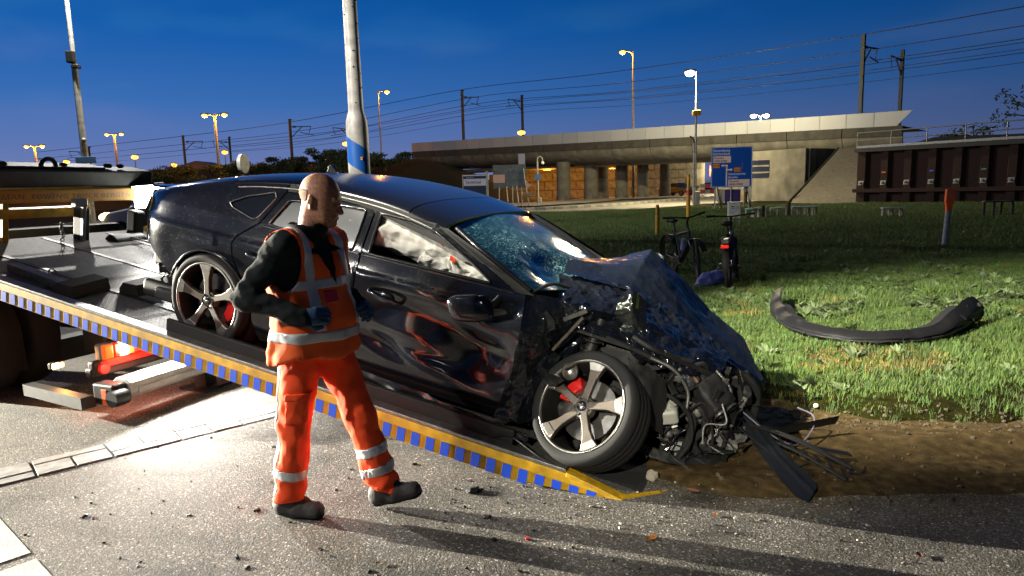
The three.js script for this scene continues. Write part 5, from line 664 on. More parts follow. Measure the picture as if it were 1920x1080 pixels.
  const cuts = (x, y, z) => { const f = (x + 0.06) * fr[0] + z * fr[1], s = -(x + 0.06) * fr[1] + z * fr[0]; const armR = Math.hypot((x - J.shR[0] + 0.005) * 1.0, (y - J.shR[1] + 0.06) * 0.62, (z - J.shR[2] - 0.045) * 1.0) - 0.098, armL = Math.hypot(x - J.shL[0], (y - J.shL[1] + 0.06) * 0.62, z - J.shL[2] + 0.045) - 0.098; const vee = f > 0 ? Math.abs(s) - 0.09 * clamp((y - 1.20) / 0.25) : 9, nk = Math.hypot(x + 0.055, z) - 0.088 - Math.max(0, 1.40 - y) * 2; return Math.max(-armR, -armL, -Math.max(vee, 1.205 - y), y > 1.36 ? -nk : -9, 0.845 - y + 0.02 * Math.sin(x * 20 + z * 14)); };
  kit().add(surfaceNet((x, y, z) => Math.max(vestF(x, y, z), cuts(x, y, z)), [-0.36, 0.80, -0.33], [0.26, 1.52, 0.34], 0.0105)).build('vest', hi, P);
  band('vest_band', vestF, 0.004, (x, y, z) => Math.max(Math.abs(y - 0.965 + 0.05 * (x + 0.05)) - 0.027, cuts(x, y, z)), [-0.36, 0.86, -0.33], [0.26, 1.08, 0.34], refl);
  band('vest_band', vestF, 0.004, (x, y, z) => { const f = (x + 0.06) * fr[0] + z * fr[1]; return Math.max(Math.abs(y - 1.215) - 0.025, cuts(x, y, z), -f - 0.02); }, [-0.30, 1.12, -0.30], [0.24, 1.32, 0.32], refl);
  for (const q of [0.125, -0.115]) band('vest_strap', vestF, 0.0045, (x, y, z) => { const s = -(x + 0.06) * fr[1] + z * fr[0]; return Math.max(Math.abs(s - q) - 0.025, cuts(x, y, z), 0.99 - y); }, [-0.34, 0.96, -0.30], [0.24, 1.52, 0.32], refl);
  band('chest_badge', vestF, 0.006, (x, y, z) => { const f = (x + 0.06) * fr[0] + z * fr[1], s = -(x + 0.06) * fr[1] + z * fr[0]; return Math.max(Math.abs(s - 0.045) - 0.032, Math.abs(y - 1.15) - 0.030, -f); }, [-0.1, 1.08, -0.2], [0.26, 1.22, 0.28], mat([0.50, 0.02, 0.05], { roughness: 0.7 }), 0.006);
  // gloved hands
  const hand = (wr, dir, up, sgn) => { const d = V(...dir).normalize(), n = V(...up).normalize(), s = d.clone().cross(n).multiplyScalar(sgn), at = (a, b, c) => V(...wr).addScaledVector(d, a).addScaledVector(s, b).addScaledVector(n, c).toArray(), list = [capsule(at(-0.02, 0, 0), at(0.05, 0, 0), 0.034, 0.030), capsule(at(0.06, 0.022, 0), at(0.02, 0.014, 0), 0.022, 0.022), capsule(at(0.06, -0.022, 0), at(0.02, -0.014, 0), 0.022, 0.022)]; const fingers = []; for (let k = 0; k < 4; k++) { const b = -0.030 + k * 0.020, L = [0.030, 0.036, 0.034, 0.026][k]; fingers.push(blend([capsule(at(0.075, b, 0), at(0.075 + L, b * 1.1, -0.012), 0.0115, 0.0105), capsule(at(0.075 + L, b * 1.1, -0.012), at(0.078 + L * 1.25, b * 1.1, -0.042), 0.0105, 0.0098), capsule(at(0.078 + L * 1.25, b * 1.1, -0.042), at(0.068 + L * 0.9, b * 1.05, -0.062), 0.0098, 0.0092)], 0.004)); } const thumb = blend([capsule(at(0.015, 0.032, -0.006), at(0.052, 0.056, -0.022), 0.015, 0.012), capsule(at(0.052, 0.056, -0.022), at(0.080, 0.050, -0.038), 0.012, 0.010)], 0.005); const palm = blend(list, 0.02); return (x, y, z) => { let q = palm(x, y, z); for (const f of fingers) q = smin(q, f(x, y, z), 0.005); return smin(q, thumb(x, y, z), 0.008); }; };
  const box = (p, r) => [[p[0] - r, p[1] - r, p[2] - r], [p[0] + r, p[1] + r, p[2] + r]];
  kit().add(surfaceNet(hand(J.wrR, [0.92, 0.05, -0.30], [0.25, 0.35, 0.9], 1), ...box([J.wrR[0] + 0.06, J.wrR[1], J.wrR[2]], 0.13), 0.0045)).build('glove', glove, P);
  kit().add(surfaceNet(hand(J.wrL, [0.55, 0.12, 0.75], [0.7, 0.4, -0.5], -1), ...box([J.wrL[0] + 0.05, J.wrL[1], J.wrL[2] + 0.06], 0.14), 0.0045)).build('glove', glove, P);
  // boots
  const shoe = (an, heel, toe) => { const A = V(...an), Hh = V(...heel), T = V(...toe), mid = Hh.clone().lerp(T, 0.5); return blend([capsule(A.toArray(), Hh.clone().lerp(A, 0.35).toArray(), 0.055, 0.055), capsule(Hh.toArray(), mid.toArray(), 0.042, 0.044), capsule(mid.toArray(), T.toArray(), 0.045, 0.044), capsule(A.toArray(), mid.clone().add(V(0, 0.02, 0)).toArray(), 0.052, 0.046)], 0.025); };
  const sR = shoe([-0.238, 0.12, 0.058], [-0.275, 0.046, 0.05], [-0.085, 0.044, 0.105]), sL = shoe([0.24, 0.13, 0.0], [0.21, 0.055, 0.0], [0.405, 0.105, 0.03]);
  kit().add(surfaceNet((x, y, z) => Math.max(sR(x, y, z) + fold(x, y, z, 0.008, 22), 0.022 - y), [-0.36, -0.01, -0.05], [0.0, 0.22, 0.2], 0.007)).build('boot', boot, P); kit().add(surfaceNet((x, y, z) => sL(x, y, z) + fold(x, y, z, 0.008, 22), [0.12, -0.02, -0.1], [0.50, 0.24, 0.12], 0.007)).build('boot', boot, P);
  const sole = (f, pl, lo, hi) => kit().add(surfaceNet((x, y, z) => Math.max(f(x, y, z) - 0.005, pl(x, y, z)), lo, hi, 0.007)).build('boot_sole', m.rubber, P);
  sole(sR, (x, y, z) => Math.max(y - 0.026, 0.002 - y), [-0.36, -0.02, -0.05], [0.0, 0.06, 0.2]); sole(sL, (x, y, z) => { const h = y - (0.034 + (x - 0.21) * 0.26); return Math.max(h - 0.004, -h - 0.022); }, [0.12, -0.03, -0.1], [0.50, 0.16, 0.12]);
}
// ---------------------------------------------------------------- things on the lawn and the verge
const groundAt = (x, z) => Math.max(0, dirtY(x, z), lawnY(x, z));
function bicycle(label, rear, heading, opt) {
  const B = thing('bicycle', label, 'bicycle', [rear[0], groundAt(...rear), rear[1]]); B.rotation.order = 'YXZ'; B.rotation.y = Math.atan2(-heading[1], heading[0]); B.rotation.x = opt.lean;
  const fr = opt.frame, tube = (name, pts, r, mt = fr, par = B) => kit().tube(pts, r, 24, 8).build(name, mt, par), R = 0.345;
  const wheelAt = (x, turn) => { const w = part('wheel', B); w.position.set(x, R, 0); w.rotation.y = turn; kit().torus(0, 0, 0, R - 0.024, 0.026, 0, 0, 0, 10, 48).build('tyre', m.rubber, w); kit().torus(0, 0, 0, R - 0.055, 0.011, 0, 0, 0, 8, 48).build('rim', m.darkSteel, w); const sp = kit(); for (let k = 0; k < 28; k++) { const a = k / 28 * 6.283, b = a + (k % 2 ? 0.25 : -0.25); sp.cyl([0.02 * Math.cos(b), 0.02 * Math.sin(b), k % 4 < 2 ? 0.025 : -0.025], [(R - 0.055) * Math.cos(a), (R - 0.055) * Math.sin(a), 0], 0.0016, 0.0016, 4); } const so = sp.build('spokes', m.steel, w); so.userData.kind = 'stuff'; kit().cyl([0, 0, -0.055], [0, 0, 0.055], 0.022, 0.022, 14).build('hub', m.darkSteel, w); return w; };
  wheelAt(0, 0); wheelAt(1.10, opt.steer);
  const BBp = [0.46, 0.29, 0], seatT = [0.30, 0.80, 0], headB = [0.90, 0.66, 0], headT = [0.85, 0.86, 0];
  tube('down_tube', [BBp, [0.68, 0.46, 0], headB], opt.down); tube('top_tube', [[0.335, 0.70, 0], [0.6, 0.76, 0], [0.86, 0.80, 0]], 0.022); tube('seat_tube', [BBp, [0.38, 0.55, 0], seatT], 0.020);
  for (const s of [1, -1]) { tube('chain_stay', [[0, R, 0.055 * s], [0.25, 0.31, 0.05 * s], [0.44, 0.29, 0.03 * s]], 0.011); tube('seat_stay', [[0, R, 0.055 * s], [0.17, 0.55, 0.045 * s], [0.34, 0.72, 0.02 * s]], 0.010); tube('fork_blade', [[1.10, R, 0.05 * s], [1.02, 0.55, 0.05 * s], [0.92, 0.66, 0.03 * s]], 0.014); tube('crank', [[0.46, 0.29, 0.06 * s], [0.46 + 0.16 * s, 0.29 - 0.05 * s, 0.08 * s]], 0.010, m.darkSteel); kit().rbox(0.46 + 0.16 * s, 0.29 - 0.05 * s, 0.12 * s, 0.09, 0.022, 0.07, 0.006).build('pedal', m.black, B); }
  tube('head_tube', [headB, headT], 0.025); tube('seat_post', [[0.325, 0.74, 0], [0.27, 0.93, 0]], 0.014, m.darkSteel); kit().ball(0.27, 0.955, 0, 0.13, [1.0, 0.30, 0.55]).ball(0.17, 0.96, 0, 0.09, [0.9, 0.45, 1.0]).build('saddle', m.black, B);
  tube('stem', [headT, [0.84, 0.95, 0], [0.90, 1.03, 0]], 0.018, m.black); tube('handlebar', [[0.74, 1.06, -0.34], [0.84, 1.05, -0.20], [0.91, 1.03, 0], [0.84, 1.05, 0.20], [0.74, 1.06, 0.34]], 0.013, m.black); for (const s of [1, -1]) { kit().cyl([0.80, 1.055, 0.24 * s], [0.72, 1.062, 0.36 * s], 0.018, 0.018, 12).build('grip', m.rubber, B); tube('brake_lever', [[0.86, 1.04, 0.2 * s], [0.89, 1.0, 0.27 * s], [0.84, 0.99, 0.33 * s]], 0.006, m.darkSteel); }
  kit().lathe([[0.001, -0.01], [0.09, -0.01], [0.092, 0.01], [0.001, 0.01]], 0.46, 0.29, 0.06, Math.PI / 2, 0, 0, 30).build('chain_ring', m.darkSteel, B);
  for (const [x, a0, a1] of [[0, 0.6, 3.3], [1.10, 0.5, 2.6]]) kit().add(grid(26, 4, (u, v) => { const a = lerp(a0, a1, u), r = R + 0.018 - 0.012 * Math.pow(v * 2 - 1, 2); return [x + r * Math.cos(a), R + r * Math.sin(a), 0.045 * (v * 2 - 1)]; })).build('mudguard', m.black, B);
  if (opt.rack) { for (const s of [1, -1]) tube('rack_rail', [[-0.36, 0.76, 0.05 * s], [0.0, 0.77, 0.05 * s], [0.30, 0.75, 0.03 * s]], 0.007, m.black); tube('rack_stay', [[0, R, 0.06], [-0.08, 0.6, 0.06], [-0.1, 0.76, 0.05]], 0.007, m.black); tube('rack_stay', [[0, R, -0.06], [-0.08, 0.6, -0.06], [-0.1, 0.76, -0.05]], 0.007, m.black); kit().rbox(-0.05, 0.72, 0, 0.36, 0.07, 0.10, 0.02).build('battery', m.greyPaint, B); kit().rbox(-0.35, 0.66, 0, 0.03, 0.045, 0.11, 0.01).build('rear_light', mat([0.7, 0.02, 0.01], { roughness: 0.3, emissive: new THREE.Color(1, 0.02, 0.01), emissiveIntensity: 0.6 }), B); kit().rbox(0.46, 0.29, 0.115, 0.06, 0.03, 0.02, 0.005).rbox(0.62, 0.24, 0.125, 0.05, 0.03, 0.02, 0.005).build('pedal_reflector', mat([0.8, 0.45, 0.02], { roughness: 0.3 }), B); }
  else { kit().cyl([0.66, 0.50, 0.045], [0.74, 0.68, 0.045], 0.036, 0.032, 14).build('bottle', mat([0.25, 0.28, 0.55], { roughness: 0.3 }), B); tube('kick_stand', [[0.3, 0.32, 0.06], [0.26, 0.02, 0.18]], 0.009, m.darkSteel); }
  tube('kick_stand', [[0.36, 0.30, 0.05], [0.30, 0.015, 0.20]], 0.009, m.darkSteel); tube('brake_cable', [[0.86, 1.03, 0.1], [0.98, 0.98, 0.05], [0.94, 0.8, 0.03], [0.9, 0.66, 0.02]], 0.004, m.black);
  return B;
}
bicycle('dark mountain bicycle with thick blue-black frame, no luggage rack, parked on the grass', [2.83, -11.95], [0.16, 0.985], { lean: 0.10, steer: -0.35, frame: mat([0.014, 0.018, 0.032], { roughness: 0.35 }), down: 0.044, rack: false });
bicycle('black electric bicycle with luggage rack and red rear light beside the blue bag', [3.22, -10.02], [0.38, -0.92], { lean: -0.06, steer: 0.2, frame: m.blackGloss, down: 0.036, rack: true });
{ const f = blend([ellipsoid([0, 0.10, 0], [0.19, 0.13, 0.15]), ellipsoid([0.12, 0.16, 0.02], [0.12, 0.10, 0.11]), ellipsoid([-0.13, 0.06, 0.03], [0.12, 0.08, 0.11])], 0.05), b = thing('cloth_bag', 'crumpled blue bag lying on the grass against the electric bicycle', 'bag', [2.98, groundAt(2.98, -10.2), -10.2], 0.2); kit().add(surfaceNet((x, y, z) => Math.max(f(x, y, z) + 0.05 * (1 - Math.abs(fbm(x * 7, y * 7, z * 7, 3)) * 4) * 0.35, -y), [-0.36, -0.02, -0.25], [0.34, 0.34, 0.25], 0.014)).build('bag_body', mat([0.045, 0.06, 0.24], { roughness: 0.6 }), b); kit().tube([[0.1, 0.24, 0.03], [0.16, 0.31, 0.05], [0.23, 0.25, 0.08]], 0.012, 16, 6).build('handle', mat([0.03, 0.04, 0.15]), b); }
{ // bumper cover on the grass
  const b0 = thing('bumper_cover', 'torn-off black bumper cover lying in a curve on the lit grass', 'bumper', [3.5, 0, -6.6]), b = b0;
  const path = new THREE.CatmullRomCurve3([[3.28, -8.35], [3.02, -7.75], [2.90, -7.1], [3.02, -6.55], [3.40, -6.28], [3.85, -6.32], [4.25, -6.50], [4.62, -6.80], [4.95, -7.10]].map(([x, z]) => V(x - 3.5, 0, z + 6.6)));
  const surf = (u, v, off) => { const p = path.getPoint(u), t = path.getTangent(u), n = V(-t.z, 0, t.x).multiplyScalar(-1), e = Math.abs(u - 0.5) * 2, top = 0.165 + 0.16 * smooth(0.66, 0.93, u) + 0.12 * smooth(0.28, 0.0, u) + 0.012 * noise(u * 40, 3), low = 0.03 + 0.10 * smooth(0.7, 1, e) * (u < 0.5 ? 1 : 0.4), y = lerp(low, top, v), bul = 0.075 * Math.sin(v * Math.PI) - 0.06 * v + 0.018 * fbm(u * 16, v * 4, 2, 3) + (v > 0.42 && v < 0.52 ? -0.012 : 0); return [p.x - n.x * (bul - off), y + groundAt(p.x + 3.5, p.z - 6.6) - 0.02, p.z - n.z * (bul - off)]; };
  kit().add(grid(90, 16, (u, v) => surf(u, v, 0))).add(grid(90, 12, (u, v) => surf(u, v, 0.012))).build('cover_shell', mat([0.008, 0.008, 0.009], { roughness: 0.55, specularIntensity: 0.4, bumpMap: grain, bumpScale: 0.002, scale: 0.3 }), b);
  kit().add(grid(60, 3, (u, v) => { const p = surf(0.14 + u * 0.72, 0.98, 0); const q = surf(0.14 + u * 0.72, 0.98, 0.11); return [lerp(p[0], q[0], v), lerp(p[1], q[1], v) - 0.02 * v, lerp(p[2], q[2], v)]; })).build('upper_flange', m.black, b);
    for (let k = 0; k < 6; k++) { const u = 0.30 + k * 0.07, pts = [0, 1, 2, 3].map((q) => surf(u + q * 0.014, 0.40, -0.004)); kit().tube(pts, 0.010, 10, 5).build('intake_slot', m.darkSteel, b0); }
  seed(70); for (let k = 0; k < 9; k++) { const u = 0.80 + k * 0.022, p = surf(u, rr(0.3, 0.8), 0.03); kit().rbox(p[0], p[1], p[2], rr(0.03, 0.10), rr(0.02, 0.05), rr(0.02, 0.05), 0.006, rr(-0.4, 0.4), rr(-1, 1), rr(-0.5, 0.5)).build('clip_rib', k % 3 ? m.black : m.darkSteel, b); }
}
{ const r = thing('wood_piece', 'rusty brown splinter lying in the grass under the bumper cover', 'debris', [3.12, groundAt(3.12, -6.0), -6.0], -0.5); kit().beam([-0.14, 0.03, 0], [0.15, 0.015, 0.02], 0.035, 0.02).beam([-0.02, 0.035, 0.01], [0.1, 0.05, -0.05], 0.02, 0.015).build('splinter', m.rust, r); }
// pieces fallen off the front of the car
const curl = (name, label, cat, pos, turn, fn, nu, nv, mt) => { const o = thing(name, label, cat, pos, turn); kit().add(grid(nu, nv, (u, v) => fn(u, v, 0))).add(grid(nu, nv, (u, v) => fn(u, v, -0.012))).build('panel', mt, o); return o; };
{
  const a = curl('plastic_trim', 'long black plastic panel with white sticker hanging from the wreck to the ground', 'car panel', [1.40, 0.0, -3.80], 0, (u, v, o) => { const x = lerp(0, 0.12, u) + (v - 0.5) * lerp(0.07, 0.15, u) * smooth(1.12, 0.90, u) + 0.01, z = lerp(-0.42, 0.46, u) - (v - 0.5) * 0.10, y = 0.020 + 0.20 * Math.pow(1 - u, 1.6) + 0.05 * v * (1 - u * 0.5) + (v > 0.55 && v < 0.65 ? 0.012 : 0) + 0.010 * fbm(u * 8, v * 5, 3, 2); return [x, y + o, z]; }, 40, 10, mat([0.014, 0.016, 0.019], { roughness: 0.5, specularIntensity: 0.5, bumpMap: grain, bumpScale: 0.001, scale: 0.2 }));
  kit().add(grid(3, 3, (u, v) => [0.070 + 0.065 * u + 0.008 * v, 0.066 + 0.006 * u - 0.010 * v, 0.16 + 0.04 * v + 0.02 * u])).build('sticker', m.signWhite, a);
  const g = thing('grille_frame', 'black lattice of a broken grille sticking out over the dirt', 'car part', [1.42, 0, -3.9]); const rail = (p, q, r = 0.011) => kit().tube([p, [(p[0] + q[0]) / 2, (p[1] + q[1]) / 2 + 0.02, (p[2] + q[2]) / 2], q], r, 14, 6).build('rail', m.black, g);
  rail([0.02, 0.17, -0.12], [0.42, 0.07, 0.34]); rail([0.05, 0.12, -0.06], [0.36, 0.03, 0.40]); rail([0.06, 0.16, -0.14], [0.44, 0.055, 0.26]); for (let k = 0; k < 8; k++) { const t = k / 7; kit().beam([lerp(0.05, 0.38, t), lerp(0.16, 0.06, t), lerp(-0.10, 0.30, t)], [lerp(0.07, 0.37, t), lerp(0.12, 0.03, t), lerp(-0.03, 0.38, t)], 0.012, 0.01).build('cross_bar', m.black, g); }
  kit().beam([0.30, 0.10, 0.10], [0.52, 0.06, 0.12], 0.05, 0.006).build('rail', m.black, g); kit().tube([[0.4, 0.05, 0.34], [0.46, 0.05, 0.36], [0.50, 0.07, 0.33]], 0.006, 10, 5).build('rail', m.black, g);
  curl('torn_panel', 'dark blue torn plastic sheet standing on the dirt in front of the wreck', 'car panel', [1.62, 0, -4.30], -0.2, (u, v, o) => [-0.12 + 0.34 * u + 0.03 * noise(u * 5, v * 5, 2), 0.02 + (0.20 - 0.05 * u) * v + 0.015 * noise(u * 7, v * 6), 0.08 * v - 0.04 * u + o + 0.03 * noise(u * 6, v * 4, 7)], 22, 14, m.paintBlue);
  curl('black_slat', 'flat black plastic slat lying across the torn panel', 'car panel', [1.80, 0.13, -4.10], 0.12, (u, v, o) => [-0.2 + 0.42 * u, -0.05 * (1 - u) + 0.05 * v + o, 0.03 * v], 12, 3, m.black);
  const w = thing('loose_wire', 'thin pale wire looping out of the wreck over the dirt', 'wire', [1.45, 0, -4.0]); kit().tube([[-0.05, 0.24, -0.05], [0.10, 0.12, 0.05], [0.24, 0.06, 0.06], [0.38, 0.10, -0.05], [0.44, 0.16, -0.16], [0.36, 0.20, -0.22]], 0.006, 50, 6).build('strand', mat([0.14, 0.12, 0.16], { roughness: 0.5 }), w);
  kit().tube([[-0.15, 0.22, 0.12], [0.0, 0.10, 0.24], [0.12, 0.03, 0.30], [0.24, 0.016, 0.24]], 0.004, 30, 5).build('strand', m.black, w);
}
{ seed(88); const s = thing('stone', 'pale stone lying on the dark tread of the ramp lip', 'stone'); onBed(s, 0.62, -0.02, -0.30); kit().add(surfaceNet((x, y, z) => ellipsoid([0, 0, 0], [0.035, 0.032, 0.03])(x, y, z) + 0.01 * noise(x * 40, y * 40, z * 40), [-0.06, -0.06, -0.06], [0.06, 0.06, 0.06], 0.006)).build('pebble', mat([0.30, 0.27, 0.20], { roughness: 0.9 }), s); }
// posts, cabinet, low benches
{
  const post = (name, label, x, z, h, r, fn) => { const o = thing(name, label, 'post', [x, groundAt(x, z), z]); fn(o, h, r); return o; };
  post('yellow_post', 'short plain yellow marker post on the lawn left of the bicycles', 4.43, -20.6, 0.94, 0.062, (o, h, r) => kit().lathe([[r, 0], [r, h * 0.62], [r * 0.8, h * 0.66], [r * 0.8, h * 0.97], [r * 0.6, h], [0.001, h]], 0, 0, 0, 0, 0, 0, 18).build('post_body', m.yellowPost, o));
  post('yellow_post', 'tall yellow marker post with red band near the street lamp', 7.59, -29.2, 1.95, 0.085, (o, h, r) => { kit().lathe([[r, 0], [r, h * 0.5], [r * 0.8, h * 0.53], [r * 0.75, h * 0.98], [0.001, h]], 0, 0, 0, 0, 0, 0, 18).build('post_body', m.yellowPost, o); kit().cyl([0, h * 0.54, 0], [0, h * 0.64, 0], r * 0.84, r * 0.83, 18).build('red_band', m.caliper, o); });
  const mk = post('marker_post', 'grey plastic marker post with orange paddle head leaning in the dark grass', 9.56, -15.0, 1.27, 0.05, (o, h, r) => { kit().cyl([0, 0, 0], [0, h * 0.64, 0], 0.058, 0.055, 18).build('pipe', mat([0.34, 0.38, 0.44], { roughness: 0.55, map: dirty, scale: 0.5 }), o); kit().prism([[-0.055, 0.62 * h], [0.055, 0.62 * h], [0.062, 0.70 * h], [0.098, 0.80 * h], [0.100, 0.985 * h], [0.09, h], [-0.09, h], [-0.100, 0.985 * h], [-0.098, 0.80 * h], [-0.062, 0.70 * h]], 0.07, null, 0.012).build('paddle', m.orange, o); kit().box(0, 0.90 * h, 0.037, 0.12, 0.12, 0.003).build('plate', mat([0.62, 0.18, 0.08], { roughness: 0.6 }), o); kit().cyl([0.02, 0.50 * h, 0.05], [0.02, 0.50 * h, 0.062], 0.012, 0.012).build('bolt', m.black, o); }); mk.rotation.z = -0.05;
  const c = thing('junction_box', 'white electrical cabinet on short legs in front of the blue road sign', 'cabinet', [8.14, groundAt(8.14, -24.9), -24.9], -0.25); kit().rbox(0, 0.52, 0, 0.44, 0.56, 0.34, 0.02).rbox(0, 0.81, 0, 0.48, 0.03, 0.38, 0.012).build('cabinet_body', m.whitePaint, c); for (const [x, z] of [[-0.17, 0.1], [0.17, 0.1], [-0.17, -0.1], [0.17, -0.1]]) kit().box(x, 0.12, z, 0.05, 0.26, 0.05).build('leg', m.greyPaint, c); kit().box(-0.05, 0.66, 0.1725, 0.13, 0.03, 0.003).build('dark_plate', m.darkSteel, c); kit().box(-0.05, 0.59, 0.1725, 0.12, 0.045, 0.003).build('blue_plate', mat([0.08, 0.3, 0.55]), c);
  seed(91); const pale = mat([0.62, 0.52, 0.46], { roughness: 0.85, map: dirty, scale: 0.4 }), green = mat([0.10, 0.22, 0.22], { roughness: 0.7 });
  const bench = (label, x, z, w, legs, turn, seatMat, legMat, h = 0.46) => { const o = thing('low_bench', label, 'bench', [x, groundAt(x, z) - 0.02, z], turn); for (let k = 0; k < legs; k++) { const t = k / (legs - 1), lx = lerp(-w / 2 + 0.05, w / 2 - 0.05, t) + rr(-0.04, 0.04); kit().cyl([lx, 0, k % 2 ? 0.12 : -0.12], [lx + rr(-0.03, 0.03), h - 0.05, k % 2 ? 0.10 : -0.10], 0.045, 0.042, 10).build('leg', legMat, o); } kit().rbox(0, h - 0.03, 0, w, 0.05, 0.34, 0.01).build('seat', seatMat, o); };
  bench('low bench with green seat and pale legs beside the white cabinet', 10.25, -28.6, 0.85, 6, 0.3, green, pale); bench('low bench with green seat and two thick pale legs beside the brown post', 11.35, -29.0, 0.62, 4, 0.1, green, pale); bench('long low bench with green seat right of the brown post', 12.55, -29.2, 1.05, 7, -0.1, green, pale); bench('small white-legged bench alone in the dark grass before the pile wall', 15.1, -27.0, 0.85, 5, -0.2, m.greyPaint, pale, 0.40); bench('dark table-like bench with white board in the shade of the pile wall', 18.2, -25.6, 0.95, 4, -0.3, m.chassis, m.chassis, 0.6);
  const bp = thing('wooden_post', 'dark brown wooden post standing between the low benches', 'post', [11.75, groundAt(11.75, -28.9), -28.9]); kit().rbox(0, 0.33, 0, 0.13, 0.68, 0.12, 0.01, 0, 0.2, 0.03).build('timber', mat([0.10, 0.055, 0.03], { roughness: 0.95, map: dirty, scale: 0.3 }), bp);
  const bp2 = thing('wooden_post', 'black stub post at the end of the first low bench', 'post', [10.45, groundAt(10.45, -28.3), -28.3]); kit().rbox(0, 0.28, 0, 0.12, 0.56, 0.10, 0.01).build('timber', m.chassis, bp2);
  const lit = thing('paper_scrap', 'crumpled white paper scrap on the edge of the lawn', 'litter', [2.16, groundAt(2.16, -4.72) + 0.02, -4.72]); kit().add(flat(new THREE.IcosahedronGeometry(0.019, 1).applyMatrix4(M4().makeScale(1, 0.9, 0.8)))).build('scrap', m.signWhite, lit);
}
{ // crumbs on the road
  seed(95); const frag = (n) => { const k = kit(); const g = new THREE.DodecahedronGeometry(1, 0), p = g.attributes.position; for (let i = 0; i < p.count; i++) { const a = 1 + 0.7 * noise(p.getX(i) * 2 + n, p.getY(i) * 2, p.getZ(i) * 2); p.setXYZ(i, p.getX(i) * a, p.getY(i) * 0.28 * a, p.getZ(i) * a * 0.6); } g.computeVertexNormals(); return k.add(flat(g)); };
  const spots = [[-0.24, -3.55, 0.050], [-2.28, -3.38, 0.020], [-2.22, -3.36, 0.014], [-1.72, -3.36, 0.018], [-1.38, -3.40, 0.026], [-1.30, -3.42, 0.014], [-0.12, -3.02, 0.020], [-1.30, -2.93, 0.022], [-1.22, -2.84, 0.018], [-0.66, -2.78, 0.016], [-2.48, -3.62, 0.014], [-1.02, -3.62, 0.018], [-0.16, -3.25, 0.026], [0.0, -2.75, 0.014], [-1.60, -4.30, 0.022], [-0.62, -3.95, 0.020], [-0.93, -2.98, 0.016], [-1.0, -3.9, 0.014]];
  spots.forEach(([x, z, s], i) => { const o = frag(i * 3.3).build('debris_fragment', [m.black, m.blackGloss, m.inner][i % 3]); o.scale.setScalar(s); o.position.set(x, s * 0.18, z); o.rotation.y = rr(0, 6); tag(o, i ? 'small black plastic fragment lying on the lit asphalt' : 'largest black plastic fragment on the asphalt below the striped rail', 'debris', 'black fragments on the asphalt'); });
  const leafM = [mat([0.32, 0.13, 0.03], { roughness: 0.9 }), mat([0.12, 0.05, 0.025], { roughness: 0.9 }), mat([0.5, 0.42, 0.30], { roughness: 0.9 })];
  [[0.62, -2.98, 0.032, 0, 'orange-brown dry leaf on the dark asphalt right of the man\'s shadow'], [0.94, -3.46, 0.034, 1, 'dark brown leaf curled at the tip of the ramp lip'], [-0.62, -2.84, 0.022, 2, 'pale torn leaf on the asphalt in the man\'s shadow'], [0.98, -3.20, 0.018, 0, 'small orange leaf on the asphalt beyond the ramp tip'], [1.75, -2.78, 0.022, 1, 'brown leaf alone on the dark asphalt']].forEach(([x, z, s, q, label]) => { const o = kit().add(grid(8, 6, (u, v) => [(u - 0.5) * 2, 0.25 + 0.5 * Math.pow(v - 0.5, 2) * 4 * 0.5 + 0.2 * noise(u * 4, v * 4), (v - 0.5) * 1.2 * Math.sin(Math.PI * clamp(u * 0.9 + 0.08))])).build('dry_leaf', leafM[q]); o.scale.setScalar(s); o.position.set(x, 0.001, z); o.rotation.y = rr(0, 6); tag(o, label, 'leaf'); });
  const red = kit().rbox(0, 0, 0, 0.022, 0.008, 0.016, 0.003).build('lens_shard', m.caliper); red.position.set(0.04, 0.005, -3.02); tag(red, 'tiny red lens shard on the asphalt', 'debris');
  const N = 2000, geo = new THREE.DodecahedronGeometry(1, 0), im = new THREE.InstancedMesh(geo, mat([1, 1, 1], { roughness: 0.9 }), N), q = new THREE.Quaternion(), c = new THREE.Color(); im.name = 'road_grit'; im.userData = { kind: 'stuff', label: 'fine grit and glass crumbs scattered over the asphalt', category: 'grit' };
  for (let i = 0; i < N; i++) { const by = rnd() < 0.55, x = by ? rr(-0.4, 1.7) : rr(-3.2, 2.6), z = by ? -3.35 + 0.9 * (rnd() + rnd() - 1) : rr(-5, -2.2), s = 0.0012 + 0.0062 * Math.pow(rnd(), 4); q.setFromEuler(new THREE.Euler(rr(0, 6), rr(0, 6), rr(0, 6))); im.setMatrixAt(i, M4().compose(V(x, s * 0.5, z), q, V(s, s * 0.6, s * 1.4))); const k = rnd() < 0.65 ? rr(0.01, 0.04) : rr(0.2, 0.5); im.setColorAt(i, c.setRGB(k, k * 0.95, k * 0.85)); } scene.add(im);
}
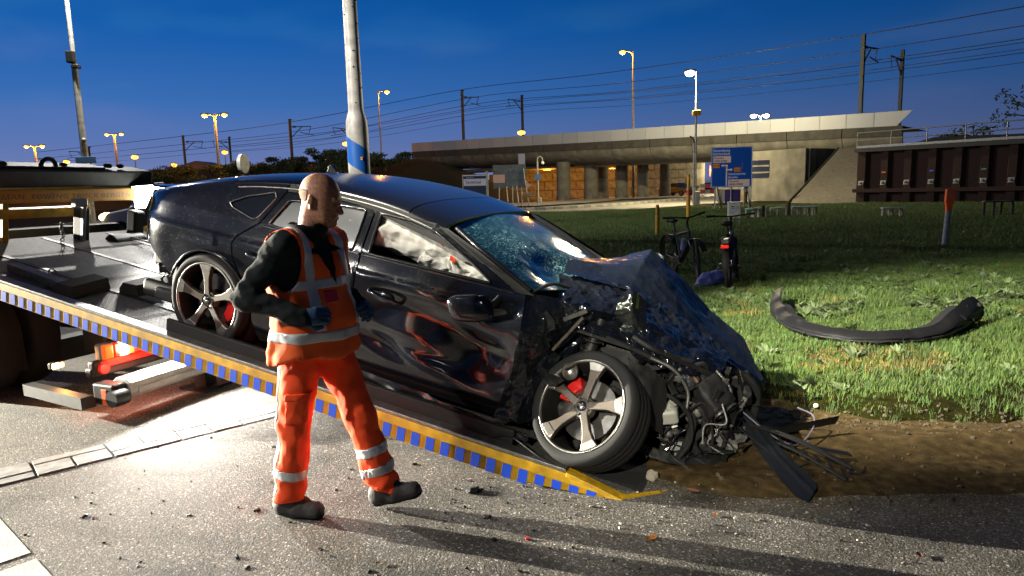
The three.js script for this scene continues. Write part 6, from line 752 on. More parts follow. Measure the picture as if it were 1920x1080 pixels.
// ---------------------------------------------------------------- poles, lamps and the railway in the distance
{ // thick white pole with a blue swirl
  const o = thing('advert_mast', 'thick white mast with rust spots and a blue swirl round its wide foot', 'mast', [-4.8, 0.02, -22.3]);
  kit().lathe([[0.40, 0], [0.37, 0.5], [0.345, 1.5], [0.345, 3.62], [0.33, 3.85], [0.245, 4.15], [0.235, 4.3], [0.205, 10], [0.20, 12]], 0, 0, 0, 0, 0, 0, 40).build('mast_tube', mat([0.82, 0.80, 0.75], { roughness: 0.5, map: dirty, scale: 2 }), o);
  kit().add(grid(60, 16, (u, v) => { const a = Math.PI * (1 - u * 2), lo = 2.75 - 1.35 * u, y = lerp(lo, lo + 0.82, v), r = pw([[0, 0.40], [0.5, 0.37], [1.5, 0.345], [3.62, 0.345], [3.85, 0.33], [4.15, 0.245]], y) + 0.004; return [r * Math.cos(a + 0.35), y, r * Math.sin(a + 0.35)]; })).build('blue_swirl', mat([0.012, 0.12, 0.46], { roughness: 0.45 }), o);
  kit().box(0.14, 2.62, 0.318, 0.10, 0.02, 0.004).box(0.14, 2.70, 0.318, 0.10, 0.02, 0.004).box(0.105, 2.66, 0.32, 0.02, 0.10, 0.004).box(0.175, 2.66, 0.32, 0.02, 0.10, 0.004).box(0.14, 2.66, 0.322, 0.02, 0.10, 0.004).build('orange_number', mat([0.8, 0.35, 0.02]), o);
  seed(14); for (let k = 0; k < 26; k++) { const y = 4.4 + k * 0.22 + rr(-0.05, 0.05), a = rr(0.2, 2.9), r = 0.232 - (y - 4.3) * 0.0053; kit().cyl([r * 0.96 * Math.cos(a), y, r * 0.96 * Math.sin(a)], [(r + 0.03) * Math.cos(a), y, (r + 0.03) * Math.sin(a)], rr(0.012, 0.035), 0.012, 8).build('rusty_step_bolt', m.rust, o); }
}
{ // tall lamp mast behind the truck, its head above the picture
  const o = thing('lamp_mast', 'tall slim lamp mast with collar and small sign behind the yellow headboard', 'street lamp', [-18.6, 0, -30.6]);
  kit().lathe([[0.16, 0], [0.14, 3], [0.125, 7.2], [0.10, 7.25], [0.08, 13.6]], 0, 0, 0, 0, 0, 0, 20).build('mast', m.pole, o); kit().rbox(-0.06, 7.7, 0.08, 0.34, 0.5, 0.24, 0.05).rbox(0.1, 7.3, 0.05, 0.3, 0.16, 0.3, 0.04).build('collar', m.darkSteel, o); kit().rbox(0.1, 3.35, 0.13, 0.9, 0.28, 0.05, 0.05).build('name_plate', mat([0.05, 0.12, 0.25]), o); kit().ball(0.1, 4.2, 0.1, 0.10).build('fitting', m.galv, o); kit().rbox(0.4, 13.6, 0.3, 1.1, 0.14, 0.4, 0.05).build('lamp_head', m.galv, o); kit().rbox(0.4, 13.5, 0.3, 0.8, 0.06, 0.3, 0.02).build('lens', m.glowWhite, o); bulb(o, WHITE, 1000, [0.9, 13.0, 0.9], 8);
}
function streetLamp(label, x, z, y0, y1, arms, glow, color, cd, tall = 0.11, group) {
  const o = thing('street_lamp', label, 'street lamp', [x, y0, z], 0, group); const h = y1 - y0; kit().cyl([0, 0, 0], [0, h, 0], tall, tall * 0.6, 12).build('pole', m.pole, o);
  for (const s of arms) { kit().tube([[0, h - 0.25, 0], [0.35 * s, h - 0.02, 0], [0.9 * s, h + 0.05, 0]], tall * 0.45, 14, 6).build('arm', m.pole, o); kit().rbox(1.15 * s, h + 0.10, 0, 0.85, 0.16, 0.38, 0.07).build('lamp_head', m.galv, o); kit().ball(1.15 * s, h - 0.06, 0, 0.26, [1.3, 0.9, 1]).build('lens', glow, o); if (cd) bulb(o, color, cd, [1.15 * s, h - 0.32, 0], 8); }
  return o;
}
streetLamp('tall street lamp glowing orange above the viaduct', 13.8, -76.7, 0, 15.8, [-1], m.glowSodium, SODIUM, 260, 0.16); streetLamp('twin-headed orange street lamp beyond the embankment left of the thick mast', -33.9, -81.3, 2, 10.9, [-1, 1], m.glowSodium, SODIUM, 200, 0.2); streetLamp('orange street lamp with one lit head far behind the tall slim mast', -62.9, -111.8, 3, 11.8, [-1, 1], m.glowSodium, SODIUM, 160, 0.22); streetLamp('twin-headed orange street lamp at the far left over the truck', -69, -101.7, 2, 9.5, [-1, 1], m.glowSodium, SODIUM, 160, 0.2); streetLamp('thin street lamp with orange head right of the thick white mast', -16.7, -91.6, 4, 14.4, [1], m.glowSodium, SODIUM, 160, 0.12);
{ // small lamps low on the horizon
  for (const [x, y, z] of [[-94.6, 8.3, -132.4], [-77.7, 8.3, -122.3], [-74.6, 7.0, -132.2], [-60.2, 8.2, -112.2], [-58.8, 7.2, -122.1], [-66.0, 6.8, -142.3], [-49.8, 9.2, -122.4], [-43.1, 6.8, -112.0], [-23.7, 8.7, -102.1], [-34.3, 7.9, -132.3], [-36.2, 8.2, -142.5], [1.9, 9.2, -97.1]]) { const o = thing('distant_lamp', 'small orange lamp on a thin pole low on the horizon beyond the embankment', 'street lamp', [x, 2, z], 0, 'distant orange lamps on the horizon'); kit().cyl([0, 0, 0], [0, y - 2, 0], 0.09, 0.07, 8).build('pole', m.pole, o); kit().rbox(0, y - 1.80, 0, 0.9, 0.2, 0.5, 0.08).build('lamp_head', m.galv, o); kit().ball(0, y - 2.1, 0, 0.42, [1.3, 0.8, 1]).build('lens', m.glowSodium, o); }
}
{ const o = streetLamp('added unseen white street lamp beyond the left edge of the road lighting the thick mast', -13.5, -13.5, 0, 9, [0.6], m.glowWhite, WHITE, 0, 0.11); spot(o, WHITE, 900, [0.75, 8.6, 0], [8.7, 4.2, -8.8], 30, 0.8, 6); }  // extra lamp added out of view; its spot brightens the thick mast alone
{ const o = streetLamp('white street lamp with yellow box on its pole beside the blue road sign', 13.3, -49.3, 0, 9.25, [-0.4], m.glowWhite, WARM, POWER.road_white, 0.10); kit().rbox(0, 6.45, 0.12, 0.58, 0.36, 0.3, 0.04).build('yellow_box', m.yellowPost, o);
  streetLamp('white street lamp shining just above the viaduct parapet', 27.8, -76.7, 0, 8.7, [-0.7, 0.5], m.glowWhite, WARM, 300, 0.14);
  const p = thing('traffic_mast', 'grey mast with short top arm next to the white street lamp', 'mast', [12.9, 0, -48.2]); kit().cyl([0, 0, 0], [0, 4.4, 0], 0.09, 0.07, 12).build('pole', m.pole, p); kit().tube([[0, 4.3, 0], [-0.1, 4.6, 0.1], [-0.35, 4.75, 0.3]], 0.06, 10, 8).build('arm', m.darkSteel, p); kit().rbox(0.25, 0.5, 0, 0.3, 1.0, 0.3, 0.03).build('control_cabinet', m.greyPaint, p);
  const cl = thing('curved_lamp', 'small lamp post with swan neck in front of the underpass', 'street lamp', [2.3, 0, -55.4]); kit().cyl([0, 0, 0], [0, 3.6, 0], 0.09, 0.07, 12).tube([[0, 3.5, 0], [0.02, 3.85, 0], [0.20, 4.02, 0], [0.40, 3.85, 0], [0.42, 3.6, 0]], 0.05, 24, 8).build('pole', m.pole, cl); kit().ball(0.42, 3.5, 0, 0.13).build('globe', m.signWhite, cl); kit().box(0.0, 2.4, 0.1, 0.55, 0.42, 0.03).build('street_sign', mat([0.05, 0.10, 0.22]), cl); kit().rbox(0.2, 0.55, 0, 0.2, 0.4, 0.2, 0.03).build('fuse_box', m.whitePaint, cl);
  const s = thing('round_sign', 'white-backed round sign on a pole seen above the wreck roof', 'sign', [-7.75, 0, -20.3]); kit().cyl([0, 0, 0], [0, 2.7, 0], 0.03, 0.03).build('pole', m.galv, s); kit().cyl([-0.05, 2.55, 0], [0.05, 2.55, 0.012], 0.28, 0.28, 30).build('disc', m.whitePaint, s);
}
// catenary masts and wires
const masts = [];
function catenary(x, z, y0, y1, dir, label) {
  const o = thing('catenary_mast', label, 'mast', [x, y0, z], 0.72, 'railway catenary masts'), h = y1 - y0; kit().box(0, h / 2, 0, 0.26, h, 0.26).build('mast_post', m.mastSteel, o);
  kit().beam([0, h - 0.9, 0], [2.6 * dir, h - 0.75, 0], 0.10, 0.10).build('bracket_arm', m.mastSteel, o); kit().beam([0, h - 2.2, 0], [1.5 * dir, h - 0.8, 0], 0.09, 0.09).build('bracket_stay', m.mastSteel, o); kit().beam([1.2 * dir, h - 1.5, 0], [2.9 * dir, h - 1.75, 0], 0.07, 0.07).beam([2.6 * dir, h - 0.75, 0], [2.3 * dir, h - 1.6, 0], 0.06, 0.06).build('register_arm', m.mastSteel, o); kit().cyl([0.35 * dir, h - 0.88, 0], [0.7 * dir, h - 0.86, 0], 0.11, 0.11, 10).build('insulator', m.mastSteel, o); kit().box(0.1, h - 0.1, 0, 0.4, 0.12, 0.12).build('top_bracket', m.mastSteel, o);
  masts.push([x, z, y0, y1, dir]); return o;
}
for (const [x, z, y0, y1, d, l] of [[26.9, -53.3, 4.4, 12.25, 1, 'tall railway mast with bracket on the right end of the viaduct, left of a pair'], [34.5, -61.5, 4.4, 12.5, -1, 'railway mast on the right end of the viaduct, right of a pair'], [-5.5, -86.8, 5, 13.7, 1, 'railway mast standing on the left end of the viaduct'], [2.1, -97, 5, 14.2, -1, 'railway mast behind the viaduct parapet beside an orange lamp'], [-25.3, -81.4, 4, 10.2, 1, 'railway mast on the embankment left of the thick white mast'], [-20.5, -91.6, 4, 10.6, -1, 'railway mast partly hidden by the thick white mast'], [-44.9, -96.6, 4, 10, 1, 'railway mast on the embankment left of the twin orange lamp'], [-44.6, -111.8, 4, 10.9, -1, 'railway mast right behind the twin orange lamp'], [-62.5, -104, 4, 9.4, -1, 'railway mast on the embankment right of the tall slim mast'], [-80, -118, 4, 9.5, 1, 'railway mast on the embankment above the lifting hoop of the truck']]) catenary(x, z, y0, y1, d, l);
{ const wire = (label, pts, r = 0.03) => { const o = thing('overhead_wire', label, 'wire', [0, 0, 0], 0, 'overhead wires of the railway'); kit().tube(pts, r, 80, 5).build('strand', m.mastSteel, o); };
  for (const [dy, off, r] of [[0, 0, 0.035], [-1.0, 1.6, 0.03], [-1.8, 1.9, 0.03], [-2.5, 1.6, 0.022]]) { wire('thin dark overhead wire of the near track strung between railway masts', [[-80 + off, 9.5 + dy + 0.2, -118], [-44.9 + off, 10 + dy, -97.6], [-25.3 + off, 10.2 + dy, -84], [-5.5 + off, 13.7 + dy, -86.8 + off * 0.3], [10 + off, 12.6 + dy, -70], [26.9 + off, 12.25 + dy, -53.3], [44 + off, 12.6 + dy, -36]], r); if (dy < 0) wire('thin dark overhead wire of the far track strung between railway masts', [[-44.6 - off, 10.9 + dy, -111.8], [-20.5 - off, 10.6 + dy, -91.6], [2.1 - off, 14.2 + dy, -97], [18 - off, 13 + dy, -79], [34.5 - off, 12.5 + dy, -61.5], [52 - off, 12.8 + dy, -44]], r); }
}
// ---------------------------------------------------------------- viaduct
{
  const A = V(-11.5, 0, -86.7), B = V(29.2, 0, -51.2), L = A.distanceTo(B), turn = Math.atan2(-(B.z - A.z), B.x - A.x);
  const v = thing('viaduct', 'concrete railway viaduct with rounded girder and pale parapet panels crossing the road', 'bridge', [A.x, 0, A.z], turn); const up = (x) => 6.32 - 1.02 * x / L; // top of the fascia along its length
  const pan = [mat([0.33, 0.34, 0.37], { roughness: 0.5 }), mat([0.36, 0.365, 0.385], { roughness: 0.5 })];
  const nP = 28; for (let k = 0; k < nP; k++) { const x0 = k * L / nP, x1 = (k + 1) * L / nP - 0.05, sl = (1.02 / L) * (x1 - x0) / 2, end = k === nP - 1; kit().prism([[x0, up(x0)], [end ? x1 - 0.4 : x1, up(x1)], [x1 + (end ? 0.6 : 0), up(x1) + 1.05], [x0, up(x0) + 1.05]], 0.06, M4().makeTranslation(0, 0, 0.62), 0.008).build('parapet_panel', pan[k % 2], v); kit().box(x0 - 0.02, up(x0) + 0.5, 0.56, 0.08, 1.1, 0.08).build('parapet_post', m.galv, v); }
  const nG = 13; for (let k = 0; k < nG; k++) { const x0 = k * L / nG + 0.03, x1 = (k + 1) * L / nG - 0.03; kit().add(grid(1, 22, (u, w) => { const x = lerp(x0, x1, u), t = up(x), q = w; const pr = q < 0.12 ? [0.72, -0.75 * q / 0.12] : q < 0.75 ? [lerp(0.62, -1.7, 1 - Math.cos((q - 0.12) / 0.63 * Math.PI / 2)), lerp(-0.75, -2.1, Math.sin((q - 0.12) / 0.63 * Math.PI / 2))] : [lerp(-1.7, -8.5, (q - 0.75) / 0.25), -2.1]; return [x, t + pr[1], pr[0]]; })).add(grid(1, 1, (u, w) => [lerp(x0, x1, u), up(lerp(x0, x1, u)) - 0.02, lerp(0.72, -8.5, w)])).build('girder_segment', m.concrete, v); kit().box((x0 + x1) / 2, up((x0 + x1) / 2) - 0.36, 0.68, x1 - x0, 0.70, 0.12, 0, 0, -Math.atan(1.02 / L)).build('fascia', mat([0.16, 0.155, 0.15], { roughness: 0.85, map: concreteMap, scale: 4 }), v); }
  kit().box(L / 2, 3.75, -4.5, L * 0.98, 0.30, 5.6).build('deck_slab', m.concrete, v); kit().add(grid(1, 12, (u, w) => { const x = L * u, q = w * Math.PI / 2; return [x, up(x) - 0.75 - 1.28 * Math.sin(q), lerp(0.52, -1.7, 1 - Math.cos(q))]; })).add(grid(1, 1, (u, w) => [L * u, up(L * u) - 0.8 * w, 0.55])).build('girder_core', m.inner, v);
  const place = (px, d) => { const a = (px - 960) / 1280; return [a * d * 1.0, -d * 0.995]; };
  for (const [x, z, r] of [[5.7, -72.2, 0.72], [8.6, -72.5, 0.72], [10.6, -79, 0.72], [12.0, -73.6, 0.65], [14.2, -73.4, 0.60], [17.4, -77, 0.6]]) { const c = thing('bridge_column', 'round concrete column carrying the viaduct over the underpass', 'column', [x, 0, z], 0, 'columns under the viaduct'); kit().lathe([[r * 1.12, 0], [r * 1.10, 0.5], [r, 0.6], [r, 4.1]], 0, 0, 0, 0, 0, 0, 28).build('shaft', m.concrete, c); }
  const w = thing('underpass_wall', 'long concrete block wall lit orange by the underpass lamps', 'wall', [11.5, 0, -88]); seed(17); const tone = [0, 1, 2].map((k) => mat([[0.44, 0.42, 0.38], [0.38, 0.37, 0.34], [0.48, 0.45, 0.40]][k], { roughness: 0.9, map: concreteMap, scale: 3 })); for (let r = 0; r < 4; r++) for (let k = 0; k < 13; k++) { const b = kit().rbox(0, 0, 0, 1.96, 1.06, 0.5, 0.05).build('wall_block', tone[rnd() * 3 | 0], w); b.position.set(-13 + k * 2 + (r % 2) * 1.0, 0.55 + r * 1.1, rr(-0.04, 0.04)); } kit().box(0, 2.2, -0.3, 27, 4.4, 0.2).build('wall_core', m.concrete, w);
  for (const [x, z, k] of [[4.5, -81.5, 1], [12.5, -83.5, 0.4]]) { const l = thing('underpass_lamp', 'orange lamp fixed under the viaduct', 'lamp', [x, 3.55, z], 0, 'lamps under the viaduct'); kit().rbox(0, 0.1, 0, 0.9, 0.12, 0.3, 0.03).build('housing', m.galv, l); kit().rbox(0, 0, 0, 0.8, 0.06, 0.24, 0.02).build('lens', m.glowSodium, l); bulb(l, SODIUM, POWER.under * k, [0, -0.15, 0], 6); }
  const ab = thing('bridge_abutment', 'pale stained concrete abutment at the right end of the underpass', 'abutment', [25.0, 0, -53.2], 0.62); kit().rbox(1.5, 1.9, 0, 11.6, 3.9, 1.2, 0.05).rbox(-4.4, 1.9, -3.5, 0.6, 3.9, 8, 0.05).build('abutment_wall', m.concrete, ab); for (let k = 0; k < 5; k++) kit().box(-3.4 + k * 1.6, 1.9, 0.605, 0.05, 3.8, 0.02).build('wall_joint', m.chassis, ab);
  // paved slope in front of the abutment
  const slopeTex = texture(256, (x, y) => { const r = Math.floor(y / 16), fx = (x + (r % 2) * 16) % 32, j = fx < 3 || y % 16 < 2; const k = j ? 0.25 : 0.52 + 0.10 * noise(Math.floor((x + (r % 2) * 16) / 32) * 3.7, r * 2.9) + 0.05 * (rnd() - 0.5); return [k, k * 0.94, k * 0.85]; });
  const sl = thing('paved_slope', 'steep stone-paved slope between the abutment and the pile wall', 'slope', [18.8, 0, -46.2]); const sm = mat([0.5, 0.5, 0.5], { map: slopeTex, roughness: 0.95, bumpMap: slopeTex, bumpScale: 0.03 }); kit().add(grid(20, 20, (u, w) => { const a = [0, 0.0, 0], b = [2.9, 0.0, 4.0], c = [5.6, 3.8, -5.0]; const p = [0, 1, 2].map((q) => a[q] + (b[q] - a[q]) * u * (1 - 0 * w) + (c[q] - a[q]) * w); return [p[0] + 0, p[1], p[2] - u * w * 0.4, u * 5 / 2, w * 8 / 2]; })).build('paving', sm, sl);
  kit().tube([[-0.1, 0.05, -0.1], [2.8, 1.9, -2.6], [5.6, 3.82, -5.1]], 0.09, 30, 6).build('grass_edge', mat([0.088, 0.115, 0.035], { roughness: 1, map: soilMap, scale: 1 }), sl);
}
{ // sheet pile wall
  const A = V(21.3, 0, -42.6), B = V(36.5, 0, -25.8), L = A.distanceTo(B), w = thing('sheet_pile_wall', 'rusty brown steel sheet pile wall with anchor plates and railing at the right', 'wall', [A.x, 0, A.z], Math.atan2(-(B.z - A.z), B.x - A.x)); const H = 3.2, per = 1.27, n = Math.floor(L / per);
  const pile = kit().add(flat(grid(6, 1, (u, v) => { const k = Math.round(u * 6), x = [0, 0.10, 0.24, 0.62, 0.76, 0.90, 1.27][k], z = [-0.42, -0.42, 0, 0, -0.42, -0.42, -0.42][k]; return [x, v * H, z]; }))).build('sheet_pile', m.rust, w); pile.position.x = 0;
  for (let k = 1; k < n; k++) { const c = pile.clone(); c.position.x = k * per; w.add(c); }
  kit().box(L / 2, 0.85, 0.10, L, 0.22, 0.2).build('waler_beam', m.rust, w); kit().box(L / 2, H + 0.08, -0.2, L, 0.22, 0.7).build('cap_beam', mat([0.06, 0.055, 0.05], { roughness: 0.9 }), w);
  for (let k = 0; k < n; k++) { const a = kit().rbox(k * per + 0.44, 1.30, 0.06, 0.30, 0.30, 0.06, 0.02, -0.35, 0, 0).cyl([k * per + 0.44, 1.32, 0.06], [k * per + 0.44, 1.28, 0.26], 0.06, 0.05, 10).build('anchor_plate', m.galv, w); if (k % 2) kit().box(k * per + 0.42, 1.92, 0.006, 0.22, 0.08, 0.006).build('paint_mark', [m.blueTape, m.orange, mat([0.05, 0.25, 0.3])][k % 3], w); }
  for (const [y, r, mt] of [[1.12, 0.035, m.galv], [0.68, 0.03, m.galv]]) kit().cyl([0.1, H + y, 0], [L, H + y + 0.2, 0], r, r, 8).build('hand_rail', mt, w); kit().beam([0.1, H + 0.28, 0], [L, H + 0.34, 0], 0.06, 0.14).build('kick_board', m.galv, w); for (let k = 0; k < 12; k++) kit().cyl([0.1 + k * 1.9, H, 0], [0.1 + k * 1.9, H + 1.15, 0], 0.03, 0.03, 8).build('rail_post', m.galv, w);
  const bank = structure(kit().add(grid(10, 4, (u, v) => [lerp(23, 60, u) + v * 14, 3.15 + 1.1 * smooth(0, 0.5, v) + 0.3 * noise(u * 6, v * 6), lerp(-46, -22, u) - v * 6])).build('bank_top', mat([0.088, 0.115, 0.035], { roughness: 1, map: soilMap, scale: 2 })));
}
{ // embankment of the railway on the left, ending under the viaduct
  structure(kit().add(grid(60, 10, (u, v) => { const x = lerp(-190, 6, u), end = smooth(6, -12, x), top = lerp(4.9, 5.6, u) * end, zt = lerp(-118, -84, clamp((x + 80) / 72)), w = [0, 0.02, 0.25, 0.5, 0.75, 1, 1.3, 1.6, 2, 2.5, 3][Math.round(v * 10)], q = v * 10; const t = Math.min(1, q / 5), y = q <= 5 ? top * smooth(0, 1, t) * lerp(0.8, 1, t) : top; return [x, y + 0.25 * noise(x * 0.4, q), zt + 14 - 12 * t - (q > 5 ? (q - 5) * 5 : 0)]; })).build('railway_embankment', mat([0.088, 0.115, 0.035], { roughness: 1, map: soilMap, scale: 4 })));
}
// ---------------------------------------------------------------- side road under the viaduct
{
  const flatSheet = (name, loop, y, mt, s) => { const t = triangulate(loop, [], 3), g = new THREE.BufferGeometry(), pos = [], uv = []; for (const q of t.tris) for (const k of q) { pos.push(t.pts[k][0], y, t.pts[k][1]); uv.push(t.pts[k][0] / s, t.pts[k][1] / s); } g.setAttribute('position', new THREE.Float32BufferAttribute(pos, 3)); g.setAttribute('uv', new THREE.Float32BufferAttribute(uv, 2)); g.computeVertexNormals(); return structure(kit().add(g).build(name, mt)); };
  const roadM = mat([0.30, 0.29, 0.27], { roughness: 0.75, map: dirty }); flatSheet('side_road', [[-30, -45], [-2, -42.5], [4.5, -41.3], [9, -43.5], [13.6, -48.2], [18.6, -52], [22, -57], [25, -70], [34, -100], [12, -100], [9, -84], [2, -66], [-30, -62]], 0.10, roadM, 6);
  const walk = mat([0.42, 0.41, 0.38], { roughness: 0.85, map: dirty }); flatSheet('side_pavement', [[-6, -50.5], [2, -52], [7, -58], [11, -66], [20, -70], [17, -74], [8, -72], [2, -64], [-6, -60]], 0.22, walk, 4);
  seed(23); const kerb = thing('striped_kerb', 'long kerb of alternating pale and dark stones along the side road', 'kerb', [0, 0, 0]); const pale = mat([0.60, 0.60, 0.56], { roughness: 0.85, map: dirty, scale: 1 }), dark = mat([0.22, 0.22, 0.20], { roughness: 0.9 }); const kp = new THREE.CatmullRomCurve3([[-4, -46.2], [2, -46], [6, -48.6], [10, -53.5], [14.5, -60], [20, -66]].map(([x, z]) => V(x, 0.17, z))), nK = 52; for (let k = 0; k < nK; k++) { const a = kp.getPointAt(k / nK), b = kp.getPointAt((k + 0.94) / nK); kit().beam(a.toArray(), b.toArray(), 0.40, 0.20).build('kerb_stone', k % 2 ? dark : pale, kerb); }
  // distant car coming out of the underpass with its headlamps on
  const vehicle = (name, label, pos, turn, col, s = 1) => { const c = thing(name, label, 'car', pos, turn); c.scale.setScalar(s); const paint = mat(col, { roughness: 0.3, clearcoat: 1 }); const prof = [[-2.1, 0.35], [-2.15, 0.75], [-1.95, 0.98], [-1.45, 1.05], [-0.9, 1.45], [0.45, 1.48], [1.05, 1.05], [1.85, 0.92], [2.12, 0.72], [2.12, 0.35]]; kit().prism(prof, 1.76, null, 0.06).build('body', paint, c); kit().prism([[-1.35, 1.06], [-0.86, 1.40], [0.40, 1.43], [0.95, 1.06]], 1.78, null, 0.02).build('side_windows', m.darkGlass, c); kit().add(grid(4, 4, (u, v) => [lerp(0.50, 1.06, u), lerp(1.46, 1.07, u) + 0.012, lerp(-0.70, 0.70, v)])).build('windscreen', m.darkGlass, c); for (const x of [-1.3, 1.35]) for (const z of [0.82, -0.82]) { const w = kit().lathe([[0.20, -0.1], [0.31, -0.1], [0.33, -0.06], [0.33, 0.06], [0.31, 0.1], [0.20, 0.1]], 0, 0, 0, Math.PI / 2, 0, 0, 24).build('tyre', m.rubber, c); w.position.set(x, 0.33, z); kit().cyl([x, 0.33, z - 0.09], [x, 0.33, z + 0.09], 0.2, 0.2, 18).build('rim', m.alloy, c); } for (const z of [0.62, -0.62]) { kit().rbox(-2.14, 0.82, z, 0.06, 0.14, 0.3, 0.02).build('tail_light', m.glowRed, c); } kit().box(2.14, 0.45, 0, 0.04, 0.2, 1.2).build('lower_grille', m.black, c); for (const z of [1, -1]) kit().ball(0.75, 1.05, z * 0.98, 0.11, [0.7, 0.8, 1]).build('mirror', paint, c); return c; };
  const far = vehicle('distant_car', 'dark car with bright headlamps driving out of the underpass', [19.6, 0.12, -80.5], -0.95, [0.02, 0.022, 0.03]); for (const z of [0.62, -0.62]) kit().ball(2.10, 0.72, z, 0.14, [0.5, 0.8, 1.3]).build('headlight', m.glowHead, far); spot(far, COOL, 300, [2.3, 0.72, 0], [14, 0.1, 0], 22, 0.6, 4);
  const van = vehicle('parked_car', 'white car with one amber headlamp lit behind the yellow headboard', [-12.25, 0.1, -25.2], Math.PI - 0.25, [0.55, 0.56, 0.58], 1.12); kit().ball(2.08, 0.78, -0.62, 0.20, [0.8, 0.75, 1.7]).build('headlight', m.glowAmber, van); kit().ball(2.08, 0.76, 0.60, 0.16, [0.6, 0.7, 1.5]).build('headlight', m.glass, van); bulb(van, new THREE.Color(1, 0.7, 0.3), 8, [2.45, 0.76, -0.6], 4);
}
// ---------------------------------------------------------------- road signs
{
  const text = (c, s, x, y, size, col = '#cfd6ea', f = 'bold') => { c.fillStyle = col; c.font = `${f} ${size}px sans-serif`; c.textBaseline = 'alphabetic'; c.fillText(s, x, y); };
  const face = canvasTexture(768, 768, (c, w, h) => {
    c.fillStyle = '#0d4aa0'; c.fillRect(0, 0, w, h); c.strokeStyle = '#c4cfe6'; c.lineWidth = 10; c.strokeRect(8, 8, w - 16, h - 16);
    text(c, 'Rozenburg', 32, 88, 62); text(c, 'Rotterdam', 32, 152, 62); const pl = (x, y, a, b, col) => { c.fillStyle = col; c.fillRect(x, y, a, b); };
    pl(36, 172, 330, 126, '#e3c6bd'); text(c, 'Havens', 52, 226, 52, '#453435'); text(c, '1000-5700', 46, 284, 52, '#453435'); pl(36, 318, 118, 76, '#dd8a1c'); text(c, 'N15', 46, 378, 56, '#3b2a12'); pl(430, 398, 122, 76, '#dd8a1c'); text(c, 'N15', 442, 458, 56, '#3b2a12');
    c.fillStyle = '#dcd6e0'; c.fillRect(210, 340, 100, 24); c.beginPath(); c.moveTo(180, 352); c.lineTo(222, 322); c.lineTo(222, 382); c.fill(); c.fillRect(276, 340, 24, 400); c.fillRect(290, 424, 80, 22); c.beginPath(); c.moveTo(404, 435); c.lineTo(362, 406); c.lineTo(362, 464); c.fill(); c.fillStyle = '#d89a6a'; c.fillRect(272, 366, 36, 40); c.fillRect(272, 452, 36, 44);
    text(c, 'Oostvoorne', 322, 538, 58); text(c, 'Brielle', 322, 604, 58); pl(322, 624, 402, 128, '#e3c6bd'); text(c, 'Havens', 340, 678, 52, '#453435'); text(c, '6000-9900', 336, 738, 56, '#453435'); c.strokeStyle = '#8a4ac0'; c.lineWidth = 12; c.beginPath(); c.moveTo(572, 440); c.lineTo(590, 300); c.stroke();
  });
  const s = thing('road_sign', 'large blue direction sign with white lettering on braced posts', 'road sign', [12.05, 0.05, -37.4], -0.12);
  kit().box(0, 2.35, -0.02, 2.16, 2.16, 0.05).build('panel_back', m.signBack, s); { const p = new THREE.Mesh(new THREE.PlaneGeometry(2.14, 2.14), mat([0.95, 0.95, 0.95], { map: face, roughness: 0.4 })); p.position.set(0, 2.35, 0.008); p.name = 'sign_face'; p.receiveShadow = true; s.add(p); }
  for (const x of [-0.85, 0.0, 0.70, 0.95]) kit().cyl([x, 0, -0.06], [x, 3.2, -0.06], 0.035, 0.035, 10).build('post', m.galv, s); for (const x of [-0.8, 0.75]) kit().cyl([x + 0.35, 0, -0.1], [x, 1.6, -0.1], 0.03, 0.03, 8).build('brace', m.darkSteel, s);
  kit().box(0.12, 0.75, -0.25, 0.84, 0.80, 0.04).build('lower_panel', mat([0.05, 0.03, 0.14], { roughness: 0.5 }), s); kit().box(-0.50, 0.80, -0.25, 0.36, 0.75, 0.03).build('pale_panel', mat([0.5, 0.42, 0.36]), s); kit().box(-0.3, 0.34, -0.2, 1.35, 0.05, 0.04).build('bottom_rail', m.darkSteel, s);
  const t = thing('lane_sign', 'grey triple board sign on a pole behind the blue sign', 'road sign', [17.2, 0.05, -47.6], -0.25); kit().cyl([-0.5, 0, 0], [-0.5, 3.1, 0], 0.06, 0.05, 10).build('pole', m.pole, t); for (const y of [2.8, 2.35, 1.9]) kit().rbox(0.1, y, 0.06, 1.15, 0.34, 0.04, 0.02).build('board', mat([0.26, 0.27, 0.34], { roughness: 0.6 }), t); kit().box(0.68, 2.4, 0, 0.05, 1.1, 0.05).build('frame', m.galv, t);
  const b = thing('keep_bollard', 'blue and white traffic bollard with yellow foot in the lit underpass', 'bollard', [16.6, 0.12, -48.6]); kit().cyl([0, 0, 0], [0, 0.75, 0], 0.12, 0.11, 14).build('yellow_foot', m.yellowPost, b); kit().cyl([0.12, 0, 0.05], [0.12, 0.9, 0.05], 0.06, 0.06).build('black_post', m.black, b); kit().ball(0.05, 1.05, 0, 0.2, [1, 1.2, 0.4]).build('disc', m.whitePaint, b); kit().ball(0.05, 1.05, 0.06, 0.12, [1, 1.2, 0.4]).build('blue_disc', m.signBlue, b); kit().cyl([0.12, 0.9, 0.05], [0.12, 1.5, 0.05], 0.07, 0.05).build('white_head', m.whitePaint, b);
  const red = thing('lit_billboard', 'red hoarding with a lit white lamp panel deep in the underpass', 'hoarding', [29, 0, -88]); kit().box(0, 3.0, 0, 7, 1.3, 0.2).build('red_board', mat([0.30, 0.02, 0.02], { roughness: 0.6 }), red); kit().rbox(-2.6, 3.1, 0.14, 1.2, 1.2, 0.1, 0.03).build('lit_panel', m.glowWhite, red); for (const x of [-3, 0, 3]) kit().box(x, 1.2, 0, 0.2, 2.4, 0.2).build('post', m.darkSteel, red); bulb(red, WARM, 120, [-2.6, 3.1, 0.7], 8);
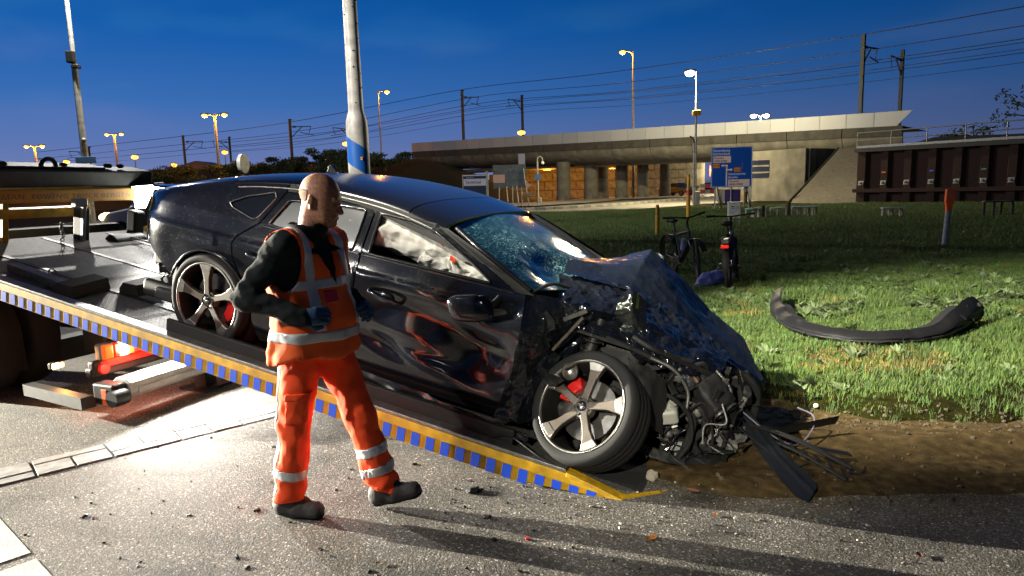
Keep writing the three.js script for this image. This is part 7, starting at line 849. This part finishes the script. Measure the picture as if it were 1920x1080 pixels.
  const br = thing('road_barrier', 'red and white striped road barrier in the underpass', 'barrier', [21.5, 0.2, -72], -0.3); for (let k = 0; k < 6; k++) kit().box(-1.25 + k * 0.5, 1.0 - 0.0, 0, 0.49, 0.4, 0.06).build('board', k % 2 ? m.caliper : m.whitePaint, br); for (let k = 0; k < 6; k++) kit().box(-1.25 + k * 0.5, 0.45, 0, 0.49, 0.35, 0.06).build('board', k % 2 ? m.whitePaint : m.caliper, br); for (const x of [-1.3, 0, 1.3]) kit().box(x, 0.6, -0.06, 0.08, 1.3, 0.06).build('post', m.whitePaint, br);
  const names = canvasTexture(512, 640, (c, w, h) => { c.fillStyle = '#10233f'; c.fillRect(0, 0, w, h); c.fillStyle = '#b9bccb'; c.fillRect(0, 0, w, 24); c.fillRect(0, 86, w, 150); text(c, 'Terminal', 40, 190, 84, '#2a2c38'); text(c, 'Welplaat', 60, 72, 40, '#8f97ac'); });
  const info = thing('info_board', 'dark blue information board with white name band on a pale post', 'sign', [-2.35, 0, -48.3], 0.05); { kit().box(-0.05, 1.55, 0, 1.6, 2.1, 0.08).build('board_back', mat([0.012, 0.026, 0.06], { roughness: 0.5 }), info); const p = new THREE.Mesh(new THREE.PlaneGeometry(1.56, 2.04), mat([0.9, 0.9, 0.9], { map: names, roughness: 0.5 })); p.position.set(-0.05, 1.55, 0.045); p.name = 'board_face'; info.add(p); kit().rbox(0.82, 1.4, 0, 0.16, 2.8, 0.16, 0.02).rbox(-0.88, 1.3, 0, 0.06, 2.6, 0.1, 0.02).build('post', m.pole, info); }
  const back = thing('trestle_sign', 'grey temporary sign seen from behind on slanting trestle legs', 'sign', [0.15, 0, -52.4]); kit().box(-0.1, 2.45, 0, 2.5, 1.75, 0.05).build('panel', mat([0.13, 0.16, 0.20], { roughness: 0.5, metalness: 0.3, map: dirty, scale: 1.5 }), back); kit().box(0.85, 3.7, 0, 0.5, 0.85, 0.05).build('top_plate', mat([0.20, 0.20, 0.28]), back); kit().box(-0.9, 2.3, 0.04, 0.88, 0.62, 0.03).build('pink_plate', mat([0.34, 0.22, 0.20]), back); kit().box(0.35, 2.75, 0.035, 1.2, 0.08, 0.03).box(0.2, 2.2, 0.035, 1.3, 0.08, 0.03).build('rail', mat([0.03, 0.07, 0.10]), back); for (const [x0, x1] of [[-0.95, -0.9], [-0.25, -0.35], [0.1, 0.1], [0.55, 0.42], [0.8, 0.8], [1.35, 0.95]]) kit().cyl([x0, 0, 0.25], [x1, x1 > 0.9 ? 3.0 : 1.7, 0.06], 0.045, 0.045, 8).build('leg', m.galv, back); kit().prism([[0, 0], [0.45, 0.35], [0.0, 0.7]], 0.03, M4().makeTranslation(1.1, 1.4, 0.1)).build('triangle_plate', mat([0.30, 0.16, 0.15]), back); kit().box(1.35, 1.1, 0.28, 0.5, 0.25, 0.04).build('small_plate', m.signBack, back);
}
// ---------------------------------------------------------------- bushes and trees
{
  const crown = (n, R, sd, leaf) => { seed(sd); const pos = []; const clumps = Array.from({ length: 14 }, () => [rr(-1, 1) * R[0], rr(-0.7, 1) * R[1], rr(-1, 1) * R[2], rr(0.25, 0.55)]); for (let k = 0; k < n; k++) { const c = clumps[rnd() * 14 | 0], a = rr(0, 6.28), b = Math.acos(rr(-1, 1)), q = c[3] * Math.pow(rnd(), 0.4), x = c[0] + R[0] * q * Math.sin(b) * Math.cos(a), y = c[1] + R[1] * q * Math.cos(b), z = c[2] + R[2] * q * Math.sin(b) * Math.sin(a), s = leaf * rr(0.6, 1.3), u = V(rr(-1, 1), rr(-1, 1), rr(-1, 1)).normalize(), w = V(rr(-1, 1), rr(-1, 1), rr(-1, 1)).cross(u).normalize(); const P = (i, j) => [x + (u.x * i + w.x * j) * s, y + (u.y * i + w.y * j) * s, z + (u.z * i + w.z * j) * s]; pos.push(...P(-1, 0), ...P(0, -0.45), ...P(1, 0), ...P(-1, 0), ...P(1, 0), ...P(0, 0.45)); } const g = new THREE.BufferGeometry(); g.setAttribute('position', new THREE.Float32BufferAttribute(pos, 3)); g.computeVertexNormals(); return { g, clumps }; };
  const tree = (name, label, x, y, z, R, n, sd, leaf, th) => { const o = thing(name, label, name === 'bush' ? 'bush' : 'tree', [x, y, z]); const c = crown(n, R, sd, leaf); const k = kit().add(c.g); const cm = k.build('crown', m.leaf, o); cm.position.y = th + R[1] * 0.6; const t = kit().cyl([0, -0.3, 0], [0, th + R[1] * 0.3, 0], 0.05 * R[0] + 0.03, 0.03 * R[0] + 0.02, 8); for (const q of c.clumps.slice(0, 8)) t.tube([[0, th * 0.8, 0], [q[0] * 0.4, th + R[1] * 0.3 + q[1] * 0.4, q[2] * 0.4], [q[0], th + R[1] * 0.6 + q[1], q[2]]], 0.02 * R[0] + 0.008, 8, 5); t.build('trunk', m.bark, o); };
  const where = ['right of the small white sign', 'beside the railway mast', 'behind the car roof', 'in front of the thick white mast', 'below the twin orange lamp', 'near the lifting hoop', 'at the foot of the tall slim mast', 'right of the work lamp', 'left end of the viaduct'];
  seed(3); [[-26, 4.6, -78, 2.6, 1.5], [-22, 4.4, -76, 2.2, 1.6], [-19.5, 4.6, -74, 2.4, 1.8], [-16.5, 4.6, -73, 2.6, 1.6], [-34, 4.2, -80, 2.6, 1.2], [-41, 4.2, -84, 2.8, 1.3], [-30, 4.4, -79, 2.0, 1.6], [-48, 4.2, -88, 3.0, 1.3], [-13.5, 5.0, -76, 2.4, 1.2]].forEach(([x, y, z, r, h], i) => tree('bush', `dark bush on the railway embankment ${where[i]}`, x, y - 0.9, z, [r, h * 0.72, r], 2600, 100 + i, 0.16, 0.2));
  tree('tree', 'sparse leafy young tree above the railing at the far right', 39.5, 4.0, -52, [2.1, 1.5, 2.0], 620, 210, 0.16, 1.6); tree('tree', 'second sparse young tree beside the railing, taller and darker', 43.5, 4.0, -52, [1.8, 2.0, 1.8], 720, 211, 0.16, 1.5); tree('bush', 'low thin shrub behind the railing near the viaduct end', 33.5, 4.2, -50, [1.8, 0.5, 1.2], 300, 212, 0.12, 0.1);
  const sh = thing('warehouse', 'low pale warehouse roof far behind the embankment left of the bushes', 'building', [-49, 3.6, -112]); kit().box(0, 1.1, 0, 9, 2.2, 6).build('wall', mat([0.34, 0.20, 0.15]), sh); kit().prism([[-4.8, 0], [4.8, 0], [0, 1.3]], 6.4, M4().makeTranslation(0, 2.2, 0)).build('roof', mat([0.30, 0.20, 0.17]), sh); kit().box(3.6, 1.6, 3.05, 2.6, 0.6, 0.1).build('lit_window', m.glowWhite, sh);
}
scene.traverse((o) => { if (o.isMesh) { o.castShadow = true; o.receiveShadow = true; } });
sun.shadow.camera.left = -40; sun.shadow.camera.right = 40; sun.shadow.camera.top = 40; sun.shadow.camera.bottom = -40; sun.shadow.camera.far = 300;
renderer.render(scene, camera);
